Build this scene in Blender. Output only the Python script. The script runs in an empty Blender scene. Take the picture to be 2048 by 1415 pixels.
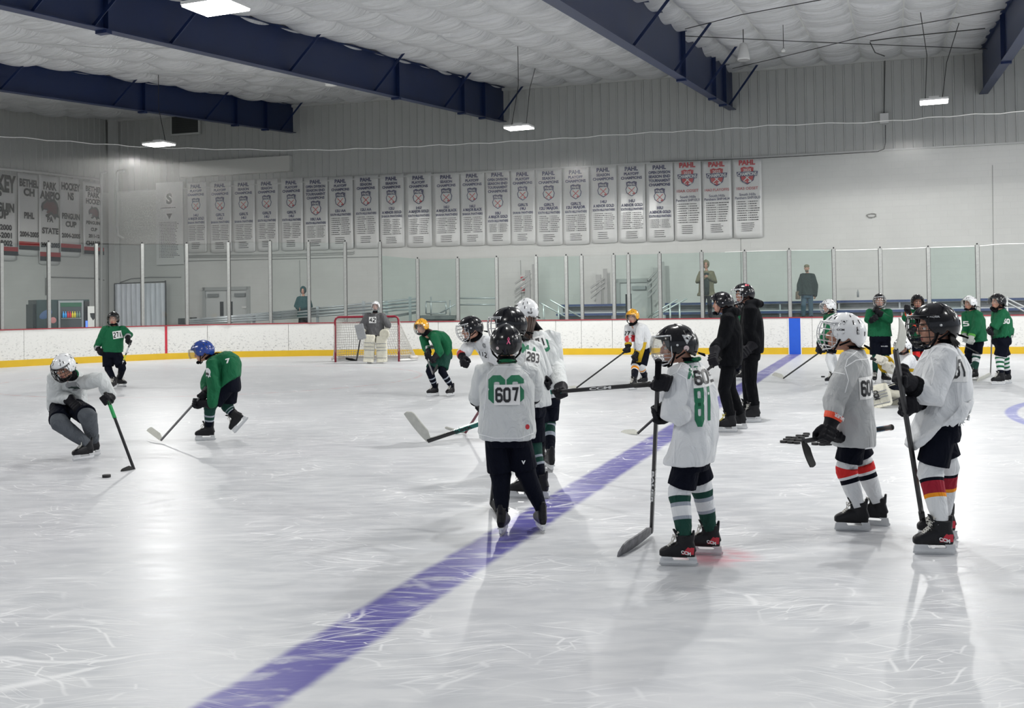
import bpy, bmesh, math, random
from mathutils import Vector, Matrix, noise
from mathutils.bvhtree import BVHTree
random.seed(7)
SC = bpy.context.scene
COL = SC.collection
V = Vector
# ------------------------------------------------------------------ camera
F = 2050.0; CX = 1024.0; PY = 573.0; HCAM = 1.55
PITCH = math.radians(1.0); ROLL = -0.015
cd = bpy.data.cameras.new('camera'); cam = bpy.data.objects.new('camera', cd); COL.objects.link(cam)
cd.sensor_fit = 'HORIZONTAL'; cd.sensor_width = 36.0; cd.lens = 36.0*F/2048.0
cd.shift_y = (PY-707.5)/2048.0; cd.clip_start = 0.05; cd.clip_end = 300
RM = Matrix.Rotation(math.radians(90)+PITCH, 3, 'X') @ Matrix.Rotation(ROLL, 3, 'Z')
cam.matrix_world = Matrix.Translation((0, 0, HCAM)) @ RM.to_4x4()
SC.camera = cam
CAM = V((0, 0, HCAM))
# ------------------------------------------------------------------ world, exposure
SC.view_settings.view_transform = 'Standard'; SC.view_settings.look = 'None'
SC.view_settings.gamma = 1.0; SC.view_settings.use_curve_mapping = False
SC.view_settings.exposure = 0.0
w = bpy.data.worlds.new('world'); SC.world = w; w.use_nodes = True
w.node_tree.nodes['Background'].inputs[0].default_value = (0.80, 0.88, 1.0, 1)
w.node_tree.nodes['Background'].inputs[1].default_value = 0.62
SC.cycles.use_denoising = True; SC.cycles.use_adaptive_sampling = True; SC.cycles.adaptive_threshold = 0.045
SC.cycles.max_bounces = 5; SC.cycles.diffuse_bounces = 3; SC.cycles.glossy_bounces = 2
SC.cycles.transparent_max_bounces = 16; SC.cycles.transmission_bounces = 4
SC.cycles.sample_clamp_indirect = 4.0
SC.cycles.caustics_reflective = False; SC.cycles.caustics_refractive = False

def ray(px, py):
    return RM @ V(((px-CX)/F, -(py-PY)/F, -1.0))
def G(px, py, z=0.0):
    d = ray(px, py); return CAM + d*((z-HCAM)/d.z)
def D(px, py, depth):
    d = ray(px, py); return CAM + d*(depth/d.y)
def PL(px, py, p0, n):
    d = ray(px, py); return CAM + d*((p0-CAM).dot(n)/d.dot(n))
def proj(p):
    q = RM.transposed() @ (p-CAM)
    return (CX + F*q.x/-q.z, PY - F*q.y/-q.z)

# ------------------------------------------------------------------ lamps out of frame are real fixtures too (built later); lights here
LAMP_SPOTS = []   # (location, length, power)
def area_light(loc, sx, sy, power, color=(1.0, 0.99, 0.96)):
    l = bpy.data.lights.new('lamp_light', 'AREA'); l.shape = 'RECTANGLE'; l.size = sx; l.size_y = sy
    l.energy = power; l.color = color
    o = bpy.data.objects.new('lamp_light', l); COL.objects.link(o); o.location = loc
    return o

# ------------------------------------------------------------------ materials
MATS = {}
def nt(m):
    m.use_nodes = True; return m.node_tree
def mat(name, col, rough=0.6, metal=0.0, spec=0.5, bump=0.0, bscale=60.0, var=0.0, vscale=8.0, coat=0.0, emit=0.0):
    if name in MATS: return MATS[name]
    m = bpy.data.materials.new(name); t = nt(m); b = t.nodes['Principled BSDF']
    c = tuple(col)+(1,)
    b.inputs['Base Color'].default_value = c
    b.inputs['Roughness'].default_value = rough; b.inputs['Metallic'].default_value = metal
    b.inputs['Specular IOR Level'].default_value = spec
    if coat: b.inputs['Coat Weight'].default_value = coat; b.inputs['Coat Roughness'].default_value = 0.1
    if emit:
        b.inputs['Emission Color'].default_value = c; b.inputs['Emission Strength'].default_value = emit
    if var or bump:
        tc = t.nodes.new('ShaderNodeTexCoord')
    if var:
        n = t.nodes.new('ShaderNodeTexNoise'); n.inputs['Scale'].default_value = vscale; n.inputs['Detail'].default_value = 4
        t.links.new(tc.outputs['Object'], n.inputs['Vector'])
        mx = t.nodes.new('ShaderNodeMix'); mx.data_type = 'RGBA'
        mx.inputs['A'].default_value = tuple(max(0, x*(1-var)) for x in col)+(1,)
        mx.inputs['B'].default_value = tuple(min(1, x*(1+var)) for x in col)+(1,)
        t.links.new(n.outputs['Fac'], mx.inputs['Factor']); t.links.new(mx.outputs['Result'], b.inputs['Base Color'])
    if bump:
        n = t.nodes.new('ShaderNodeTexNoise'); n.inputs['Scale'].default_value = bscale; n.inputs['Detail'].default_value = 3
        t.links.new(tc.outputs['Object'], n.inputs['Vector'])
        bp = t.nodes.new('ShaderNodeBump'); bp.inputs['Strength'].default_value = bump; bp.inputs['Distance'].default_value = 0.01
        t.links.new(n.outputs['Fac'], bp.inputs['Height']); t.links.new(bp.outputs['Normal'], b.inputs['Normal'])
    MATS[name] = m
    return m
def glass_mat(name, tint, refl=0.06):
    if name in MATS: return MATS[name]
    m = bpy.data.materials.new(name); t = nt(m); t.nodes.remove(t.nodes['Principled BSDF'])
    out = t.nodes['Material Output']
    tr = t.nodes.new('ShaderNodeBsdfTransparent'); tr.inputs[0].default_value = tuple(tint)+(1,)
    gl = t.nodes.new('ShaderNodeBsdfGlossy'); gl.inputs['Roughness'].default_value = 0.03
    df = t.nodes.new('ShaderNodeBsdfDiffuse'); df.inputs[0].default_value = (0.7, 0.75, 0.73, 1)
    lw = t.nodes.new('ShaderNodeLayerWeight'); lw.inputs[0].default_value = 0.25
    mp = t.nodes.new('ShaderNodeMath'); mp.operation = 'MULTIPLY_ADD'; mp.inputs[1].default_value = 0.22; mp.inputs[2].default_value = refl*.4
    t.links.new(lw.outputs['Fresnel'], mp.inputs[0])
    mx = t.nodes.new('ShaderNodeMixShader'); t.links.new(mp.outputs[0], mx.inputs[0])
    mx0 = t.nodes.new('ShaderNodeMixShader'); mx0.inputs[0].default_value = 0.015
    t.links.new(tr.outputs[0], mx0.inputs[1]); t.links.new(df.outputs[0], mx0.inputs[2])
    t.links.new(mx0.outputs[0], mx.inputs[1]); t.links.new(gl.outputs[0], mx.inputs[2])
    t.links.new(mx.outputs[0], out.inputs[0])
    MATS[name] = m; return m

# ------------------------------------------------------------------ mesh builder
class MB:
    def __init__(s): s.v = []; s.f = []; s.m = []
    def add(s, vs, fs, mi=0):
        o = len(s.v); s.v += [V(x) for x in vs]; s.f += [tuple(i+o for i in f) for f in fs]; s.m += [mi]*len(fs); return s
    def box(s, c, sx, sy, sz, mi=0, ax=None):
        c = V(c); ex, ey, ez = ax if ax else (V((1,0,0)), V((0,1,0)), V((0,0,1)))
        vs = [c+ex*(i*sx/2)+ey*(j*sy/2)+ez*(k*sz/2) for k in (-1,1) for j in (-1,1) for i in (-1,1)]
        return s.add(vs, [(0,2,3,1),(4,5,7,6),(0,1,5,4),(2,6,7,3),(0,4,6,2),(1,3,7,5)], mi)
    def loft(s, rings, mi=0, cap=True, closed=True, mis=None):
        n = len(rings[0]); o = len(s.v)
        for r in rings: s.v += [V(x) for x in r]
        for k in range(len(rings)-1):
            for i in range(n if closed else n-1):
                j = (i+1) % n
                s.f.append((o+k*n+i, o+k*n+j, o+(k+1)*n+j, o+(k+1)*n+i)); s.m.append(mis[k] if mis else mi)
        if cap:
            s.f.append(tuple(o+i for i in range(n-1, -1, -1))); s.m.append(mis[0] if mis else mi)
            e = o+(len(rings)-1)*n
            s.f.append(tuple(e+i for i in range(n))); s.m.append(mis[-1] if mis else mi)
        return s
    def tube(s, pts, r, n=8, mi=0, cap=True, flat=1.0, ref=None, closed=False, mis=None, dome=False):
        pts = [V(p) for p in pts]
        rr = r if isinstance(r, (list, tuple)) else [r]*len(pts)
        if dome:
            d0 = (pts[0]-pts[1]).normalized(); d1 = (pts[-1]-pts[-2]).normalized()
            a = [(pts[0]+d0*rr[0]*0.85, rr[0]*0.4), (pts[0]+d0*rr[0]*0.55, rr[0]*0.8)]
            b = [(pts[-1]+d1*rr[-1]*0.55, rr[-1]*0.8), (pts[-1]+d1*rr[-1]*0.85, rr[-1]*0.4)]
            pts = [x for x, _ in a]+pts+[x for x, _ in b]; rr = [y for _, y in a]+list(rr)+[y for _, y in b]
        rings = []; pa = None
        for i, p in enumerate(pts):
            if closed: t = pts[(i+1) % len(pts)]-pts[i-1]
            else: t = pts[min(i+1, len(pts)-1)]-pts[max(i-1, 0)]
            if t.length < 1e-9: t = V((0,0,1))
            t.normalize()
            if pa is None:
                q = V(ref) if ref is not None else (V((0,0,1)) if abs(t.z) < 0.9 else V((1,0,0)))
            else: q = pa
            a = (q - t*q.dot(t))
            if a.length < 1e-6: a = t.orthogonal()
            a.normalize(); b = t.cross(a); pa = a
            rings.append([p+(a*math.cos(2*math.pi*k/n)+b*(math.sin(2*math.pi*k/n)*flat))*rr[i] for k in range(n)])
        if closed: rings.append(rings[0]); cap = False
        return s.loft(rings, mi, cap, mis=mis)
    def ell(s, c, rx, ry, rz, ax=None, nu=16, nv=10, mi=0):
        c = V(c); ex, ey, ez = ax if ax else (V((1,0,0)), V((0,1,0)), V((0,0,1)))
        rings = []
        for k in range(nv+1):
            ph = math.pi*min(max(k/nv, 0.02), 0.98); z = -math.cos(ph); q = math.sin(ph)
            rings.append([c+ex*(rx*q*math.cos(2*math.pi*i/nu))+ey*(ry*q*math.sin(2*math.pi*i/nu))+ez*(rz*z) for i in range(nu)])
        return s.loft(rings, mi)
    def prism(s, poly, o, ex, ey, ez, th, mi=0):
        o = V(o); n = len(poly)
        a = [o+ex*x+ey*y-ez*(th/2) for x, y in poly]; b = [o+ex*x+ey*y+ez*(th/2) for x, y in poly]
        return s.add(a+b, [tuple(range(n-1, -1, -1)), tuple(range(n, 2*n))]+[(i, (i+1) % n, n+(i+1) % n, n+i) for i in range(n)], mi)
    def quad(s, a, b, c, d, mi=0): return s.add([a, b, c, d], [(0,1,2,3)], mi)
    def xf(s, M): s.v = [M @ x for x in s.v]; return s
    def mesh(s, name='m'):
        me = bpy.data.meshes.new(name); me.from_pydata([tuple(x) for x in s.v], [], s.f)
        for i, p in enumerate(me.polygons): p.material_index = s.m[i]
        bm = bmesh.new(); bm.from_mesh(me); bmesh.ops.recalc_face_normals(bm, faces=bm.faces); bm.to_mesh(me); bm.free()
        return me
    def build(s, name, mats, parent=None, smooth=False, base=None, props=None):
        if base is not None: s.v = [x-base for x in s.v]
        return link(name, s.mesh(name), mats, parent, smooth, props)
def link(name, me, mats, parent=None, smooth=False, props=None):
    if not isinstance(mats, (list, tuple)): mats = [mats]
    for m in mats: me.materials.append(m)
    if smooth:
        for p in me.polygons: p.use_smooth = True
    o = bpy.data.objects.new(name, me); COL.objects.link(o)
    if parent is not None: o.parent = parent
    if props:
        for k, v in props.items(): o[k] = v
    return o
def tag(o, label, cat, group=None, kind=None):
    if label: o['label'] = label
    if cat: o['category'] = cat
    if group: o['group'] = group
    if kind: o['kind'] = kind
    return o
def empty(name, loc, label=None, cat=None, group=None):
    o = bpy.data.objects.new(name, None); COL.objects.link(o); o.location = loc; o.empty_display_size = 0.1
    return tag(o, label, cat, group)
def struct(o): o['kind'] = 'structure'; return o
TMPS = bpy.data.scenes.new('tmp_bake')
def evald(o, keep=True):
    TMPS.collection.objects.link(o)
    with bpy.context.temp_override(scene=TMPS, view_layer=TMPS.view_layers[0]):
        dg = bpy.context.evaluated_depsgraph_get(); dg.update()
        nm = bpy.data.meshes.new_from_object(o.evaluated_get(dg), depsgraph=dg)
    TMPS.collection.objects.unlink(o); return nm
def bake(mb, voxel, smooth_it=4, fac=0.5, wr=None):
    """union of the builder's closed shapes as one smooth continuous surface"""
    me = mb.mesh('tmp'); o = bpy.data.objects.new('tmp', me)
    r = o.modifiers.new('r', 'REMESH'); r.mode = 'VOXEL'; r.voxel_size = voxel
    if smooth_it:
        q = o.modifiers.new('s', 'SMOOTH'); q.factor = fac; q.iterations = smooth_it
    nm = evald(o)
    bpy.data.objects.remove(o); bpy.data.meshes.remove(me)
    if wr: wr(nm)
    for p in nm.polygons: p.use_smooth = True; p.material_index = 0
    return nm
# ---- lettering: flat triangulated text outlines, in a unit plane
_TXT = {}
def text2d(s, bold=0.0, sx=1.0):
    key = (s, bold, sx)
    if key in _TXT: return _TXT[key]
    c = bpy.data.curves.new('t', 'FONT'); c.body = s; c.size = 1.0; c.offset = bold; c.align_x = 'CENTER'
    c.resolution_u = 3; c.fill_mode = 'BOTH'
    o = bpy.data.objects.new('t', c); me = evald(o)
    vs = [(v.co.x*sx, v.co.y) for v in me.vertices]; fs = [tuple(p.vertices) for p in me.polygons]
    bpy.data.objects.remove(o); bpy.data.curves.remove(c); bpy.data.meshes.remove(me)
    if vs:
        x0 = min(v[0] for v in vs); x1 = max(v[0] for v in vs); y0 = min(v[1] for v in vs); y1 = max(v[1] for v in vs)
        vs = [((v[0]-(x0+x1)/2), (v[1]-(y0+y1)/2)) for v in vs]
        r = (vs, fs, x1-x0, y1-y0)
    else: r = ([], [], 1, 1)
    _TXT[key] = r; return r
def put_text(mb, s, o, ex, ey, wid, hei, mi=0, bold=0.02, fit=True):
    """text centred at o; fits the height hei and is no wider than wid (or exactly wid when fit is False)"""
    vs, fs, tw, th = text2d(s, bold)
    ky = hei/0.74 if any(c.isalnum() for c in s) else hei; kx = min(ky, wid/tw) if fit else wid/tw
    mb.add([V(o)+ex*(x*kx)+ey*(y*ky) for x, y in vs], fs, mi)

def stroke(mb, pts, th, closed=False, mi=0, z=0.0):
    """mitred band along a flat polyline"""
    n = len(pts); P2 = [V((p[0], p[1], 0)) for p in pts]; L_, R2 = [], []
    for i in range(n):
        a = P2[i-1] if (i or closed) else P2[i]; c = P2[(i+1) % n] if (i < n-1 or closed) else P2[i]
        d0 = (P2[i]-a); d1 = (c-P2[i])
        d0 = d0.normalized() if d0.length > 1e-9 else d1.normalized(); d1 = d1.normalized() if d1.length > 1e-9 else d0
        t_ = (d0+d1).normalized(); nn = V((-t_.y, t_.x, 0)); m_ = 1/max(.5, nn.dot(V((-d0.y, d0.x, 0))))
        L_.append(P2[i]+nn*(th/2*m_)+V((0,0,z))); R2.append(P2[i]-nn*(th/2*m_)+V((0,0,z)))
    k = n if closed else n-1
    mb.add(L_+R2, [(i, (i+1) % n, n+(i+1) % n, n+i) for i in range(k)], mi)
def block_digits(txt, th=.26):
    """square chamfered sports numerals"""
    D_ = {'8': [([(-.15,.5),(.15,.5),(.3,.38),(.3,.12),(.2,0),(-.2,0),(-.3,.12),(-.3,.38)],1), ([(-.2,0),(.2,0),(.3,-.12),(.3,-.38),(.15,-.5),(-.15,-.5),(-.3,-.38),(-.3,-.12)],1)],
          '6': [([(.3,.26),(.3,.38),(.15,.5),(-.15,.5),(-.3,.38),(-.3,-.38),(-.15,-.5),(.15,-.5),(.3,-.38),(.3,-.12),(.18,.02),(-.3,.02)],0)],
          '1': [([(-.02,.5),(-.02,-.5)],0)], '7': [([(-.3,.5),(.28,.5),(-.02,-.5)],0)], '0': [([(-.15,.5),(.15,.5),(.3,.38),(.3,-.38),(.15,-.5),(-.15,-.5),(-.3,-.38),(-.3,.38)],1)],
          '2': [([(-.3,.38),(-.15,.5),(.15,.5),(.3,.38),(.3,.12),(-.3,-.36),(-.3,-.5),(.32,-.5)],0)], '3': [([(-.3,.5),(.15,.5),(.3,.38),(.3,.1),(.1,0),(.3,-.1),(.3,-.38),(.15,-.5),(-.3,-.5)],0)],
          '9': [([(-.3,-.26),(-.3,-.38),(-.15,-.5),(.15,-.5),(.3,-.38),(.3,.38),(.15,.5),(-.15,.5),(-.3,.38),(-.3,.12),(-.18,-.02),(.3,-.02)],0)],
          '4': [([(.15,-.5),(.15,.5),(-.3,-.12),(.36,-.12)],0)], '5': [([(.3,.5),(-.28,.5),(-.28,.06),(.15,.06),(.3,-.06),(.3,-.38),(.15,-.5),(-.3,-.5)],0)]}
    def f(mb, wd, ht, mi=0, z=0.0, cx=0.0, cy=0.0):
        n = len(txt); cwid = wd/n; kx = cwid*.92/(.6+th); ky = ht/(1+th)
        for i, ch in enumerate(txt):
            q = MB()
            for pl, cl in D_[ch]: stroke(q, pl, th, bool(cl))
            x0 = -wd/2+cwid*(i+.5); mb.add([V((v.x*kx+x0+cx, v.y*ky+cy, z)) for v in q.v], q.f, mi)
    return f
# ================================================================== THE HALL
X = V((1,0,0)); Y = V((0,1,0)); Z = V((0,0,1))
BASE_PX = [(-900,790),(-500,766),(-200,748),(0,735),(100,729.5),(200,724.5),(332,718.5),(450,714.5),(620,711.5),(850,709.8),(1100,709),(1590,708),(1900,707.3),(2048,707)]
BP = [G(x, y) for x, y in BASE_PX]
dR = (BP[-1]-BP[-4]).normalized()
BP.append(BP[-1]+dR*14); BP.insert(0, BP[0]+(BP[0]-BP[1]).normalized()*6)
BH = 1.07
def onb(px, py, off=0.0):
    """where the pixel's ray meets the vertical sheet that stands on the boards' line (off metres behind the face)"""
    d = ray(px, py); best = None
    for i in range(len(BP)-1):
        a, b = BP[i], BP[i+1]; t = (b-a); t.z = 0; n = V((-t.y, t.x, 0)).normalized()
        if n.y < 0: n = -n
        a2 = a+n*off; den = d.dot(n)
        if abs(den) < 1e-6: continue
        k = (a2-CAM).dot(n)/den
        if k <= 0: continue
        q = CAM+d*k; u = (q-a2).dot(t)/t.dot(t)
        e = max(0.0, -u, u-1)*t.length
        if best is None or e < best[2]-0.03 or (e <= best[2]+0.03 and k > best[0]): best = (k, q, e)
    return best[1]
# far wall
wa = math.radians(17.0)
WD = V((math.cos(wa), -math.sin(wa), 0)); WN = V((math.sin(wa), math.cos(wa), 0))   # along / outward
W0 = G(1500, 708)+WN*5.6
def W(px, py, off=0.0): return PL(px, py, W0-WN*off, WN)
corner = W(222, 600); corner.z = 0
ea = ray(1763, 598); ED = V((-ea.x, -ea.y, 0)).normalized()        # end wall runs from the corner to the camera side
EN = V((-ED.y, ED.x, 0));  EN = EN if EN.x > 0 else -EN
def E(px, py, off=0.0): return PL(px, py, corner+EN*off, EN)
def wx(p): return (p-corner).dot(WD)
zj = W(1700, 305.5).z; ZT = W(1500, 134.5).z
# ---- materials of the hall
M_ice = bpy.data.materials.new('ice'); t = nt(M_ice); N = t.nodes; L = t.links; b = N['Principled BSDF']
geo = N.new('ShaderNodeNewGeometry')
def math_n(op, a, b_=None, c=None, clamp=False):
    n = N.new('ShaderNodeMath'); n.operation = op; n.use_clamp = clamp
    for i, q in enumerate((a, b_, c)):
        if q is None: continue
        if isinstance(q, (int, float)): n.inputs[i].default_value = q
        else: L.new(q, n.inputs[i])
    return n.outputs[0]
def tex_noise(scale, detail=3, vec=None, rot=0.0, sc=(1,1,1), dist=0.0):
    mp = N.new('ShaderNodeMapping'); mp.inputs['Rotation'].default_value = (0,0,rot); mp.inputs['Scale'].default_value = sc
    L.new(vec or geo.outputs['Position'], mp.inputs['Vector'])
    n = N.new('ShaderNodeTexNoise'); n.inputs['Scale'].default_value = scale; n.inputs['Detail'].default_value = detail
    n.inputs['Distortion'].default_value = dist
    L.new(mp.outputs[0], n.inputs['Vector']); return n.outputs['Fac']
def dotpos(vx, vy, c):
    n = N.new('ShaderNodeVectorMath'); n.operation = 'DOT_PRODUCT'; L.new(geo.outputs['Position'], n.inputs[0]); n.inputs[1].default_value = (vx, vy, 0)
    return math_n('ADD', n.outputs['Value'], c)
def mixc(fac, a, b_):
    n = N.new('ShaderNodeMix'); n.data_type = 'RGBA'
    L.new(fac, n.inputs['Factor'])
    for key, q in (('A', a), ('B', b_)):
        if isinstance(q, tuple): n.inputs[key].default_value = q+(1,)
        else: L.new(q, n.inputs[key])
    return n.outputs['Result']
def ramp(val, lo, hi):      # 0 below lo, 1 above hi
    n = N.new('ShaderNodeMapRange'); n.interpolation_type = 'SMOOTHSTEP'; L.new(val, n.inputs[0])
    n.inputs[1].default_value = lo; n.inputs[2].default_value = hi; return n.outputs[0]
bl0 = G(1589, 708); bl1 = G(468, 1415); bd = (bl1-bl0); bd.z = 0; bd.normalize(); bn = V((-bd.y, bd.x, 0))
edge = tex_noise(6.0, 4)
dist = math_n('ABSOLUTE', dotpos(bn.x, bn.y, -bl0.dot(bn)))
dist = math_n('ADD', dist, math_n('MULTIPLY', math_n('SUBTRACT', edge, 0.5), 0.05))
blue = math_n('SUBTRACT', 1.0, ramp(dist, 0.125, 0.190))
scr = tex_noise(3.0, 6, rot=0.5, sc=(1, 3, 1), dist=0.6)
scr2 = tex_noise(3.4, 6, rot=-0.9, sc=(1, 3.4, 1), dist=0.8)
scr3 = tex_noise(22.0, 4)
wear = math_n('MULTIPLY', ramp(scr2, 0.5, 0.68), 0.5)
blue = math_n('MULTIPLY', blue, math_n('SUBTRACT', 0.97, wear))
def ring(c, R, hw, soft=0.03):
    n = N.new('ShaderNodeVectorMath'); n.operation = 'DISTANCE'; L.new(geo.outputs['Position'], n.inputs[0]); n.inputs[1].default_value = (c.x, c.y, 0)
    return math_n('SUBTRACT', 1.0, ramp(math_n('ABSOLUTE', math_n('SUBTRACT', n.outputs['Value'], R)), hw, hw+soft))
red1 = math_n('MULTIPLY', ring(G(430, 757), 4.57, 0.015, 0.05), math_n('MULTIPLY', ramp(scr, 0.42, 0.6), 0.5))
c0 = G(332, 718.5); gd = (c0-bl0); glc = -c0.dot(bn)
gl_ = math_n('SUBTRACT', 1.0, ramp(math_n('ABSOLUTE', dotpos(bn.x, bn.y, glc)), 0.02, 0.06))
gl_ = math_n('MULTIPLY', gl_, math_n('MULTIPLY', ramp(scr2, 0.4, 0.6), 0.35))
redspot = math_n('MULTIPLY', ring(G(1432, 1112), 0.0, 0.10, 0.22), math_n('MULTIPLY', ramp(scr, 0.30, 0.62), 0.62))
bluec = math_n('MULTIPLY', ring(G(2905, 850), 4.57, 0.05, 0.05), 0.7)
base = mixc(ramp(scr, 0.3, 0.75), (0.53, 0.545, 0.57), (0.64, 0.65, 0.665))
base = mixc(math_n('MULTIPLY', ramp(scr2, 0.55, 0.75), 0.45), base, (0.74, 0.745, 0.755))
base = mixc(math_n('MULTIPLY', ramp(tex_noise(0.35, 3), 0.4, 0.7), 0.25), base, (0.55, 0.54, 0.575))
base = mixc(blue, base, (0.10, 0.09, 0.33))
base = mixc(red1, base, (0.62, 0.22, 0.22)); base = mixc(gl_, base, (0.62, 0.2, 0.2))
base = mixc(redspot, base, (0.60, 0.10, 0.16)); base = mixc(bluec, base, (0.12, 0.14, 0.5))
# thin skate cuts: voronoi-edge lines stretched
def cuts(scale, rot, sc, th):
    mp = N.new('ShaderNodeMapping'); mp.inputs['Rotation'].default_value = (0,0,rot); mp.inputs['Scale'].default_value = sc
    wv = N.new('ShaderNodeTexNoise'); wv.inputs['Scale'].default_value = 0.9; L.new(geo.outputs['Position'], wv.inputs['Vector'])
    ad = N.new('ShaderNodeVectorMath'); ad.operation = 'MULTIPLY_ADD'; L.new(wv.outputs['Color'], ad.inputs[0]); ad.inputs[1].default_value = (0.8,0.8,0); L.new(geo.outputs['Position'], ad.inputs[2])
    L.new(ad.outputs[0], mp.inputs['Vector'])
    n = N.new('ShaderNodeTexVoronoi'); n.feature = 'DISTANCE_TO_EDGE'; n.inputs['Scale'].default_value = scale; L.new(mp.outputs[0], n.inputs['Vector'])
    return math_n('SUBTRACT', 1.0, ramp(n.outputs['Distance'], 0.0, th))
ct = math_n('ADD', math_n('ADD', cuts(1.5, 0.4, (1, 4, 1), 0.02), cuts(2.1, -0.8, (1, 5, 1), 0.02)), cuts(1.1, 1.4, (1, 6, 1), 0.02), clamp=True)
ctm = math_n('MULTIPLY', ct, math_n('MULTIPLY', ramp(tex_noise(0.8, 3), 0.42, 0.62), 0.75))
base = mixc(ctm, base, (0.86, 0.865, 0.87))
L.new(base, b.inputs['Base Color'])
rg = math_n('ADD', math_n('MULTIPLY', scr, 0.25), 0.24); L.new(math_n('ADD', rg, math_n('MULTIPLY', ctm, 0.3)), b.inputs['Roughness'])
b.inputs['IOR'].default_value = 1.31; b.inputs['Specular IOR Level'].default_value = 0.36
bp = N.new('ShaderNodeBump'); bp.inputs['Strength'].default_value = 0.20; bp.inputs['Distance'].default_value = 0.004
L.new(math_n('ADD', math_n('ADD', scr, scr2), math_n('MULTIPLY', scr3, 0.4)), bp.inputs['Height']); L.new(bp.outputs[0], b.inputs['Normal'])

def block_mat(name, col, bw=0.42, bh=0.21):
    m = bpy.data.materials.new(name); t = nt(m); b = t.nodes['Principled BSDF']
    tc = t.nodes.new('ShaderNodeTexCoord')
    br = t.nodes.new('ShaderNodeTexBrick'); br.inputs['Scale'].default_value = 1.0
    br.inputs['Brick Width'].default_value = bw; br.inputs['Row Height'].default_value = bh
    br.inputs['Mortar Size'].default_value = 0.006; br.inputs['Mortar Smooth'].default_value = 0.6
    mp = t.nodes.new('ShaderNodeMapping'); t.links.new(tc.outputs['UV'], mp.inputs[0]); t.links.new(mp.outputs[0], br.inputs['Vector'])
    br.inputs['Color1'].default_value = tuple(col)+(1,); br.inputs['Color2'].default_value = tuple(c*0.975 for c in col)+(1,)
    br.inputs['Mortar'].default_value = tuple(c*0.93 for c in col)+(1,)
    n = t.nodes.new('ShaderNodeTexNoise'); n.inputs['Scale'].default_value = 0.5; n.inputs['Detail'].default_value = 6
    t.links.new(tc.outputs['UV'], n.inputs['Vector'])
    mx = t.nodes.new('ShaderNodeMix'); mx.data_type = 'RGBA'; mx.blend_type = 'MULTIPLY'; mx.inputs['Factor'].default_value = 0.25
    t.links.new(br.outputs['Color'], mx.inputs['A']); t.links.new(n.outputs['Fac'], mx.inputs['B']); t.links.new(mx.outputs['Result'], b.inputs['Base Color'])
    b.inputs['Roughness'].default_value = 0.42
    bp = t.nodes.new('ShaderNodeBump'); bp.inputs['Strength'].default_value = 0.35; bp.inputs['Distance'].default_value = 0.006
    iv = t.nodes.new('ShaderNodeMath'); iv.operation = 'SUBTRACT'; iv.inputs[0].default_value = 1; t.links.new(br.outputs['Fac'], iv.inputs[1])
    t.links.new(iv.outputs[0], bp.inputs['Height']); t.links.new(bp.outputs[0], b.inputs['Normal'])
    return m
M_block = block_mat('painted_block', (0.77, 0.78, 0.75))
M_metalwall = mat('grey_metal_siding', (0.50, 0.51, 0.49), 0.45, 0.0, var=0.06, vscale=1.5)
M_conc = mat('concrete', (0.30, 0.30, 0.29), 0.8, var=0.15, vscale=2)
M_blue = mat('navy_steel', (0.008, 0.021, 0.080), 0.42, var=0.15, vscale=1.2)
M_trim = mat('white_trim', (0.62, 0.63, 0.61), 0.5, var=0.05)
M_white = mat('white_paint', (0.78, 0.78, 0.76), 0.5, var=0.04)
M_alu = mat('aluminium', (0.62, 0.64, 0.66), 0.32, 0.85, var=0.1, vscale=4)
M_dark = mat('black_plastic', (0.012, 0.012, 0.014), 0.4)
M_redcap = mat('red_cap', (0.30, 0.03, 0.04), 0.4)
M_yel = mat('yellow_kick', (0.66, 0.42, 0.010), 0.4, var=0.10, vscale=3)
M_bluepaint = mat('blue_paint', (0.01, 0.09, 0.55), 0.4, var=0.08)
M_redpaint = mat('red_paint', (0.50, 0.015, 0.035), 0.35, var=0.08)
# puck-scuffed white board facing
M_board = bpy.data.materials.new('white_board'); t = nt(M_board); b = t.nodes['Principled BSDF']; tc = t.nodes.new('ShaderNodeTexCoord')
n = t.nodes.new('ShaderNodeTexNoise'); n.inputs['Scale'].default_value = 14; n.inputs['Detail'].default_value = 5; n.inputs['Roughness'].default_value = 0.75
mp = t.nodes.new('ShaderNodeMapping'); mp.inputs['Scale'].default_value = (1,1,1.7); t.links.new(tc.outputs['Object'], mp.inputs[0]); t.links.new(mp.outputs[0], n.inputs['Vector'])
mr = t.nodes.new('ShaderNodeMapRange'); mr.inputs[1].default_value = 0.555; mr.inputs[2].default_value = 0.62; t.links.new(n.outputs['Fac'], mr.inputs[0])
n2 = t.nodes.new('ShaderNodeTexNoise'); n2.inputs['Scale'].default_value = 0.5; t.links.new(tc.outputs['Object'], n2.inputs['Vector'])
sx = t.nodes.new('ShaderNodeSeparateXYZ'); t.links.new(tc.outputs['Object'], sx.inputs[0])
mz = t.nodes.new('ShaderNodeMapRange'); mz.inputs[1].default_value = 0.95; mz.inputs[2].default_value = 0.25; mz.inputs[3].default_value = 0.1; mz.inputs[4].default_value = 0.8; t.links.new(sx.outputs['Z'], mz.inputs[0])
mm = t.nodes.new('ShaderNodeMath'); mm.operation = 'MULTIPLY'; t.links.new(mr.outputs[0], mm.inputs[0]); t.links.new(mz.outputs[0], mm.inputs[1])
mx = t.nodes.new('ShaderNodeMix'); mx.data_type = 'RGBA'; mx.inputs['A'].default_value = (0.72, 0.72, 0.695, 1); mx.inputs['B'].default_value = (0.22, 0.22, 0.23, 1)
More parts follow.
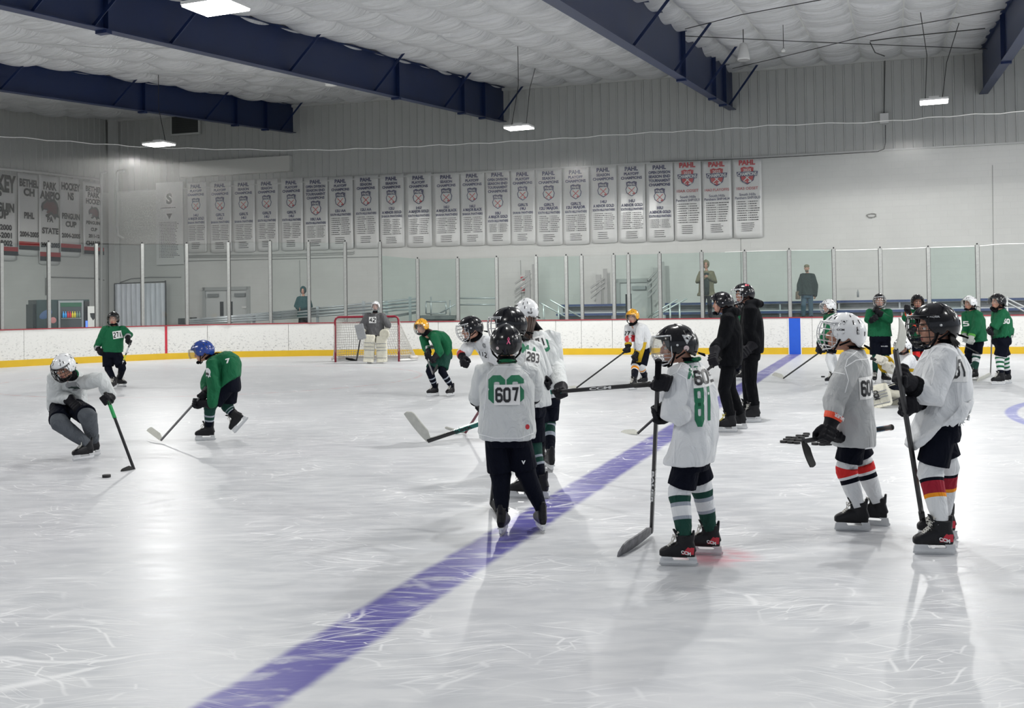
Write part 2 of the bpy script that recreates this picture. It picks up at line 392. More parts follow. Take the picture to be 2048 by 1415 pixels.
t.links.new(mm.outputs[0], mx.inputs['Factor']); t.links.new(mx.outputs['Result'], b.inputs['Base Color']); b.inputs['Roughness'].default_value = 0.4

# ---- ice and floor
mb = MB(); c = G(1024, 900)
inner = [p+V((0,0,0)) for p in BP]
pts = [V((-26, -6, 0))]+[V((p.x, p.y, 0)) for p in inner]+[V((26, -6, 0))]
pts = [p for p in pts if p.y > -8]
mb.add(pts, [tuple(range(len(pts)))])
floor = struct(mb.build('floor', M_ice))
mb = MB(); mb.box((0, 25, -0.16), 110, 80, 0.2); struct(mb.build('floor_walkway', M_conc))
# ---- walls
def uvwall(name, p0, d, n, x0, x1, z0, z1, m, th=0.2):
    mb = MB(); a = p0+d*x0; 
    mb.box(p0+d*((x0+x1)/2)+n*(th/2)+Z*((z0+z1)/2), x1-x0, th, z1-z0, 0, (d, n, Z))
    o = mb.build(name, m); me = o.data; uv = me.uv_layers.new(name='UVMap')
    for lp in me.loops:
        q = me.vertices[lp.vertex_index].co; uv.data[lp.index].uv = ((q-p0).dot(d), q.z)
    return struct(o)
LW = 46.0
uvwall('wall_back', corner, WD, WN, -0.2, LW, -0.05, zj, M_block)
uvwall('wall_left', corner, ED, -EN, 0, 44, -0.05, zj, M_block)
def siding(name, p0, d, nin, x0, x1, z0, ztop):
    """vertical ribbed metal sheet; ztop(x) gives its top"""
    mb = MB(); prof = []
    x = x0
    while x < x1:
        prof += [(x, 0.0), (x+0.235, 0.0), (x+0.25, 0.035), (x+0.29, 0.035), (x+0.305, 0.0)]; x += 0.31
    a = [p0+d*u+nin*w_+Z*z0 for u, w_ in prof]; bq = [p0+d*u+nin*w_+Z*ztop(u) for u, w_ in prof]
    n = len(prof); mb.add(a+bq, [(i, i+1, n+i+1, n+i) for i in range(n-1)])
    return struct(mb.build(name, M_metalwall))
vd = ray(1790, 390); vd.normalize(); vs = -vd.z/math.hypot(vd.x, vd.y)      # ceiling drops by vs per metre towards the camera
siding('wall_back_siding', corner, WD, -WN, 0, LW, zj, lambda u: ZT+0.3)
siding('wall_left_siding', corner, ED, EN, 0, 44, zj, lambda u: ZT+0.2+vs*u)
o = MB(); o.box(corner+WD*LW/2-WN*0.05+Z*(zj+0.02), LW, 0.09, 0.05, 0, (WD, WN, Z)); struct(o.build('trim_1', M_trim))
o = MB(); o.box(corner+WD*LW/2-WN*0.08+Z*(ZT-0.06), LW, 0.14, 0.2, 0, (WD, WN, Z)); struct(o.build('trim_2', M_trim))
# ---- quilted ceiling
HD = V((vd.x, vd.y, 0)); HD.normalize(); HB = -HD      # beam direction towards the camera
cw, cl = 1.25, 1.5
M_quilt = bpy.data.materials.new('quilted_vinyl'); t = nt(M_quilt); b = t.nodes['Principled BSDF']; tc = t.nodes.new('ShaderNodeTexCoord')
b.inputs['Base Color'].default_value = (0.62, 0.63, 0.64, 1); b.inputs['Roughness'].default_value = 0.30
n = t.nodes.new('ShaderNodeTexNoise'); n.inputs['Scale'].default_value = 2.2; n.inputs['Detail'].default_value = 5; n.inputs['Distortion'].default_value = 1.2
mp = t.nodes.new('ShaderNodeMapping'); mp.inputs['Scale'].default_value = (0.5, 2.6, 1); t.links.new(tc.outputs['UV'], mp.inputs[0]); t.links.new(mp.outputs[0], n.inputs['Vector'])
bp = t.nodes.new('ShaderNodeBump'); bp.inputs['Strength'].default_value = 0.9; bp.inputs['Distance'].default_value = 0.10
t.links.new(n.outputs['Fac'], bp.inputs['Height']); t.links.new(bp.outputs[0], b.inputs['Normal'])
mb = MB(); step = 0.125
nu = int(LW/step); nv = int(40/step); vs_ = []
def roof(u, v): return corner + WD*u + HB*v + Z*(ZT+0.04+vs*v)
for j in range(nv+1):
    for i in range(nu+1):
        u = i*step; v = j*step
        fu = (u/cw) % 1; fv = (v/cl) % 1; cell = (int(u/cw)*31+int(v/cl)*17) % 7
        sag = (max(0.0, math.sin(math.pi*fu))**0.45)*(max(0.0, math.sin(math.pi*fv))**0.55)*(0.17+0.02*cell)
        vs_.append(roof(u, v)-Z*sag)
W1 = nu+1
mb.add(vs_, [(j*W1+i, j*W1+i+1, (j+1)*W1+i+1, (j+1)*W1+i) for j in range(nv) for i in range(nu)])
ceil = struct(mb.build('ceiling', M_quilt, smooth=True)); me = ceil.data; uv = me.uv_layers.new(name='UVMap')
for lp in me.loops:
    k = lp.vertex_index; uv.data[lp.index].uv = ((k % W1)*step, (k//W1)*step)
mb = MB()
u = cw
while u < LW:
    mb.box((roof(u, 0)+roof(u, 40))/2-Z*0.01, 0.035, (roof(u, 40)-roof(u, 0)).length, 0.01, 0, (WD, (roof(u, 40)-roof(u, 0)).normalized(), Z)); u += cw
struct(mb.build('ceiling_seam_tape', M_trim))
mb = MB(); mb.box(roof(LW/2, 20)+Z*0.6, LW+4, 46, 0.2, 0, (WD, (roof(0, 40)-roof(0, 0)).normalized(), Z)); struct(mb.build('ceiling_deck', M_dark))

# ---- blue rigid frames
def beam(name, wtop, wbot, b2, braces, stiff, label, length=32):
    pb = W(*wbot); n = V((-HD.y, HD.x, 0)); n = n if n.x > 0 else -n
    def inplane(px, py): return PL(px, py, pb, n)
    q2 = inplane(*b2); bd_ = (q2-pb).normalized()
    pt = V((pb.x, pb.y, 0)); u0 = (pt-corner).dot(WD)
    def s_of(p): return (V((p.x-pb.x, p.y-pb.y, 0))).dot(HB)
    def bot(s_): return V((pb.x, pb.y, 0))+HB*s_+Z*(pb.z+bd_.z/max(1e-6, V((bd_.x, bd_.y, 0)).length)*s_)
    def top(s_): return V((pb.x, pb.y, 0))+HB*s_+Z*(ZT+0.0+vs*s_)
    if wtop is None: wtop = 0
    root = empty(name, V((pb.x, pb.y, pb.z)), label, 'roof beam', 'blue roof beams'); B = root.location
    ns = 16; S = [length*i/ns for i in range(ns+1)]
    web = MB()
    rings = [[bot(s_)-n*0.008, bot(s_)+n*0.008, top(s_)+n*0.008, top(s_)-n*0.008] for s_ in S]; web.loft(rings)
    web.build('web', M_blue, root, base=B)
    fl = MB(); fl.loft([[bot(s_)-n*0.13-Z*0.02, bot(s_)+n*0.13-Z*0.02, bot(s_)+n*0.13, bot(s_)-n*0.13] for s_ in S]); fl.build('bottom_flange', M_blue, root, base=B)
    fl = MB(); fl.loft([[top(s_)-n*0.13-Z*0.05, top(s_)+n*0.13-Z*0.05, top(s_)+n*0.13-Z*0.03, top(s_)-n*0.13-Z*0.03] for s_ in S]); fl.build('top_flange', M_blue, root, base=B)
    for (bx, by) in braces:
        p = inplane(bx, by); s_ = max(0.05, s_of(p)); a = bot(s_)+Z*0.03+n*0.02; e = top(s_)+WD*1.05+Z*0.02
        d = (e-a).normalized(); g = MB(); sd = d.cross(HB).normalized()
        g.box((a+e)/2, 0.07, 0.012, (e-a).length, 0, (HB, sd, d)); g.box((a+e)/2+HB*0.03+sd*0.03, 0.012, 0.06, (e-a).length, 0, (HB, sd, d))
        g.build('flange_brace', M_blue, root, base=B)
    for (bx, by) in stiff:
        p = inplane(bx, by); s_ = max(0.05, s_of(p)); a = bot(s_); e = top(s_)-Z*0.05
        g = MB(); g.box((a+e)/2+n*0.065, 0.02, 0.11, (e-a).length, 0, (HB, n, Z)); g.box((a+e)/2-n*0.065, 0.02, 0.11, (e-a).length, 0, (HB, n, Z))
        g.box(a-Z*0.05, 0.14, 0.26, 0.06, 0, (HB, n, Z))
        g.build('stiffener', M_blue, root, base=B)
    return root
beam('roof_beam', None, (587,265), (0,180), [(0,158),(225,205),(410,232),(560,250)], [(285,216),(470,245),(530,255)], 'leftmost navy steel roof beam, ending at the wall above the white wall panel')
beam('roof_beam', None, (1007,243), (0,12), [(62,23),(185,50),(339,82),(578,134),(747,170),(887,205),(995,232)], [(207,55),(792,180),(923,213),(965,224)], 'navy steel roof beam running behind the large lamp, ending above the middle banners')
beam('roof_beam', None, (1465,219), (1105,0), [(1262,88),(1345,138),(1406,178),(1455,208)], [(1363,148),(1425,190),(1446,203)], 'navy steel roof beam sloping down beside the conical hanging speaker')
beam('roof_beam', None, (1967,187), (2048,70), [(1985,165),(2030,98)], [(2012,122)], 'rightmost navy steel roof beam, only its lower end in view')
# ================================================================== BOARDS, GLASS, NETTING
# boards: one continuous dasher with its parts
bpoly = [V((p.x, p.y, 0)) for p in BP]
blen = [0.0]
for i in range(1, len(bpoly)): blen.append(blen[-1]+(bpoly[i]-bpoly[i-1]).length)
def smooth_line(pts, n=8):
    out = []
    for i in range(len(pts)-1):
        p0 = pts[max(i-1, 0)]; p1 = pts[i]; p2 = pts[i+1]; p3 = pts[min(i+2, len(pts)-1)]
        for k in range(n):
            t_ = k/n; out.append(0.5*((2*p1)+(p2-p0)*t_+(2*p0-5*p1+4*p2-p3)*t_*t_+(3*p1-p0-3*p2+p3)*t_**3))
    return out+[pts[-1]]
def bpt(px, py=None, off=0.0):
    """point on the boards' base line at the pixel column"""
    q = onb(px, 690, off); return V((q.x, q.y, 0))
def bnorm(px):
    a = bpt(px-6); c = bpt(px+6); t_ = (c-a).normalized(); n = V((-t_.y, t_.x, 0)); return t_, (n if n.y > 0 else -n)
def sheet(mb, pts, z0, z1, d0, d1, mi=0):
    """band following the boards' line: z from z0 to z1, thickness between offsets d0..d1 behind the face"""
    rings = []
    for i, p in enumerate(pts):
        t_ = (pts[min(i+1, len(pts)-1)]-pts[max(i-1, 0)]).normalized(); n = V((-t_.y, t_.x, 0)); n = n if n.dot(V((0.3, 1, 0))) > 0 or p.x < -12 else -n
        rings.append([p+n*d0+Z*z0, p+n*d1+Z*z0, p+n*d1+Z*z1, p+n*d0+Z*z1])
    mb.loft(rings, mi)
dash = empty('dasher_boards', bpt(1100), 'long white rink boards with yellow kick strip and dark red cap rail around the ice', 'rink boards')
DB = dash.location
SEAMS = [-140, 48, 210, 415, 577, 877, 1112, 1163, 1225, 1625, 1780, 1935, 2090]
fine = [p for p in bpoly]
def cols(x0, x1, step=40):
    n = max(1, int(abs(x1-x0)/step)); return [bpt(x0+(x1-x0)*i/n) for i in range(n+1)]
left_rest = [p for p in bpoly if proj(p+Z*0.5)[0] < -140 or p.y < 1][:]
segs = [(SEAMS[i]+0.35, SEAMS[i+1]-0.35) for i in range(len(SEAMS)-1)]
for x0, x1 in segs:
    mb = MB(); sheet(mb, cols(x0, x1), 0.19, BH-0.03, 0.0, 0.04); mb.build('board_panel', M_board, dash, base=DB)
far_r = [bpt(2090.4), bpt(2090.4)+dR*10]; far_l = [bpt(-140.4)]+[p for p in reversed(bpoly[:3])]
far_l = [bpt(-140.4), bpt(-260), bpt(-420), bpt(-700)]
for seq in (far_r, far_l):
    mb = MB(); sheet(mb, seq, 0.19, BH-0.03, 0.0, 0.04); mb.build('board_panel', M_board, dash, base=DB)
allc = far_l[::-1]+cols(-139, 2090, 30)+far_r
mb = MB(); sheet(mb, allc, 0.0, 0.19, -0.012, 0.04); mb.build('kick_strip', M_yel, dash, base=DB)
mb = MB(); sheet(mb, allc, BH-0.03, BH, -0.02, 0.12); mb.build('cap_rail', M_redcap, dash, base=DB)
mb = MB(); sheet(mb, allc, 0.0, BH-0.05, 0.045, 0.10); mb.build('backing', M_trim, dash, base=DB)
mb = MB(); sheet(mb, cols(1578.5, 1601.5, 10), 0.0, BH-0.035, -0.018, 0.0); mb.build('blue_line_marking', M_bluepaint, dash, base=DB)
for xx in (1577.6, 1602.4):
    mb = MB(); sheet(mb, cols(xx-0.8, xx+0.8, 10), 0.0, BH-0.035, -0.018, 0.0); mb.build('white_edge_marking', M_white, dash, base=DB)
mb = MB(); sheet(mb, cols(330, 334.5, 10), 0.0, BH-0.035, -0.018, 0.0); mb.build('goal_line_marking', M_redpaint, dash, base=DB)
# ---- glass posts and panes
GL = [(-90,486),(3,486),(97,484),(192,487),(284,487),(373,487),(457,484),(540,482),(617,483),(690,483),(760,483),(835,517),(915,516),(993,514),(1072,512),(1132,511),(1163,510.5),(1227,509),(1256.5,508),(1319,506),(1403,503),(1489,502),(1578,499),(1667,497),(1760,496),(1856,494),(1954,489),(2056,487)]
tints = {0:1,1:1,2:0,3:0,4:1,5:0,6:0,7:1,8:1,9:0,10:2,11:2,12:2,13:0,14:2,15:2,16:0,17:2,18:2,19:2,20:2,21:2,22:2,23:0,24:0,25:2,26:0}
M_gl = [glass_mat('clear_glass', (0.99, 0.995, 0.99)), glass_mat('faint_green_glass', (0.965, 0.985, 0.975)), glass_mat('green_glass', (0.905, 0.958, 0.938))]
M_post = mat('grey_post', (0.31, 0.32, 0.31), 0.5, 0.1, var=0.25, vscale=22)
ORD = ['first','second','third','fourth','fifth','sixth','seventh','eighth','ninth','tenth','eleventh','twelfth','thirteenth','fourteenth','fifteenth','sixteenth','seventeenth','eighteenth','nineteenth','twentieth','twenty-first','twenty-second','twenty-third','twenty-fourth','twenty-fifth','twenty-sixth','twenty-seventh','twenty-eighth']
see = ['at the left edge of the view','beside the end wall banners','in front of the vending machine','left of the white curtain','in front of the white curtain','between curtain and double door','at the double door','left of the hooded spectator','right of the green-jacketed spectator','left of the goalie','behind the right half of the goal','at the end of the ramp','left of the notice wall','behind the tall white-helmet person','before the left stair rails','beside the narrow gate','in the gate opening','beside the single door','in front of the single door','before the right stair rails','before the tan-jacket spectator','behind the two coaches','before the spectator in jeans','behind the white-helmeted person in green','behind the person leaning on a stick','right of the number 37 jersey','at the right edge of the view']
ptops = []
for i, (x, ty) in enumerate(GL):
    q = onb(x, ty, 0.06); z1 = q.z; b0 = V((q.x, q.y, BH)); ptops.append((b0, z1))
    if x < 0 or x > 2050: continue
    tdir, nrm = bnorm(x)
    pr = empty('glass_post', b0, 'grey metal glass post, %s from the left along the boards' % ORD[i-1], 'glass post', 'upright posts holding the rink glass')
    wdt = 0.085 if z1 > 3 or x > 1400 else 0.075
    mb = MB(); mb.box(b0+Z*((z1-BH)/2), wdt, 0.07, z1-BH, 0, (tdir, nrm, Z)); mb.build('post', M_post, pr, base=b0)
    mb = MB(); mb.box(b0+Z*(z1-BH+0.015), 0.035, 0.04, 0.06, 0, (tdir, nrm, Z)); mb.build('post_cap', M_dark, pr, base=b0)
    mb = MB()
    for s_ in (-1, 1): mb.box(b0+tdir*(s_*(wdt/2+0.008))+Z*((z1-BH)/2), 0.012, 0.03, z1-BH-0.02, 0, (tdir, nrm, Z))
    mb.build('gasket', mat('grey_gasket', (0.12,0.12,0.12), 0.7), pr, base=b0)
for i in range(len(GL)-1):
    (a, za), (c, zc) = ptops[i], ptops[i+1]
    d = (c-a); ln = d.length; d.normalize(); n = V((-d.y, d.x, 0)); zz = min(za, zc)-0.02 if i != 10 else za-0.02
    p0 = a+d*0.06; p1 = c-d*0.06
    mb = MB(); th = 0.012
    z0 = BH+0.004
    if i == 10:   # last tall pane has a cut sloping corner
        zt0, zt1 = za-0.45, zc
    else: zt0 = zt1 = zz
    mb.add([p0+n*0-Z*(BH-z0), p1-Z*(BH-z0), V((p1.x, p1.y, zt1)), V((p0.x, p0.y, zt0)),
            p0+n*th-Z*(BH-z0), p1+n*th-Z*(BH-z0), V((p1.x, p1.y, zt1))+n*th, V((p0.x, p0.y, zt0))+n*th],
           [(0,1,2,3),(7,6,5,4),(0,4,5,1),(3,2,6,7),(0,3,7,4),(1,5,6,2)])
    o = mb.build('glass_shield', M_gl[tints[i]], None, base=a)
    o.location = a
    if -80 < GL[i][0] < 2048 or True:
        tag(o, '%s rink glass shield %s' % (['clear', 'faintly tinted', 'greenish'][tints[i]], see[i]), 'rink glass', 'shields of the rink glass')
# ---- protective netting, hung from a rope
ROPE = [(-120,262),(0,272),(140,283),(280,293),(400,297),(600,300),(760,296),(880,290),(1000,284),(1150,275),(1300,265),(1430,259),(1560,250),(1760,243),(1900,232),(2048,223),(2160,214)]
rp = [onb(x, y, 0.16) for x, y in ROPE]
rp2 = smooth_line(rp, 6)
rp2 = [p+Z*(0.02*math.sin(i*1.7)) for i, p in enumerate(rp2)]
mb = MB(); mb.tube(rp2, 0.012, 6); SNET = empty('safety_net', rp2[20], 'fine see-through safety netting hung from a white rope above the rink glass', 'netting'); mb.build('net_rope', M_white, SNET, True, base=SNET.location)
M_net = bpy.data.materials.new('clear_netting'); t = nt(M_net); t.nodes.remove(t.nodes['Principled BSDF']); out = t.nodes['Material Output']
tc = t.nodes.new('ShaderNodeTexCoord'); sp = t.nodes.new('ShaderNodeSeparateXYZ'); t.links.new(tc.outputs['UV'], sp.inputs[0])
def mth(op, a, c=None):
    n = t.nodes.new('ShaderNodeMath'); n.operation = op
    for i, q in enumerate((a, c)):
        if q is None: continue
        if isinstance(q, (int, float)): n.inputs[i].default_value = q
        else: t.links.new(q, n.inputs[i])
    return n.outputs[0]
ua = mth('ADD', sp.outputs[0], sp.outputs[1]); ub = mth('SUBTRACT', sp.outputs[0], sp.outputs[1])
la = mth('LESS_THAN', mth('FRACT', mth('MULTIPLY', ua, 22.0)), 0.03); lb = mth('LESS_THAN', mth('FRACT', mth('MULTIPLY', ub, 22.0)), 0.03)
fac = mth('MAXIMUM', la, lb)
tr = t.nodes.new('ShaderNodeBsdfTransparent'); df = t.nodes.new('ShaderNodeBsdfPrincipled'); df.inputs['Base Color'].default_value = (0.75,0.75,0.74,1); df.inputs['Roughness'].default_value = 0.25
mx = t.nodes.new('ShaderNodeMixShader'); t.links.new(fac, mx.inputs[0]); t.links.new(tr.outputs[0], mx.inputs[1]); t.links.new(df.outputs[0], mx.inputs[2]); t.links.new(mx.outputs[0], out.inputs[0])
mb = MB(); cells = []; s_ = 0
lowz = []
for i, p in enumerate(rp2):
    px_, _ = proj(p)
    best = min(range(len(GL)-1), key=lambda k: abs((GL[k][0]+GL[k+1][0])/2-px_)); zl = min(ptops[best][1], ptops[best+1][1])+0.02
    lowz.append(zl)
vs_ = []; uvs = []
for i, p in enumerate(rp2):
    if i: s_ += (p-rp2[i-1]).length
    for k in range(5):
        z_ = lowz[i]+(p.z-lowz[i])*k/4; vs_.append(V((p.x, p.y, z_))+V((0.02*math.sin(i*0.9+k), 0.05*math.sin(i*0.7+k*1.3)*(1-abs(k-2)/2), 0))); uvs.append((s_, z_))
mb.add(vs_, [(i*5+k, (i+1)*5+k, (i+1)*5+k+1, i*5+k+1) for i in range(len(rp2)-1) for k in range(4)])
o = mb.build('netting', M_net, SNET, True, base=SNET.location); uvl = o.data.uv_layers.new(name='UVMap')
for lp in o.data.loops: uvl.data[lp.index].uv = uvs[lp.vertex_index]
o['kind'] = 'stuff'
mb = MB(); q = [onb(x, y, 0.16) for x, y in [(1450,504),(1560,501),(1668,500.5),(1700,500),(1800,497),(1856,495),(1955,492),(2000,488),(2060,487)]]
mb.tube(smooth_line(q, 4), 0.014, 6); mb.build('net_rope', M_white, SNET, True, base=SNET.location)

# ================================================================== BANNERS
M_ban = mat('banner_vinyl', (0.74, 0.745, 0.73), 0.25, bump=0.15, bscale=3, var=0.02)
M_navy = mat('navy_ink', (0.012, 0.018, 0.10), 0.4); M_redink = mat('red_ink', (0.50, 0.02, 0.03), 0.4); M_blk = mat('black_ink', (0.01, 0.01, 0.012), 0.4)
M_bred = mat('banner_red', (0.42, 0.02, 0.02), 0.4)
def cloth(name, p0, ex, ey, n, wd, ht, mats, cut=0.06, th=0.006, amp=0.012, seed=0):
    """hanging banner, slightly rippled, with cut lower corners; p0 = top centre, ey points down"""
    mb = MB(); nx, ny = 10, 14; vs_ = []; rnd = random.Random(seed)
    a1, a2, ph = rnd.uniform(.5, 1), rnd.uniform(.3, 1), rnd.uniform(0, 6)
    for side in (0, 1):
        for j in range(ny+1):
            for i in range(nx+1):
                u = i/nx-0.5; v = j/ny
                y_ = v*ht
                if v > 0.999: y_ -= cut*ht*0.25*max(0, abs(u)*2-0.8)/0.2
                if v < 0.001: y_ += 0.012*math.sin(u*9+ph)
                r = amp*(a1*math.sin(u*7+ph)*v+a2*0.5*math.sin(u*15+v*4+ph)*v)
                vs_.append(p0+ex*(u*wd)+ey*y_-n*(r+0.02-side*th))
    W_ = nx+1; M_ = W_*(ny+1); fs = []
    for j in range(ny):
        for i in range(nx):
            a = j*W_+i; fs.append((a, a+1, a+W_+1, a+W_)); fs.append((M_+a, M_+a+W_, M_+a+W_+1, M_+a+1))
    rim = [i for i in range(W_)]+[j*W_+nx for j in range(1, ny+1)]+[ny*W_+i for i in range(nx-1, -1, -1)]+[j*W_ for j in range(ny-1, 0, -1)]
    for k in range(len(rim)):
        a = rim[k]; c = rim[(k+1) % len(rim)]; fs.append((a, M_+a, M_+c, c))
    mb.add(vs_, fs); return mb
def crest(mb, c, ex, ey, n, s_, red, mi_navy, mi_red, mi_white):
    """shield crest: outline, dark head band and two crossed sticks. ey up"""
    sh = [(-.42,.42),(-.2,.5),(0,.43),(.2,.5),(.42,.42),(.38,.15),(.5,-.1),(.42,-.42),(.15,-.62),(0,-.7),(-.15,-.62),(-.42,-.42),(-.5,-.1),(-.38,.15)]
    mb.add([c+ex*x*s_+ey*y*s_ for x, y in sh], [tuple(range(len(sh)))], mi_navy)
    mb.add([c+ex*x*s_*.86+ey*(y*s_*.86-.02*s_)+n*-.002 for x, y in sh], [tuple(range(len(sh)))], mi_white if not red else mi_red)
    hb = [(-.44,.46),(-.2,.54),(0,.46),(.2,.54),(.44,.46),(.40,.12),(0,.16),(-.40,.12)]
    mb.add([c+ex*x*s_+ey*y*s_-n*.004 for x, y in hb], [tuple(range(len(hb)))], mi_red if red else mi_navy)
    put_text(mb, 'PAHL' if not red else '2025', c+ey*.3*s_-n*.006, ex, ey, .7*s_, .2*s_, mi_white, .02)
    for sg in (-1, 1):
        a = c+ex*(-.26*sg*s_)+ey*(-.46*s_)-n*.006; e = c+ex*(.26*sg*s_)+ey*(.04*s_)-n*.006; d = (e-a).normalized(); sd = d.cross(n)*.03*s_
        mb.add([a-sd, a+sd, e+sd, e-sd], [(0,1,2,3)], mi_red if not red else mi_white)
        mb.add([a-sd*2+ey*0, a+ex*(.2*sg*s_)-sd, a+ex*(.2*sg*s_)-ey*.07*s_, a-ey*.07*s_], [(0,1,2,3)], mi_red if not red else mi_white)
    if red:
        mb.add([c+ex*x*s_+ey*y*s_-n*.007 for x, y in [(-.72,.2),(.72,.2),(.66,-.12),(-.66,-.12)]], [(0,1,2,3)], mi_navy)
        put_text(mb, 'CHAMPIONS', c+ey*.04*s_-n*.009, ex, ey, 1.28*s_, .24*s_, mi_white, .03)
def smudge_rows(mb, c, ex, ey, wd, ht, rows, rnd, mi=0, colsn=2, n=None):
    """the unreadably small lists of names: rows of tiny separate strokes"""
    rh = ht/rows
    for r in range(rows):
        for k in range(colsn):
            x = -wd/2+(wd/colsn)*k+0.02*wd; e = x+wd/colsn*rnd.uniform(.7, .9); first = True
            while x < e:
                l = (0.028 if first else rnd.uniform(.03, .10))*wd; h = rh*0.17
                o = c+ex*(x+l/2)+ey*(ht/2-rh*(r+.5))
                mb.add([o-ex*l/2-ey*h, o+ex*l/2-ey*h, o+ex*l/2+ey*h, o-ex*l/2+ey*h], [(0,1,2,3)], mi); x += l+(0.03 if first else .018)*wd; first = False
BX = [373,419,466,512.5,561,608,657,708,759,812,867,920.5,971,1021,1071,1125,1180,1236,1292,1347.5,1404,1465]
BR = [413,463,510,556,606,656,706,757,808,863,919,969,1020,1070,1124,1177.5,1233,1290,1345.7,1402,1462,1523]
BT = [365,363,361,359,357,355.5,354,351,349,347,345.5,343,341,340,338,335.5,331,328.5,325.5,323,321.5,318]
BB = [505,505,504,502,501,500,498.5,496.5,494.5,494,492,491,490,489,490.5,489,486,485,483,481,478,476]
S_, P_, O_ = ['SEASON','CHAMPIONS'], ['PLAYOFF','CHAMPIONS'], ['OPEN DIVISION','SEASON END','TOURNAMENT','CHAMPIONS']
SH, SA = 'SOUTH HILLS PANTHERS', 'SHAHA PANTHERS'
BTXT = [(P_,['14U','A MAJOR GOLD'],SA),(P_,["GIRL'S",'14U'],SA),(S_,["GIRL'S",'14U'],SA),(S_,["GIRL'S",'14U'],SH),(P_,["GIRL'S",'14U'],SH),(O_,['10U AA'],SH),(P_,['12U AA'],SH),(S_,['12U AA'],SH),(S_,['12U','A MINOR GOLD'],SA),(P_,['14U','A MAJOR GOLD'],SH),(S_,['16U','A MAJOR BLACK'],SA),(P_,['16U','A MAJOR BLACK'],SA),(O_,['10U','A MAJOR GOLD'],SH),(P_,["GIRL'S",'19U'],SA),(S_,["GIRL'S",'12U MAJOR'],SH),(P_,["GIRL'S",'12U MAJOR'],SH),(S_,['14U','A MINOR GOLD'],SH),(P_,['14U','A MINOR GOLD'],SH),(O_,['10U','A MINOR GOLD'],SH),
        ('R','10AA ODSET','SHP10U1'),('R','14A3 PLAYOFFS','SHP14U4'),('R','10A3 ODSET','SHP10U3')]
for i in range(22):
    off = 0.06
    a = W(BX[i], BT[i], off); c = W(BR[i], BT[i]-1.6, off); bt = W((BX[i]+BR[i])/2, BB[i], off)
    mid = (a+c)/2; wd = (c-a).length*0.985; ht = mid.z-bt.z; ex = WD; ey = -Z; up = Z
    tx = BTXT[i]; red = tx[0] == 'R'
    mb = cloth('banner', V((mid.x, mid.y, mid.z)), ex, ey, WN, wd, ht, None, seed=i)
    lab = ('white banner reading %s with red lettering, %s from the right end of the row' % (tx[1], ['third', 'second', 'first'][i-19])) if red else \
          ('white %s %s banner, %s from the left in the long row' % (' '.join(tx[1]).replace("GIRL'S", 'girls'), tx[0][0].lower(), ORD[i]))
    bo = mb.build('championship_banner', M_ban, None, True, base=mid); bo.location = mid
    tag(bo, lab, 'banner', 'league championship banners on the back wall')
    f0 = mid-WN*0.055; T = MB(); C = MB(); Nn = MB(); rnd = random.Random(i)
    def at(v): return f0-Z*(v*ht)
    if not red:
        put_text(T, 'PAHL', at(.062), ex, up, wd*.62, ht*.052, 0, .045)
        k = len(tx[0]); y = .126
        for s_ in tx[0]:
            put_text(T, s_, at(y), ex, up, wd*.82, ht*.035, 0, .05); y += .052
        cy = y+.075; crest(C, at(cy), ex, up, WN, wd*.46, False, 0, 1, 2); y = cy+.165
        for s_ in tx[1]: put_text(T, s_, at(y), ex, up, wd*.8, ht*.037, 0, .05); y += .052
        put_text(T, tx[2], at(y), ex, up, wd*.84, ht*.031, 0, .04); y += .035
        rows = 9; hh = min(.25, .83-y); smudge_rows(Nn, at(y+hh/2), ex, up, wd*.80, hh*ht, rows, rnd)
        smudge_rows(Nn, at(y+hh+.07), ex, up, wd*.5, .10*ht, 4, rnd, 0, 1)
    else:
        put_text(T, 'PAHL', at(.05), ex, up, wd*.60, ht*.062, 1, .05)
        crest(C, at(.20), ex, up, WN, wd*.52, True, 0, 1, 2)
        put_text(T, tx[1], at(.375), ex, up, wd*.84, ht*.036, 1, .01)
        put_text(T, 'South Hills', at(.45), ex, up, wd*.6, ht*.034, 0, .01); put_text(T, 'Panthers '+tx[2], at(.492), ex, up, wd*.88, ht*.034, 0, .01)
        smudge_rows(Nn, at(.655), ex, up, wd*.8, .26*ht, 9, rnd); smudge_rows(Nn, at(.86), ex, up, wd*.5, .12*ht, 5, rnd, 0, 1)
    T.build('lettering', [M_navy, M_redink], bo, base=mid); C.build('crest', [M_navy, M_redink, M_ban], bo, base=mid); Nn.build('name_list', M_blk, bo, base=mid)
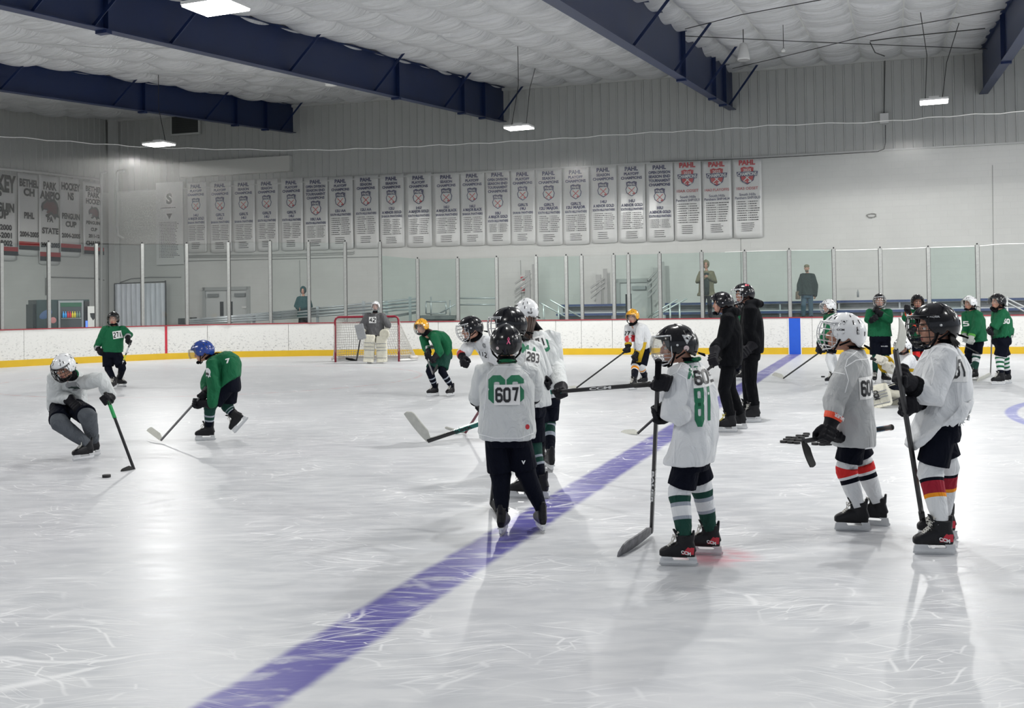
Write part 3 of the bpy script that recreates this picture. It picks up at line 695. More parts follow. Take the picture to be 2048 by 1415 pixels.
# end-wall banners: (x0,x1,top,bottom, items)
PANTHER = [(-.55,.0),(-.5,.18),(-.3,.32),(-.22,.48),(-.08,.36),(.1,.42),(.3,.4),(.45,.25),(.52,0),(.5,-.25),(.55,-.45),(.38,-.4),(.3,-.55),(.18,-.4),(.05,-.3),(-.08,-.42),(-.25,-.45),(-.3,-.36),(-.12,-.25),(-.2,-.12),(-.38,-.1),(-.48,-.2)]
LB = [(-42,33,342,520,[('OCKEY',.115,.19,.9),('S',.215,.10,.2),('PENGUIN',.39,.10,.8),('CUP',.47,.10,.6),('1999-2000',.62,.062,.95),('2000-2001',.71,.062,.95),('2001-2002',.80,.062,.95)],0,.84,'leftmost cup banner, partly out of view'),
      (35,76,346,511,[('BETHEL',.115,.09,.92),('  CH',.225,.09,.75),('PIHL',.51,.075,.5),('2004-2005',.74,.06,.92)],0,.83,'banner with the word Bethel and PIHL'),
      (77,118,350,529,[('PARK',.115,.085,.65),('AMPIO',.22,.085,.98),('PA',.49,.06,.3),('STATE',.62,.065,.8),('2004-2005',.78,.05,.92)],1,.86,'banner with a dark cat head crest and PA State, hanging lowest'),
      (119,159,354,513,[('HOCKEY',.115,.09,.92),('NS',.235,.09,.3),('PENGUIN',.49,.07,.88),('CUP',.59,.07,.55),('2004-2005',.735,.055,.92)],0,.84,'banner with the word Hockey and Penguin Cup'),
      (165,205,362,510,[('BETHEL',.10,.07,.8),('PARK',.18,.07,.6),('HOCKEY',.27,.07,.78),('PENGUINS',.56,.045,.8),('CUP',.65,.045,.4),('2011-12',.74,.045,.65),('CHAMPS',.84,.06,.8)],2,.89,'narrow banner nearest the corner reading Bethel Park Hockey')]
for i, (x0, x1, ty, by, items, logo, sy, lab) in enumerate(LB):
    off = 0.07; a = E(x0, ty, off); c = E(x1, ty+ (x1-x0)*.09, off); bt = E((x0+x1)/2, by, off)
    ex = (V((c.x-a.x, c.y-a.y, 0))).normalized(); mid = (a+c)/2; wd = V((c.x-a.x, c.y-a.y, 0)).length; ht = mid.z-bt.z
    nn = EN*-1
    mb = cloth('b', mid, ex, -Z, nn, wd, ht, None, seed=40+i)
    bo = mb.build('championship_banner', M_ban, None, True, base=mid); bo.location = mid
    tag(bo, 'white end wall %s' % lab, 'banner', 'school hockey banners on the end wall')
    f0 = mid-nn*0.055; T = MB()
    for s_, v, h, wf in items: put_text(T, s_, f0-Z*(v*ht), ex, Z, wd*wf, ht*h, 0, .055)
    T.build('lettering', M_blk, bo, base=mid)
    St = MB(); 
    for k, (dz, hh, mi) in enumerate(((.0, .05, 0), (.05, .05, 1))):
        z1 = f0-Z*((sy+dz)*ht); z2 = f0-Z*((sy+dz+hh)*ht)
        St.add([z2-ex*wd*.5, z2+ex*wd*.5, z1+ex*wd*.5, z1-ex*wd*.5], [(0,1,2,3)], mi)
    St.build('stripe', [M_bred, M_blk], bo, base=mid)
    if logo:
        Lg = MB(); q = f0-Z*((.36 if logo == 1 else .42)*ht); s_ = wd*(.8 if logo == 1 else .5)
        Lg.add([q+ex*x*s_+Z*y*s_ for x, y in PANTHER], [tuple(range(len(PANTHER)))], 0)
        Lg.add([q-nn*.004+ex*(x*s_*.8)+Z*(y*s_*.62+.02*s_) for x, y in PANTHER], [tuple(range(len(PANTHER)))], 1)
        Lg.build('crest', [M_blk, mat('dark_maroon', (0.09, 0.01, 0.015), .5)], bo, base=mid)

# ================================================================== WALL FITTINGS
def wall_box(name, x0, y0, x1, y1, depth, m, label, cat, off=0.0, build=True):
    a = W(x0, y0, off); c = W(x1, y1, off); mid = (a+c)/2; wd = abs((c-a).dot(WD)); ht = abs(a.z-c.z)
    mb = MB(); mb.box(mid-WN*depth/2, wd, depth, ht, 0, (WD, WN, Z)); o = mb.build(name, m, None, base=mid); o.location = mid
    return tag(o, label, cat), mid, wd, ht
def edge_bevel(o, w_=0.01):
    b_ = o.modifiers.new('b', 'BEVEL'); b_.width = w_; b_.segments = 2
o, *_ = wall_box('wall_panel', 366, 356, 585, 312, 0.25, mat('cream_panel', (0.66, 0.66, 0.62), .5, var=.03), 'long cream boxed panel above the left banners on the back wall', 'wall panel'); edge_bevel(o)
vo, vm, vw, vh = wall_box('wall_vent', 344, 232, 402, 268, 0.10, M_trim, 'square dark wall vent with pale frame below the leftmost beam', 'vent', .05)
mb = MB(); mb.box(vm-WN*0.11, vw-0.14, 0.02, vh-0.14, 0, (WD, WN, Z))
for k in range(8): mb.box(vm-WN*0.125+Z*(-vh/2+.1+k*(vh-.2)/7), vw-.16, .015, .03, 0, (WD, WN, Z))
mb.build('louver', mat('dark_grey', (.05,.055,.055), .6), vo, base=vm)
o, *_ = wall_box('junction_box', 1759, 228, 1777, 247, 0.14, M_white, 'small white junction box on the grey siding', 'junction box', .06); edge_bevel(o)
def wall_tube(name, pts, r, m, label, cat, off=.08, fn=None):
    q = [(fn or W)(x, y, off) for x, y in pts]; mb = MB(); mb.tube(q, r, 6); o = mb.build(name, m, None, True, base=q[0]); o.location = q[0]; return tag(o, label, cat)
M_cable = mat('black_cable', (.02,.02,.02), .6)
wall_tube('power_cable', [(1770,112),(1769,170),(1768,226)], .014, M_cable, 'black cable running down the siding into the junction box', 'cable')
wall_tube('power_cable', [(1771,250),(1771,285),(1768,298),(1755,303),(1600,312),(1520,316),(1300,324)], .014, M_cable, 'black cable leaving the junction box along the bottom of the siding', 'cable', .16)
mb = MB(); q = W(1743, 431, .02)
for k in range(26):
    a = k*.52; rr = .10+.05*random.random(); mb.tube([q+WD*(rr*math.cos(a)*1.2)+Z*rr*.55*math.sin(a)-WN*.02*(k % 3), q+WD*(rr*math.cos(a+.7)*1.2)+Z*rr*.55*math.sin(a+.7)-WN*.02*(k % 2)], .012, 5)
o = mb.build('wall_fitting', mat('tarnished_metal', (.35,.35,.33), .5, .4), None, base=q); o.location = q; tag(o, 'small round metal fitting alone on the white block wall', 'wall fitting')
# ribs/columns and pipes near the corner
def post(name, px, y0, y1, wd, m, label, cat, off=0.1, fn=W):
    a = fn(px, y0, off); c = fn(px, y1, off); c.x, c.y = a.x, a.y; mb = MB(); mid = (a+c)/2
    mb.box(mid, wd, wd, abs(a.z-c.z), 0, (WD, WN, Z)); o = mb.build(name, m, None, base=mid); o.location = mid; return tag(o, label, cat)
post('wall_column', 226, 216, 700, .30, M_trim, 'pale square steel column standing in the far left corner', 'column', .2)
wall_tube('drain_pipe', [(248,342),(236,342),(234,345),(234,450),(236,470),(246,476)], .05, M_trim, 'pale pipe running down beside the corner column', 'pipe', .50)
wall_tube('drain_pipe', [(212,344),(204,346),(203,360),(203,700)], .055, M_trim, 'pale pipe rising along the end wall beside the narrow banner', 'pipe', .25, E)
wall_tube('drain_pipe', [(-60,330),(0,337),(100,347),(199,359)], .05, M_trim, 'long pale pipe running along the end wall above the banners', 'pipe', .12, E)
wall_tube('conduit', [(92,590),(92,556),(98,553.5),(190,556),(208,560)], .022, mat('grey_conduit', (.28,.29,.28), .5), 'thin grey conduit on the end wall above the vending machine', 'conduit', .04, E)
wall_tube('conduit', [(236,566),(262,557),(300,554),(362,554)], .02, mat('grey_conduit', (.28,.29,.28), .5), 'thin grey conduit on the back wall above the curtain', 'conduit', .04)
for k, (y0, y1) in enumerate(((509,505.5),(512.5,509))):
    wall_tube('conduit', [(375,y0+2),(560,y0-1),(706,y1-2),(708,y1-4)], .022, M_trim, 'pale conduit under the left banners, %s of a pair' % ('upper', 'lower')[k], 'conduit', .05)
wall_tube('conduit', [(365,522),(500,519),(760,513)], .012, mat('grey_conduit', (.28,.29,.28), .5), 'thin grey line running along the back wall under the conduit pair', 'conduit', .03)
for k, px in enumerate((599, 1041, 1480, 1985)):
    wall_tube('wall_joint', [(px, 520 if px < 1400 else 330),(px+3, 628)], .008, mat('grey_conduit', (.28,.29,.28), .5), 'thin vertical joint line on the back wall, %s from the left' % ORD[k], 'joint line', .01)
# notice board with the big letter near the corner
so, sm, sw, sh_ = wall_box('notice_board', 313, 366, 368, 528, .05, M_ban, 'tall white board of small print with a large letter, left of the banner row', 'notice board', .07)
mb = MB(); rnd = random.Random(5); f0 = sm-WN*.055; put_text(mb, 'S', f0+Z*sh_*.30, WD, Z, .5, .42, 0, .05)
mb.add([f0+Z*sh_*.09+WD*x*.28+Z*y*.28 for x, y in [(-.5,.35),(.5,.35),(0,-.5)]], [(0,1,2)]); smudge_rows(mb, f0+Z*sh_*.19, WD, Z, sw*.7, .12, 1, rnd, 0, 1)
smudge_rows(mb, f0-Z*sh_*.2, WD, Z, sw*.8, sh_*.44, 24, rnd, 0, 1); mb.build('printed_text', M_blk, so, base=sm)
# ---- doors on the back wall
def door(name, x0, x1, ty, by, leaves, lab):
    a = W(x0, ty, 0); c = W(x1, ty, 0); b0 = W(x0, by, 0); mid = (a+c)/2; wd = (c-a).dot(WD); z1 = (a.z+c.z)/2; z0 = 0.0
    o = MB(); 
    for s_ in (-1, 1): o.box(mid+WD*(s_*(wd/2-.06))-WN*.05+Z*(z1/2-mid.z), .12, .16, z1, 0, (WD, WN, Z))
    o.box(mid-WN*.05+Z*(z1-.06-mid.z), wd, .16, .14, 0, (WD, WN, Z)); fr = struct(o.build(name, mat('door_frame_grey', (.42,.44,.43), .5), None, base=V((mid.x, mid.y, 0)))); fr.location = (mid.x, mid.y, 0)
    B = V((mid.x, mid.y, 0)); n = leaves; lw = (wd-.24)/n
    for k in range(n):
        cx = -wd/2+.12+lw*(k+.5); q = MB(); q.box(B+WD*cx-WN*.04+Z*((z1-.14)/2), lw-.015, .05, z1-.14, 0, (WD, WN, Z)); q.build('door_leaf', mat('door_grey', (.62,.64,.63), .45), fr, base=B)
        q = MB(); q.box(B+WD*(cx+(.2 if (n == 1 or k) else -.1)*lw)-WN*.12+Z*(z1-.32), lw*.5, .10, .13, 0, (WD, WN, Z)); q.build('door_closer', mat('door_closer_grey', (.30,.32,.32), .4, .5), fr, base=B)
        if n == 2:
            q = MB(); sg = 1 if k == 0 else -1; q.box(B+WD*(cx+sg*lw*.28)-WN*.07+Z*1.42, lw*.17, .012, .85, 0, (WD, WN, Z)); q.build('door_window', mat('dark_glass', (.015,.018,.02), .1), fr, base=B)
    return fr
d1 = door('door_1', 408, 501, 574, 700, 2, '')
d2 = door('door_2', 1234, 1302, 557.5, 700, 1, '')
q = MB(); c = W(488.5, 614, .1); q.box(c, .22, .012, .09, 0, (WD, WN, Z)); o = q.build('door_sign', M_white, None, base=c); o.location = c; tag(o, 'tiny white sign beside the right leaf of the double door', 'sign')
# ---- spectator seating
M_seat = mat('blue_seat_edge', (.02,.05,.16), .45); M_riser = mat('bleacher_grey', (.22,.23,.24), .6, .1, var=.15)
gx0 = bpt(1078, None, .0); 
def stand(name, xa, xb, label):
    a = bpt(xa); c = bpt(xb) if xb < 2090 else bpt(2090)+dR*9
    d = (c-a); ln = d.length; d.normalize(); n = V((-d.y, d.x, 0)); n = n if n.y > 0 else -n
    root = empty(name, a+n*1.2, label, 'bleachers'); B = root.location
    for k, (off, z) in enumerate(((1.5, .62), (2.1, .90), (2.7, 1.20), (3.3, 1.50))):
        q = MB(); q.box(a+d*ln/2+n*off+Z*z, ln, .26, .035, 0, (d, n, Z)); q.build('seat_plank', M_alu, root, base=B)
        q = MB(); q.box(a+d*ln/2+n*(off-.135)+Z*(z-.012), ln, .02, .075, 0, (d, n, Z)); q.build('seat_edge', M_seat, root, base=B)
        q = MB(); q.box(a+d*ln/2+n*(off-.40)+Z*(z-.26), ln, .26, .035, 0, (d, n, Z)); q.build('foot_plank', M_alu, root, base=B)
        q = MB(); q.box(a+d*ln/2+n*(off+.06)+Z*((z-.05)/2), ln-.1, .02, z-.06, 0, (d, n, Z)); q.build('riser', M_riser, root, base=B)
    q = MB()
    for k in range(int(ln/1.8)+1):
        x = min(ln-.05, .05+k*1.8)
        for off, z in ((1.5, .62), (2.1, .90), (2.7, 1.20), (3.3, 1.50)): q.box(a+d*x+n*off+Z*z/2, .05, .05, z-.02, 0, (d, n, Z))
    q.build('support_frame', M_alu, root, base=B)
    return root
stand('bleachers', 1078, 1228, 'short set of bleachers left of the single door, behind the gate')
stand('bleachers', 1308, 2200, 'long silver bleachers with blue edges behind the right half of the glass')
# sloped stair handrails seen through the glass
def P3(x, y, off): return onb(x, y, off)
M_rail = mat('bright_rail', (.72,.74,.75), .3, .4)
def handrail(name, rails, posts, off, label, cat='handrail', r=.025):
    q0 = P3(*rails[0][0], off); root = empty(name, q0, label, cat)
    for (a, c) in rails:
        q = MB(); q.tube([P3(*a, off), P3(*c, off)], r, 8, dome=True); q.build('rail', M_rail, root, True, base=q0)
    for (a, c) in posts:
        q = MB(); e = P3(*c, off); s_ = P3(*a, off); e.x, e.y = s_.x, s_.y; q.tube([s_, e], r*1.1, 8); q.build('rail_post', M_rail, root, True, base=q0)
    return root
handrail('stair_handrail', [((1078,604),(1131,633)),((1101,600),(1160,633))], [((1087,608),(1087,660)),((1117,611),(1117,660))], .9, 'pair of sloping silver stair rails by the short bleachers, falling to the right')
handrail('stair_handrail', [((1354,599),(1297,633)),((1373,597),(1308,634))], [((1340,607),(1340,660)),((1359,606),(1359,660))], .9, 'pair of sloping silver stair rails by the long bleachers, falling to the left')
handrail('stair_handrail', [((2015,597),(2066,622)),((2012,603),(2066,632))], [((2014,592),(2014,660))], .9, 'sloping silver stair rail at the right end of the long bleachers')
# long access ramp with rails
M_rp = mat('galvanised_rail', (.46,.49,.51), .35, .4, var=.15, vscale=6)
root = empty('access_ramp', bpt(640, None, 1.2), 'long sloping ramp with galvanised tube railings behind the goal', 'ramp'); B = root.location
def rl(p, y0, p2, y1, off, r=.028):
    q = MB(); q.tube([onb(p, y0, off), onb(p2, y1, off)], r, 8); q.build('ramp_rail', M_rp, root, True, base=B)
for off, dy in ((1.2, 0), (2.5, -6)):
    for yy in (0, 5.5, 11, ):
        rl(372, 641+yy*.6+dy*.2, 560+3, 626+yy+dy*.5, off); rl(563, 626+yy+dy*.5, 832, 603+yy*1.3+dy, off)
for px, yt, yb in ((508,630,660),(544,622,660),(635,612,660),(727,602,660),(773,602,660),(820,593,660)):
    q = MB(); a = onb(px, yt, 1.2); q.box(V((a.x, a.y, a.z/2)), .09, .06, a.z); q.build('ramp_post', M_rp, root, base=B)
q = MB(); a = onb(372, 655, 1.3); c = onb(832, 622, 1.3); a2 = onb(372, 655, 2.6); c2 = onb(832, 622, 2.6)
a.z = .1; a2.z = .1; c2.z = c.z
q.add([a, c, c2, a2, a-Z*.08, c-Z*.08, c2-Z*.08, a2-Z*.08], [(0,1,2,3),(7,6,5,4),(0,4,5,1),(3,2,6,7),(0,3,7,4),(1,5,6,2)]); q.build('ramp_deck', M_riser, root, base=B)
# landing platform beside the ramp's top
root = empty('landing_platform', bpt(900, None, 2.0), 'raised grey landing with square tube rails at the top of the ramp', 'platform'); B = root.location
for (a, c) in (((852,603),(892,603)),((852,603),(852,627)),((892,603),(892,627)),((852,627),(892,627)),((880,626),(911,608)),((900,600),(900,640)),((862,593),(862,640)),((915,596),(993,596)),((915,609),(993,609))):
    q = MB(); q.tube([onb(*a, 2.0), onb(*c, 2.0)], .025, 6); q.build('platform_rail', M_rp, root, True, base=B)
q = MB(); a = onb(842, 628, 2.0); c = onb(912, 628, 2.0); q.box((a+c)/2+Z*-.1, (c-a).length, 1.3, .12, 0, ((c-a).normalized(), V((0,1,0)), Z)); q.box(V(((a+c)/2).to_tuple())*1+Z*(-a.z/2-.1), (c-a).length*.95, 1.0, a.z-.15, 0, ((c-a).normalized(), V((0,1,0)), Z)); q.build('platform_deck', M_riser, root, base=B)
# folded stair frames leaning against the wall: post with three oblique arms
M_wood = mat('pale_grey_frame', (.44,.44,.43), .6, var=.1)
for (px, yt, yb, arms, lab) in ((1055,540,600,[((1030,567),(1062,546)),((1031,578),(1062,557)),((1030,588),(1060,566))],'behind the tall white-helmet person'),
                       (1197,549,640,[((1181,576),(1208,556)),((1181,585),(1208,564)),((1181,596),(1208,573))],'left of the single door'),
                       (1311,535,600,[((1296,560),(1318,537)),((1295,571),(1318,549)),((1296,583),(1317,562)),((1296,595),(1317,573))],'right of the single door')):
    p0 = W(px, yt, .5); root = empty('rail_frame', p0, 'pale frame with oblique arms at the wall, '+lab, 'rail frame', 'upright frames with oblique arms')
    q = MB(); e = W(px, yb, .5); e.x, e.y = p0.x, p0.y; q.box((p0+e)/2, .18, .08, p0.z-e.z, 0, (WD, WN, Z)); q.build('upright', M_wood, root, base=p0)
    q = MB(); p1 = W(px+13, yt-12, .4); e1 = W(px+16, yb+18, .4); d = (p1-e1).normalized(); q.box((p1+e1)/2, .14, .06, (p1-e1).length, 0, (WD, WN, d)); q.build('upright', M_wood, root, base=p0)
    for a, c in arms:
        q = MB(); q.tube([W(*a, .62), W(*c, .5)], .035, 6); q.build('arm', M_wood, root, base=p0)
o, om, ow, oh = wall_box('fire_cabinet', 1043, 551, 1052, 584, .12, M_white, 'small white and red safety notice on the wall behind the first upright frame', 'safety sign', .02)
q = MB(); q.box(om-WN*.13+Z*oh*.32, ow*.95, .01, oh*.22, 0, (WD, WN, Z)); q.box(om-WN*.13-Z*oh*.32, ow*.95, .01, oh*.22, 0, (WD, WN, Z)); q.build('red_plate', M_redpaint, o, base=om)
for k, (px, yt, yb) in enumerate(((1252.5, 588, 660), (1261, 587, 660))):
    a = onb(px, yt, .25); q = MB(); q.box(V((a.x, a.y, (a.z+.9)/2)), .05, .05, a.z-.9); o = q.build('gate_stanchion', M_dark, None, base=V((a.x, a.y, 0))); o.location = (a.x, a.y, 0); tag(o, 'black upright bar behind the glass at the single door, %s of two' % ('left', 'right')[k], 'stanchion')
o, *_ = wall_box('bin', 1238, 614, 1247, 640, .35, mat('brown_grey', (.12,.11,.10), .6), 'small dark bin at the left jamb of the single door', 'bin', .2)
# small junk by the double door
for k, (x0, x1, y0) in enumerate(((365,370,636),(388,394,634))):
    o, *_ = wall_box('equipment_box', x0, y0, x1, 648, .3, mat('dark_grey', (.05,.055,.055), .6), 'small dark equipment box %s of the double door' % ('far left', 'just left')[k], 'box', .3)
# water bottle on the top bleacher
a = onb(1716, 594, 3.2); q = MB(); q.tube([a, a+Z*.16, a+Z*.20, a+Z*.24], [.035, .035, .014, .014], 10); o = q.build('water_bottle', mat('bottle_grey', (.25,.27,.28), .2), None, True, base=a); o.location = a; tag(o, 'slim grey bottle standing on the top bleacher plank', 'bottle')
# ---- curtain with rod
root = empty('hanging_curtain', V((W(280,600,.5).x, W(280,600,.5).y, 0)), 'pale translucent curtain hanging from a black frame in the left corner', 'curtain'); B = root.location
a = W(229, 567, .5); c = W(331, 563, .5); n_ = 60; rows = []
for j in range(8):
    z_ = a.z-.02+(0.15-a.z)*j/7; rows.append([V((a.x, a.y, 0))+(V((c.x-a.x, c.y-a.y, 0)))*(i/n_)+WN*(.06*math.sin(i*1.1+.3*math.sin(j))+.03*math.sin(i*2.7+j*.4))+Z*z_ for i in range(n_+1)])
q = MB(); q.add([p for r in rows for p in r], [(j*(n_+1)+i, j*(n_+1)+i+1, (j+1)*(n_+1)+i+1, (j+1)*(n_+1)+i) for j in range(7) for i in range(n_)])
q.build('curtain_cloth', mat('pale_curtain', (.80,.84,.90), .7, var=.1, vscale=3), root, True, base=B)
q = MB(); q.tube([V((c.x, c.y, 0)), c+Z*.05], .03, 8); q.build('frame_pole', M_dark, root, base=B)
q = MB(); q.tube([V((a.x, a.y, 0)), a], .025, 8); q.build('frame_pole', M_dark, root, base=B)
q = MB(); q.tube([a, c], .02, 8); q.build('curtain_rod', M_dark, root, base=B)
# ---- vending machine (in front of the end wall)
vp = onb(70, 655, 3.0); vq = onb(180, 655, 3.0)
a = V((vp.x, vp.y, 0)); c = V((vq.x, vq.y, 0)); d = (c-a).normalized(); n = V((-d.y, d.x, 0)); n = n if n.y > 0 else -n
ht = onb(120, 599, 3.0).z; wv = (c-a).length
root = empty('vending_machine', (a+c)/2, 'dark green vending machine with lit glass front near the left corner', 'vending machine'); B = root.location
def vb(name, x0, x1, z0, z1, y0, y1, m): 
    q = MB(); q.box(a+d*((x0+x1)/2*wv)+n*((y0+y1)/2)+Z*((z0+z1)/2*ht), (x1-x0)*wv, y1-y0, (z1-z0)*ht, 0, (d, n, Z)); return q.build(name, m, root, base=B)
M_vg = mat('vending_green', (.012,.035,.035), .35, var=.3, vscale=2)
vb('cabinet', 0.04, 1, 0, 1, .05, .9, M_vg); vb('side_panel', 0, .06, 0, .93, .2, .9, mat('vending_side', (.04,.06,.06), .5))
vb('door_frame', .42, .88, .05, .985, .0, .05, mat('vending_frame', (.30,.32,.33), .35, .6))
vb('display_back', .455, .845, .08, .95, -.012, .0, mat('display_dark', (.05,.06,.07), .5))
vb('header', .455, .845, .88, .95, -.02, -.012, mat('header_green', (.01,.10,.05), .4))
vb('keypad_column', .90, .99, .05, .97, -.01, .05, M_dark)
o = vb('screen', .915, .97, .50, .64, -.03, -.01, mat('screen_blue', (.10,.22,.9), .4, emit=1.2))
for k, z in enumerate((.68, .50, .33, .16)): vb('shelf', .47, .83, z, z+.012, -.03, -.012, mat('shelf_grey', (.5,.52,.54), .4))
rnd = random.Random(3)
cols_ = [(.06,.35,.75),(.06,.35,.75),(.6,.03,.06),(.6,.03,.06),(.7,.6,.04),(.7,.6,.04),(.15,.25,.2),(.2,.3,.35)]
for k in range(8):
    x = .50+k*.042; q = MB(); p0 = a+d*(x*wv)-n*.05+Z*(.70*ht); q.tube([p0, p0+Z*.12, p0+Z*.16, p0+Z*.2], [.03,.03,.012,.012], 8, dome=False)
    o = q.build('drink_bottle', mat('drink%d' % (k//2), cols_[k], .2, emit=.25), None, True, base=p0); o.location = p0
    tag(o, ['blue','blue','red','red','yellow','yellow','green','pale'][k]+' drink bottle on the lit top shelf of the vending machine', 'bottle', 'drinks in the vending machine')
q = MB(); f0 = a+n*.04; put_text(q, 'GOODNESS', a+d*.23*wv+n*.035+Z*.40*ht, d, Z, .33*wv, .12*ht, 0, .06, fit=False); put_text(q, 'INSIDE', a+d*.23*wv+n*.035+Z*.26*ht, d, Z, .33*wv, .12*ht, 0, .06, fit=False)
q.build('lettering', mat('letter_cream', (.7,.7,.6), .5), root, base=B)
q = MB(); q.ell(a+d*.33*wv+n*.04+Z*.66*ht, .10, .01, .10, (d, n, Z)); q.build('round_sticker', mat('sticker_red', (.5,.2,.2), .5), root, base=B)
q = MB(); q.ell(a+d*.20*wv+n*.04+Z*.76*ht, .22, .01, .12, ((d*.8+Z*.5).normalized(), n, (Z*.8-d*.5).normalized())); q.build('fruit_graphic', mat('sticker_blue', (.05,.10,.22), .5), root, base=B)
q = MB(); pc = onb(186, 635, 2.9); q.box(pc, .34, .02, .75, 0, (d, n, Z)); o = q.build('wall_poster', M_white, None, base=pc); o.location = pc; tag(o, 'small white poster with a dark shield mark right of the vending machine', 'poster')
q = MB(); q.add([pc-n*.015+d*x*.2+Z*(y*.2+.05) for x, y in [(-.5,.5),(.5,.5),(.4,-.1),(0,-.7),(-.4,-.1)]], [(0,1,2,3,4)]); q.build('shield_mark', M_blk, o, base=pc)

# ================================================================== LAMPS, SPEAKERS, WIRES
M_lamp = mat('lamp_glow', (1.0, 0.995, 0.97), .5, emit=14)
def high_bay(p, ln, wd, ang, power, wires, label):
    root = empty('high_bay_lamp', p, label, 'ceiling lamp', 'bright rectangular hall lamps'); ex = V((math.cos(ang), math.sin(ang), 0)); ey = V((-ex.y, ex.x, 0))
    q = MB(); q.box(p+Z*.05, ln, wd, .05, 0, (ex, ey, Z)); q.box(p+Z*.11, ln*.35, wd*.4, .08, 0, (ex, ey, Z)); q.build('housing', M_white, root, base=p)
    q = MB(); q.box(p+Z*.01, ln*.97, wd*.95, .03, 0, (ex, ey, Z)); q.build('lens', M_lamp, root, base=p)
    for e in wires:
        q = MB(); q.tube([p+Z*.1+ex*(ln*.3 if e[0] > 0 else -ln*.3), (p+Z*.1)*.5+V(e[1])*.5+V((0,0,-.05)), V(e[1])], .010, 5); q.build('hanging_wire', M_cable, root, base=p)
    area_light(p-Z*.03, ln*.9, wd*.9, power*.42)
    l = bpy.data.lights.new('lamp_light', 'SPOT'); l.spot_size = math.radians(172); l.spot_blend = .12; l.shadow_soft_size = .09; l.energy = power*2.3; l.color = (1.0, .99, .96)
    o = bpy.data.objects.new('lamp_light', l); COL.objects.link(o); o.location = p-Z*.11
def roof_at(p): # ceiling point above p
    v = (V((p.x-corner.x, p.y-corner.y, 0))); 
    det = WD.x*HB.y-WD.y*HB.x; u_ = (v.x*HB.y-v.y*HB.x)/det; v_ = (WD.x*v.y-WD.y*v.x)/det
    return V((p.x, p.y, ZT+vs*v_))
PW = 120
for (px, py, dep, ln, wd_, wires, lab) in ((432, 17, 15.2, .80, .62, 2, 'large bright lamp hanging before the long beam at the top of the view'),
                                   (318, 290, 30.6, .80, .55, 1, 'glowing lamp hanging in the far left corner behind the net'),
                                   (1038, 257, 28.0, .72, .5, 1, 'glowing lamp hanging just right of the middle beam end'),
                                   (1868, 205, 25.5, .66, .5, 1, 'glowing lamp hanging at the right below a black cable')):
    p = D(px, py, dep); w_ = []
    if dep < 20: w_ = [(1, roof_at(p+V((.28,0,0)))), (-1, roof_at(p-V((.28,0,0))))]
    elif px == 1038: w_ = [(1, W(1077, 112, 3.0)), (-1, roof_at(p))]
    elif px == 1868: w_ = [(1, D(1918, 46, 26)), (-1, roof_at(p-V((.3,0,0))))]
    else: w_ = [(1, roof_at(p))]
    high_bay(p, ln, wd_, math.radians(-22), {432: 100, 318: 280, 1038: 400, 1868: 330}[px], w_, lab)
for k, (x, y) in enumerate(((-14,22),(-5,23),(-12,11),(3,13),(13,14),(14,24),(20,16),(-4,3),(6,4),(16,5),(24,26),(7,21.5))):
    p = V((x, y, 0)); p.z = roof_at(p).z-1.0
    qx, qy = proj(p)
    if p.y > 1 and -60 < qx < 2110 and -40 < qy < 600: p.z = CAM.z+(-90-0)*0+ (p.z-CAM.z)
    if p.y > 1 and -60 < qx < 2110 and qy > -40: continue
    high_bay(p, .8, .6, math.radians(-22), (480 if x == 17 else 130) if x > 9 else (80 if y < 12 else 240), [(1, roof_at(p))], 'hall lamp out of view above the ice')
# extra powerful fixtures just outside the frame keep the ice evenly lit
for x, y in ((-9, 9), (1, 8), (9.5, 9.5), (17, 12), (-15, 15)):
    p = V((x, y, 6.1)); high_bay(p, .8, .6, math.radians(-22), (480 if x == 17 else 130) if x > 9 else (80 if y < 12 else 240), [(1, roof_at(p))], 'hall lamp out of view above the ice')
def lathe(prof, c, n=20):
    q = MB(); q.loft([[c+V((r*math.cos(2*math.pi*i/n), r*math.sin(2*math.pi*i/n), z)) for i in range(n)] for r, z in prof]); return q
c = D(1487, 102, 27.0); q = lathe([(.16,-.24),(.165,-.20),(.10,.18),(.04,.22)], c); o = q.build('hanging_speaker', M_white, None, True, base=c); o.location = c; tag(o, 'white conical speaker hanging beside the third beam', 'speaker')
q = MB(); q.tube([c+Z*.2, roof_at(c)], .012, 6); q.build('drop_rod', M_cable, o, base=c); q = lathe([(.15,-.245),(.15,-.25)], c); q.build('speaker_grille', mat('grille_grey', (.3,.3,.3), .6), o, base=c)
c = D(662, 164, 29.0); q = lathe([(.16,-.10),(.17,-.09),(.17,.12),(.15,.13)], c); o = q.build('hanging_speaker', M_white, None, True, base=c); o.location = c; tag(o, 'white drum-shaped speaker under the middle of the long beam', 'speaker')
q = MB(); q.tube([c+Z*.1, roof_at(c)], .012, 6); q.build('drop_rod', M_cable, o, base=c)
c = D(1567, 100, 26.5); q = lathe([(.05,-.05),(.06,.0),(.03,.05)], c); o = q.build('smoke_detector', M_white, None, True, base=c); o.location = c; tag(o, 'tiny white sensor hanging from the ceiling right of the conical speaker', 'sensor')
q = MB(); q.tube([c+Z*.04, roof_at(c)], .008, 6); q.build('drop_rod', M_cable, o, base=c)
def wire(pts, r, m, lab):
    q = MB(); q.tube(pts, r, 5); o = q.build('ceiling_wire', m, None, True, base=pts[0]); o.location = pts[0]; tag(o, lab, 'wire')
wire([D(1370,58,24), D(1480,30,22), D(1640,0,20), D(1700,-20,19)], .010, M_cable, 'dark wire crossing the upper ceiling from the third beam to the right')
wire([D(1465,137,30), D(1600,105,27), D(1800,55,24), D(2010,18,21)], .010, M_cable, 'dark wire running from the third beam end across to the fourth beam')
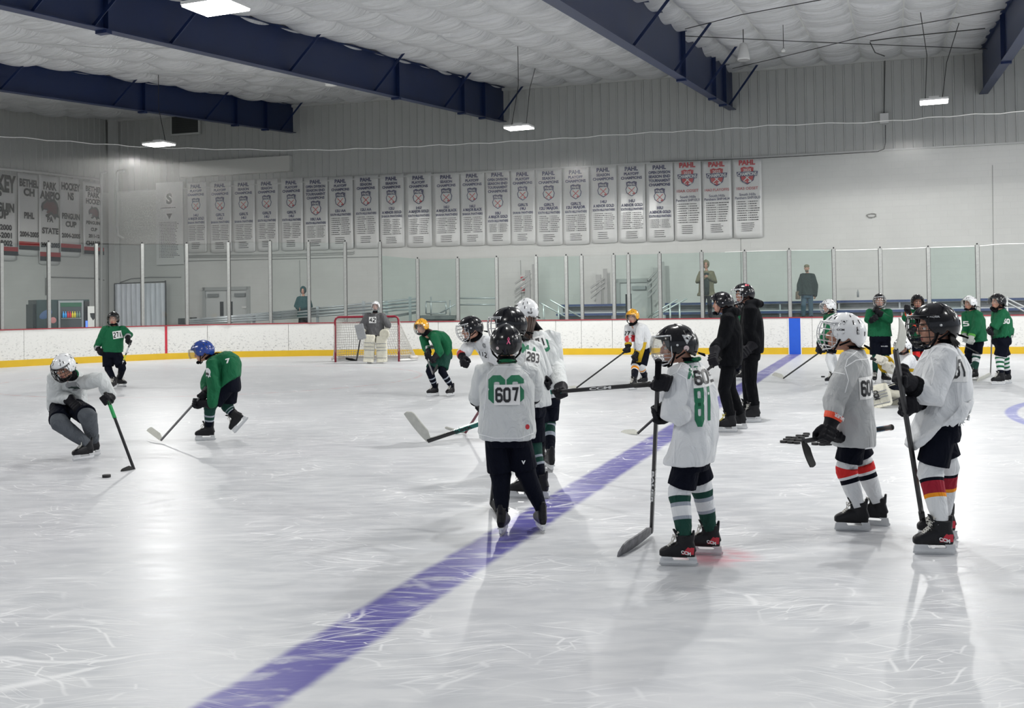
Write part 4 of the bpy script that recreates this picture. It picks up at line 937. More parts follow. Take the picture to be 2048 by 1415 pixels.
wire([D(1370,72,25), D(1600,83,25.5), D(1975,98,26)], .010, M_cable, 'thin wire strung level between the two right beams')
wire([D(1740,85,27), D(1750,105,28), D(1769,112,29)], .014, M_cable, 'short sagging black cable feeding down to the junction box cable')
wire([D(1740,82,27), D(1800,74,26.5), D(1970,57,25)], .014, M_cable, 'black cable along the ceiling towards the fourth beam')
wire([D(36,85,20), D(240,98,22), D(380,95,23)], .008, M_trim, 'pale thin wire behind the long beam at the upper left')
wire([D(300,143,24), D(480,150,27), D(655,160,29)], .008, M_trim, 'pale thin wire running to the drum-shaped speaker')
# ================================================================== FIGURES
def yv(a): a = math.radians(a); return V((math.sin(a), math.cos(a), 0))
def rv(a): a = math.radians(a); return V((math.cos(a), -math.sin(a), 0))
def frame(o, x, y, z, s=1.0):
    return Matrix(((x.x*s, y.x*s, z.x*s, o.x), (x.y*s, y.y*s, z.y*s, o.y), (x.z*s, y.z*s, z.z*s, o.z), (0, 0, 0, 1)))
def ypr(a, pitch=0, roll=0):
    f = yv(a); r = rv(a); u = V(Z); p = math.radians(pitch); f2 = f*math.cos(p)+u*math.sin(p); u2 = u*math.cos(p)-f*math.sin(p)
    q = math.radians(roll); r2 = r*math.cos(q)+u2*math.sin(q); u3 = u2*math.cos(q)-r*math.sin(q); return r2, f2, u3
def sell(c, ax, bx, a, b, n=24, e=2.4):
    out = []
    for i in range(n):
        t_ = 2*math.pi*i/n; ct, st = math.cos(t_), math.sin(t_)
        out.append(c+ax*(a*math.copysign(abs(ct)**(2/e), ct))+bx*(b*math.copysign(abs(st)**(2/e), st)))
    return out
# ---- fabrics
def cloth_mat(name, col, rough):
    if name in MATS: return MATS[name]
    m = mat(name, col, rough, 0, .08 if max(col) < .03 else .3, var=0.05, vscale=5); t = m.node_tree; b = t.nodes['Principled BSDF']
    tc = t.nodes.new('ShaderNodeTexCoord'); mp = t.nodes.new('ShaderNodeMapping'); mp.inputs['Scale'].default_value = (1, 1, .55); mp.inputs['Rotation'].default_value = (.5, .4, 0); t.links.new(tc.outputs['Object'], mp.inputs[0])
    n = t.nodes.new('ShaderNodeTexNoise'); n.inputs['Scale'].default_value = 7; n.inputs['Detail'].default_value = 3; n.inputs['Distortion'].default_value = 1.6; t.links.new(mp.outputs[0], n.inputs['Vector'])
    n2 = t.nodes.new('ShaderNodeTexNoise'); n2.inputs['Scale'].default_value = 160; t.links.new(tc.outputs['Object'], n2.inputs['Vector'])
    ad = t.nodes.new('ShaderNodeMath'); ad.operation = 'MULTIPLY_ADD'; ad.inputs[1].default_value = .03; t.links.new(n2.outputs['Fac'], ad.inputs[0]); t.links.new(n.outputs['Fac'], ad.inputs[2])
    bp = t.nodes.new('ShaderNodeBump'); bp.inputs['Strength'].default_value = .8; bp.inputs['Distance'].default_value = .045; t.links.new(ad.outputs[0], bp.inputs['Height']); t.links.new(bp.outputs[0], b.inputs['Normal'])
    return m
def fabric(name, col, rough=0.75):
    return cloth_mat('fabric_'+name, col, rough)
FB = dict(white=fabric('white', (.70,.715,.73)), offwhite=fabric('offwhite', (.60,.62,.62)), grey=fabric('grey', (.46,.47,.475)), green=fabric('green', (.003,.108,.042)), navy=fabric('navy', (.0035,.0048,.011)),
          black=fabric('black', (.004,.0045,.006)), dgreen=fabric('dark_green', (.003,.045,.032)), sgrey=fabric('sock_grey', (.30,.33,.38)), charcoal=fabric('charcoal', (.085,.095,.11)), dgrey=fabric('goalie_grey', (.10,.10,.105)),
          red=fabric('red', (.62,.02,.02)), maroon=fabric('maroon', (.30,.008,.025)), orange=fabric('orange', (.80,.28,.01)), gold=fabric('gold', (.50,.32,.01)), teal=fabric('teal', (.008,.06,.065)), tan=fabric('tan', (.20,.18,.115)),
          jeans=fabric('jeans', (.06,.11,.16)), forest=fabric('forest', (.02,.032,.030)), cream=fabric('cream', (.66,.64,.54)), steel=fabric('steel', (.30,.31,.32)), brown=fabric('brown', (.16,.12,.09)), lgreen=fabric('light_green', (.10,.35,.06)))
M_skin = mat('skin', (.52,.27,.19), .5, var=.06, vscale=12); M_lip = mat('lips', (.36,.10,.09), .45); M_brow = mat('eyebrow', (.06,.035,.02), .8)
M_eye = mat('eye_white', (.7,.68,.66), .2); M_iris = mat('iris', (.03,.02,.015), .15)
M_hblack = mat('gloss_black', (.004,.004,.006), .2, spec=.4, coat=.15); M_hwhite = mat('gloss_white', (.76,.77,.78), .25, coat=.4); M_hyel = mat('gloss_yellow', (.75,.36,.01), .3, coat=.3); M_hblue = mat('gloss_blue', (.012,.045,.26), .25, coat=.4)
M_cageD = mat('cage_dark', (.02,.02,.022), .3, .6); M_cageL = mat('cage_light', (.62,.63,.64), .25, .7)
M_bladeW = mat('holder_white', (.66,.67,.68), .35); M_steel = mat('steel_runner', (.60,.61,.62), .2, .9)
M_boot = mat('boot_black', (.005,.005,.007), .4, spec=.3, bump=.2, bscale=40); M_lace = mat('lace_white', (.55,.54,.5), .7); M_lacey = mat('lace_yellow', (.6,.5,.08), .7)
M_gl0 = mat('glove_black', (.005,.005,.008), .6, spec=.2, bump=.4, bscale=60); M_shaft = mat('stick_black', (.015,.015,.017), .3); M_tape = mat('white_tape', (.55,.55,.50), .8, var=.15, vscale=30); M_tapeb = mat('black_tape', (.012,.012,.012), .8)
M_visor = glass_mat('visor', (.93,.93,.92), .10)
M_bib = mat('bib_paper', (.80,.80,.79), .6)

# ---- canonical helmet shell: origin head centre, +Y face
def helmet_shell():
    mb = MB(); NA, NE = 56, 18
    def edge(th):     # polar angle of the lower rim; th 0 = front
        d = abs(((th+180) % 360)-180)
        pts = [(0, 66), (35, 68), (52, 74), (62, 100), (78, 112), (92, 114), (104, 100), (118, 112), (150, 124), (180, 127)]
        for (a, x), (c, y) in zip(pts, pts[1:]):
            if a <= d <= c: t_ = (d-a)/(c-a); t_ = t_*t_*(3-2*t_); return x+(y-x)*t_
        return 127
    def P_(th, ph, thick):
        d = abs(((th+180) % 360)-180); a = math.radians(th); p = math.radians(ph)
        r = 1.0+thick
        r += .022*math.exp(-((math.sin(a)*math.sin(p))/.16)**2)*(1 if ph < 100 else .4)       # centre ridge
        r += .028/(1+math.exp(-(d-98)/4.0))                                                      # rear shell overlaps the front
        r -= .020*math.exp(-((d-70)/9)**2)*math.exp(-((ph-62)/22)**2)                             # side channel
        r += .015*math.exp(-((d-140)/12)**2)*math.exp(-((ph-70)/30)**2)
        return V((.118*r*math.sin(p)*math.sin(a), .145*r*math.sin(p)*math.cos(a), .137*r*math.cos(p)+.004))
    for lay in (0, 1):
        for i in range(NA):
            th = 360*i/NA; E_ = edge(th)
            for k in range(NE+1):
                ph = 2+(E_-2)*k/NE; q = P_(th, ph, 0 if lay == 0 else -.11)
                if lay == 0 and k == NE: q = q*1.0
                mb.v.append(q)
    n1 = NA*(NE+1)
    for i in range(NA):
        j = (i+1) % NA
        for k in range(NE):
            a, b_, c, d = i*(NE+1)+k, j*(NE+1)+k, j*(NE+1)+k+1, i*(NE+1)+k+1
            mb.f.append((a, d, c, b_)); mb.m.append(0); mb.f.append((n1+a, n1+b_, n1+c, n1+d)); mb.m.append(1)
        a, b_ = i*(NE+1)+NE, j*(NE+1)+NE; mb.f.append((a, n1+a, n1+b_, b_)); mb.m.append(0)
    mb.f.append(tuple(i*(NE+1) for i in range(NA))); mb.m.append(0)
    # vents and screws
    for s_ in (-1, 1):
        for (th, ph, l, w_) in ((28, 48, .03, .008), (50, 44, .028, .008), (30, 30, .028, .007), (115, 55, .032, .008), (125, 74, .032, .008), (140, 50, .028, .007), (112, 30, .025, .007), (155, 84, .03, .008)):
            p = P_(s_*th, ph, .004); q = P_(s_*th, ph+6, .004); e = P_(s_*(th+5), ph, .004); d = (q-p).normalized(); sd = (e-p).normalized(); n = d.cross(sd).normalized()
            mb.box(p, w_, l, .004, 2, (sd, d, n))
        p = P_(s_*88, 88, .006); mb.tube([p-V((s_*.006,0,0)), p+V((s_*.004,0,0))], .008, 8, 3)
    return mb.mesh('helmet_shell')
def helmet_straps():
    mb = MB()
    for s_ in (-1, 1):
        mb.tube([V((s_*.112,.02,-.035)), V((s_*.098,.035,-.08)), V((s_*.055,.05,-.125)), V((0,.065,-.135))], .007, 6)
        mb.tube([V((s_*.105,-.045,-.04)), V((s_*.098,.02,-.078))], .006, 6)
    mb.ell(V((0,.085,-.112)), .042, .026, .022)
    mb.tube([V((.02,-.145,-.06)), V((.03,-.19,-.075))], .006, 5); mb.tube([V((-.02,-.145,-.06)), V((-.05,-.18,-.08))], .006, 5)
    return mb.mesh('strap')
def cage_pt(th, ph, g=0.0):
    a = math.radians(th); p = math.radians(ph)
    return V(((.112+g)*math.sin(p)*math.sin(a), (.168+g)*math.sin(p)*math.cos(a)+.004, (.165)*math.cos(p)-.004))
def cage_mesh(r=.0028, th0=78):
    mb = MB()
    for ph in (68, 82, 96, 110, 122): mb.tube([cage_pt(th, ph) for th in range(-th0, th0+1, 12)], r, 5)
    for th in (-66, -44, -26, -9, 9, 26, 44, 66): mb.tube([cage_pt(th, ph) for ph in range(66, 140 if abs(th) < 50 else 126, 8)], r, 5)
    mb.tube([cage_pt(th, 64) for th in range(-th0-4, th0+5, 12)], r*1.7, 6)
    mb.tube([cage_pt(-th0, ph) for ph in (64, 90, 112)]+[cage_pt(th, 138-abs(th)*.16) for th in range(-60, 61, 15)]+[cage_pt(th0, ph) for ph in (112, 90, 64)], r*1.8, 6)
    return mb.mesh('cage')
def visor_mesh(ph1=104, bubble=False):
    mb = MB(); rows = []
    for ph in range(62, ph1+1, 6):
        rows.append([cage_pt(th, ph, .002) for th in range(-72, 73, 12)])
    n = len(rows[0]); mb.add([p for r in rows for p in r], [(j*n+i, j*n+i+1, (j+1)*n+i+1, (j+1)*n+i) for j in range(len(rows)-1) for i in range(n-1)])
    a = len(mb.v); mb.add([p*1.02 for r in rows for p in r], [(j*n+i, (j+1)*n+i, (j+1)*n+i+1, j*n+i+1) for j in range(len(rows)-1) for i in range(n-1)])
    return mb.mesh('visor')
def lowcage_mesh():
    mb = MB(); r = .0028
    for ph in (104, 113, 122): mb.tube([cage_pt(th, ph) for th in range(-72, 73, 12)], r, 5)
    for th in (-54, -36, -18, 0, 18, 36, 54): mb.tube([cage_pt(th, ph) for ph in range(104, 138 if abs(th) < 40 else 126, 8)], r, 5)
    mb.tube([cage_pt(-76, ph) for ph in (64, 90, 112)]+[cage_pt(th, 138-abs(th)*.16) for th in range(-60, 61, 15)]+[cage_pt(76, ph) for ph in (112, 90, 64)], r*1.8, 6)
    mb.tube([cage_pt(th, 62) for th in range(-76, 77, 12)], r*2, 6)
    return mb.mesh('cage')
H_SHELL, H_STRAP, H_CAGE, H_VIS, H_BUB, H_LOW = helmet_shell(), helmet_straps(), cage_mesh(), visor_mesh(104), visor_mesh(134), lowcage_mesh()
for me in (H_SHELL, H_STRAP, H_CAGE, H_VIS, H_BUB, H_LOW):
    for p in me.polygons: p.use_smooth = True
def inst(name, me, mats, parent, M, base):
    me2 = me.copy() if len(me.materials) else me
    me2 = me.copy(); o = bpy.data.objects.new(name, me2)
    for m in mats: me2.materials.append(m)
    COL.objects.link(o); o.parent = parent; o.matrix_local = Matrix.Translation(-base) @ M if base is not None else M
    return o
# ---- canonical skate: origin on the ice under the middle of the blade, +Y toe
def skate_meshes():
    mb = MB()
    ft = [(.150,.100,.022,.020),(.138,.104,.036,.030),(.105,.112,.045,.040),(.06,.120,.046,.052),(.01,.128,.042,.062),(-.05,.130,.038,.065),(-.10,.128,.037,.062),(-.125,.122,.028,.050)]
    mb.loft([sell(V((0, y, z)), V((1,0,0)), V((0,0,1)), a, b_, 18, 2.6) for y, z, a, b_ in ft])
    an = [(-.070,.12,.042,.070),(-.062,.17,.042,.062),(-.058,.21,.044,.058),(-.060,.245,.046,.060)]
    mb.loft([sell(V((0, y, z)), V((1,0,0)), V((0,1,0)), a, b_, 18, 2.4) for y, z, a, b_ in an])
    mb.loft([sell(V((0, y, z)), V((1,0,0)), V((0,1,0)), a, b_, 12, 2.2) for y, z, a, b_ in ((-.106,.20,.030,.016),(-.114,.25,.026,.012),(-.118,.28,.018,.010))])   # tendon guard
    mb.loft([sell(V((0, y, z)), V((1,0,0)), V((0,1,0)), a, b_, 12, 2.2) for y, z, a, b_ in ((.0,.17,.030,.012),(.012,.24,.032,.012),(.035,.285,.030,.012))])         # tongue
    boot = bake(mb, .0075, 2)
    h = MB()
    for s_ in (0,):
        pr = [(.142,.062),(.150,.030),(.135,.022),(-.125,.022),(-.142,.030),(-.135,.070),(-.085,.074),(-.075,.046),(.040,.046),(.055,.070),(.10,.074)]
        h.prism(pr, V((0,0,0)), V((0,1,0)), V((0,0,1)), V((1,0,0)), .022)
    h.box(V((0,.095,.070)), .055, .08, .012); h.box(V((0,-.10,.070)), .052, .07, .012)
    for y in (-.03, .03): h.box(V((0,y,.030)), .014, .04, .02)
    b_ = MB(); b_.prism([(.150,.026),(.153,.012),(.135,.0),(-.125,.0),(-.148,.008),(-.150,.026)], V((0,0,0)), V((0,1,0)), V((0,0,1)), V((1,0,0)), .005)
    l = MB()
    for k in range(7):
        y = .085-k*.0135; z = .155+k*.012+(.012*max(0, k-3)); sg = 1 if k % 2 else -1
        l.tube([V((-.030*sg, y+.006, z-.008)), V((0, y, z+.006)), V((.030*sg, y-.006, z-.008+.008))], .0042, 5)
        l.tube([V((.030*sg, y+.006, z-.008)), V((0, y, z+.005)), V((-.030*sg, y-.006, z+.0))], .0042, 5)
    l.tube([V((0,.02,.235)), V((.04,.045,.235)), V((.05,.04,.21)), V((.02,.03,.225))], .004, 5); l.tube([V((0,.02,.235)), V((-.04,.05,.23)), V((-.045,.055,.20))], .004, 5)
    return boot, h.mesh('h'), b_.mesh('b'), l.mesh('l')
SK_BOOT, SK_HOLD, SK_BLADE, SK_LACE = skate_meshes()
def add_skate(root, B, M, k, lace=None, accent=None, text=None):
    bo = inst('skate', SK_BOOT, [M_boot], root, M @ Matrix.Scale(k, 4), B)
    for nm, me, m in (('blade_holder', SK_HOLD, M_bladeW), ('blade', SK_BLADE, M_steel), ('laces', SK_LACE, lace or M_lace)):
        c = inst(nm, me, [m], bo, Matrix.Identity(4), None)
    if accent:
        for s_ in (-1, 1):
            x = s_*.0415; q = MB(); q.add([V((x, -.115, .098)), V((x*1.06, -.02, .098)), V((x*1.0, -.07, .155)), V((x*.85, -.12, .150))], [(0,1,2,3)])
            q.build('side_panel', accent, bo)
            if text:
                q = MB(); put_text(q, text, V((s_*.0475, -.055, .112)), V((0, s_*1.0, 0.22*s_)).normalized(), Z, .085, .026, 0, .04); q.build('side_lettering', M_hwhite, bo)
    return bo
# ---- canonical glove: origin where the stick runs, X along the stick, +Y fingers forward, +Z back of the hand
def glove_mesh(kind, sx):
    mb = MB(); 
    mb.loft([sell(V((0, y, z)), V((1,0,0)), V((0,0,1)), a, b_, 18, 2.5) for y, z, a, b_ in ((-.20,.040,.068,.058),(-.17,.040,.064,.054),(-.13,.038,.052,.044),(-.10,.036,.050,.040),(-.06,.036,.056,.040),(-.01,.034,.060,.036),(.012,.030,.056,.030))])
    curls = (70, 75, 50) if kind == 'grip' else (28, 28, 22)
    for i, (x, l) in enumerate(((-.043,.90),(-.015,1.0),(.014,.97),(.041,.82))):
        p = V((x*sx, .010, .030)); a = 0; pts = [V((x*sx, -.02, .032)), p]
        for k, (ang, ln) in enumerate(zip(curls, (.042*l, .030*l, .024*l))):
            a += math.radians(ang); p = p+V((0, math.cos(a)*ln, -math.sin(a)*ln)); pts.append(p)
        mb.tube(pts, [.0150,.0155,.0145,.0135,.012], 10, dome=True)
    tp = [V((-.050*sx, -.075, .020)), V((-.064*sx, -.045, .002)), V((-.060*sx, -.012, -.022)), V((-.040*sx, .010, -.034))] if kind == 'grip' else [V((-.050*sx, -.07, .02)), V((-.070*sx, -.035, .0)), V((-.070*sx, .005, -.012))]
    mb.tube(tp, [.020,.018,.016,.014][:len(tp)], 10, dome=True)
    # padded rolls on the back of the hand
    for y in (-.085, -.05, -.015): mb.tube([V((-.045, y, .066)), V((.045, y, .066))], .014, 8, dome=True)
    return bake(mb, .006, 2)
GL_M = {(k, s_): glove_mesh(k, s_) for k in ('grip', 'open') for s_ in (1, -1)}
def cuff_band():
    q = MB(); q.loft([sell(V((0, y, .040)), V((1,0,0)), V((0,0,1)), a, b_, 20, 2.5) for y, a, b_ in ((-.195,.0705,.0605),(-.165,.0675,.0575),(-.150,.063,.053))], cap=False); return q.mesh('band')
CUFF = cuff_band()
def add_glove(root, B, hp, elbow, axis, left, k, kind='grip', cuff=None, body=None, text=None, up=None):
    """returns the wrist end of the cuff"""
    y_ = (hp-elbow).normalized(); x_ = axis.normalized(); c_ = y_.dot(x_); pp = y_-x_*c_
    if pp.length < .12: pp = V((0,-1,0)); pp = pp-x_*pp.dot(x_)
    pp.normalize()
    cc = max(-.62, min(.62, c_)); y2 = pp*math.sqrt(1-cc*cc)+x_*cc
    x_ = (x_-y2*x_.dot(y2)).normalized()
    y2.normalize(); x2 = x_ if left else -x_
    z2 = x2.cross(y2).normalized()
    if up is not None and z2.dot(up) < 0: x2 = -x2; z2 = -z2; left = not left
    M = frame(hp, x2, y2, z2, k)
    g = inst('glove', GL_M[(kind, -1 if left else 1)], [body or M_gl0], root, M, B)
    if cuff is not None:
        inst('cuff_roll', CUFF, [cuff], g, Matrix.Identity(4), None)
    if text:
        q = MB(); bv = BVHTree.FromPolygons([v.co for v in CUFF.vertices], [p.vertices[:] for p in CUFF.polygons])
        for sz in (1,):
            put_text(q, text, V((0, -.178, .102)), V((1,0,0)), V((0,1,0)), .12, .026, 0, .04)
        q.v = [V((v.x, v.y, .106-abs(v.x)**2*4)) for v in q.v]
        q.build('lettering', M_hwhite, g)
    return M @ V((0, -.215, .04)), M @ V((0, -.07, .036)), M @ V((0, -.18, .04))
def head_blobs(mb, H, k, chin=1.0):
    """skull, face, nose, ears and jaw as overlapping closed shapes in the head frame"""
    def e(c, rx, ry, rz, nu=16, nv=10): mb.ell(H @ V(c), rx*k, ry*k, rz*k, AX, nu, nv)
    AX = tuple((H.to_3x3() @ V(a)).normalized() for a in ((1,0,0),(0,1,0),(0,0,1)))
    e((0,-.012,.025), .076, .096, .088); e((0,.012,-.035), .064, .074, .078); e((0,.040,-.075), .046, .048, .042)
    e((0,.068,.012), .050, .022, .012); e((0,.090,-.022), .0115, .018, .026); e((0,.100,-.036), .015, .013, .011)
    e((0,.080,-.066), .022, .014, .006); e((0,.078,-.075), .019, .013, .006); e((0,.072,-.098), .020, .016, .015)
    for s_ in (-1, 1): e((s_*.036,.058,-.040), .022, .020, .018); e((s_*.078,-.005,-.012), .009, .020, .030)
    # neck
    n0 = H @ V((0,-.022,-.06))
    return n0
def color_face(me, H, k):
    Hi = H.inverted()
    me.materials.append(M_skin); me.materials.append(M_lip); me.materials.append(M_brow)
    for p in me.polygons:
        q = (Hi @ p.center)
        if q.y > .07 and abs(q.x) < .021 and -.082 < q.z < -.060: p.material_index = 1
        elif q.y > .05 and .012 < abs(q.x) < .044 and .008 < q.z < .018: p.material_index = 2
FIGS = []
def add_eyes(root, B, H):
    for s_ in (-1, 1):
        q = MB(); q.ell(H @ V((s_*.030, .071, -.010)), .0125, .0125, .009, None, 10, 8, 0); q.ell(H @ V((s_*.030, .0805, -.010)), .0055, .0040, .0055, None, 8, 6, 1)
        q.build('eye', [M_eye, M_iris], root, True, base=B)
def wrinkle(amp, fr, seed, axis_pts=None):
    def f(me):
        n = len(me.vertices)
        if n == 0: return
        off = V((seed*3.1, seed*1.7, seed*.9)); nrm = [v.normal.copy() for v in me.vertices]
        for v, vn in zip(me.vertices, nrm):
            p = v.co; q = V((p.x*fr, p.y*fr, p.z*fr*.55))+off
            a = noise.noise(q); b_ = noise.noise(q*2.3+V((5,1,2)))
            r = (1-abs(a)*2.2)*.7+b_*.4
            v.co = p+vn*(amp*r)
    return f
def bez(a, b_, c, t_): return a*(1-t_)**2+b_*(2*t_*(1-t_))+c*t_**2
_cutcache = {}
def decal(root_obj, B, targets, px, py, yaw, wd, ht, build, name, mats, tilt=0, roll=0, off=.004, cell=.02, pit=0, at3=None):
    """print laid on the surface of the named meshes: build(mb, ex, ey, wd, ht) draws flat round the origin"""
    polys, verts = [], []
    for o in targets:
        M = Matrix.Translation(B) @ o.matrix_basis if o.parent else o.matrix_world
        o_ = len(verts); verts += [M @ v.co for v in o.data.vertices]; polys += [tuple(i+o_ for i in p.vertices) for p in o.data.polygons]
    bv = BVHTree.FromPolygons(verts, polys)
    n = yv(yaw)*math.cos(math.radians(tilt))+Z*math.sin(math.radians(tilt))
    if at3 is None:
        d = ray(px, py).normalized(); h = bv.ray_cast(CAM, d, 100)
        if h[0] is None: pr_ = [proj(v) for v in verts]; print('decal miss', name, px, py, min(p[0] for p in pr_), max(p[0] for p in pr_), min(p[1] for p in pr_), max(p[1] for p in pr_)); return None
        C = h[0]
    else: C = at3
    ex = -rv(yaw); q = math.radians(roll); up = (n.cross(ex)); up = up if up.z > 0 else -up
    e1 = ex*math.cos(q)+up*math.sin(q); e2 = up*math.cos(q)-ex*math.sin(q)
    mb = MB(); build(mb, wd, ht)         # in local xy, z = layer height
    bm = bmesh.new(); me = mb.mesh('d') if False else bpy.data.meshes.new('d'); me.from_pydata([tuple(v) for v in mb.v], [], mb.f)
    for i, p in enumerate(me.polygons): p.material_index = mb.m[i]
    bm.from_mesh(me)
    x0, x1 = min(v.x for v in mb.v), max(v.x for v in mb.v); y0, y1 = min(v.y for v in mb.v), max(v.y for v in mb.v)
    x = x0+cell
    while x < x1: bmesh.ops.bisect_plane(bm, geom=bm.verts[:]+bm.edges[:]+bm.faces[:], plane_co=(x,0,0), plane_no=(1,0,0)); x += cell
    y = y0+cell
    while y < y1: bmesh.ops.bisect_plane(bm, geom=bm.verts[:]+bm.edges[:]+bm.faces[:], plane_co=(0,y,0), plane_no=(0,1,0)); y += cell
    last = 0
    C2 = C+n*.35; dead = []
    for v in bm.verts:
        o = C2+e1*v.co.x+e2*v.co.y; h = bv.ray_cast(o, -n, .8); lay = v.co.z
        if h[0] is None: dead.append(v); continue
        v.co = h[0]+n*(off+lay)-B
    if dead: bmesh.ops.delete(bm, geom=dead, context='VERTS')
    bm.to_mesh(me); bm.free()
    o = link(name, me, mats, root_obj)
    return o
def bibfn(txt, frame_=True):
    def f(mb, wd, ht):
        mb.add([V((-wd/2,-ht/2,0)), V((wd/2,-ht/2,0)), V((wd/2,ht/2,0)), V((-wd/2,ht/2,0))], [(0,1,2,3)], 0)
        block_digits(txt, .24)(mb, wd*.92, ht*.74, 1, .004) if txt.isdigit() else put_text(mb, txt, V((0,0,.004)), V((1,0,0)), V((0,1,0)), wd*.90, ht*.70, 1, .05, fit=False)
    return f
def txtfn(txt, bold=.05, fit=False):
    def f(mb, wd, ht): block_digits(txt, .3)(mb, wd, ht) if txt.isdigit() else put_text(mb, txt, V((0,0,0)), V((1,0,0)), V((0,1,0)), wd, ht, 0, bold, fit)
    return f
def trifn(mb, wd, ht):
    t3 = [(-.5,.5),(.5,.5),(0,-.5)]
    for s_, z, m in ((1, 0, 0), (.82, .0006, 1), (.70, .0012, 0)): mb.add([V((x*wd*s_, y*ht*s_+(.06*(1-s_)*ht), z)) for x, y in t3], [(0,1,2)], m)
    mb.add([V((x*wd*.30, y*ht*.30+.14*ht, .0018)) for x, y in PANTHER], [tuple(range(len(PANTHER)))], 1)
def discfn(mb, wd, ht): mb.add([V((wd/2*math.cos(i*.35), ht/2*math.sin(i*.35), 0)) for i in range(18)], [tuple(range(18))], 0)
def catfn(mb, wd, ht): mb.add([V((x*wd, y*ht, 0)) for x, y in PANTHER], [tuple(range(len(PANTHER)))], 0); mb.add([V((x*wd*.75-.02*wd, y*ht*.3-.15*ht, .002)) for x, y in PANTHER], [tuple(range(len(PANTHER)))], 1)

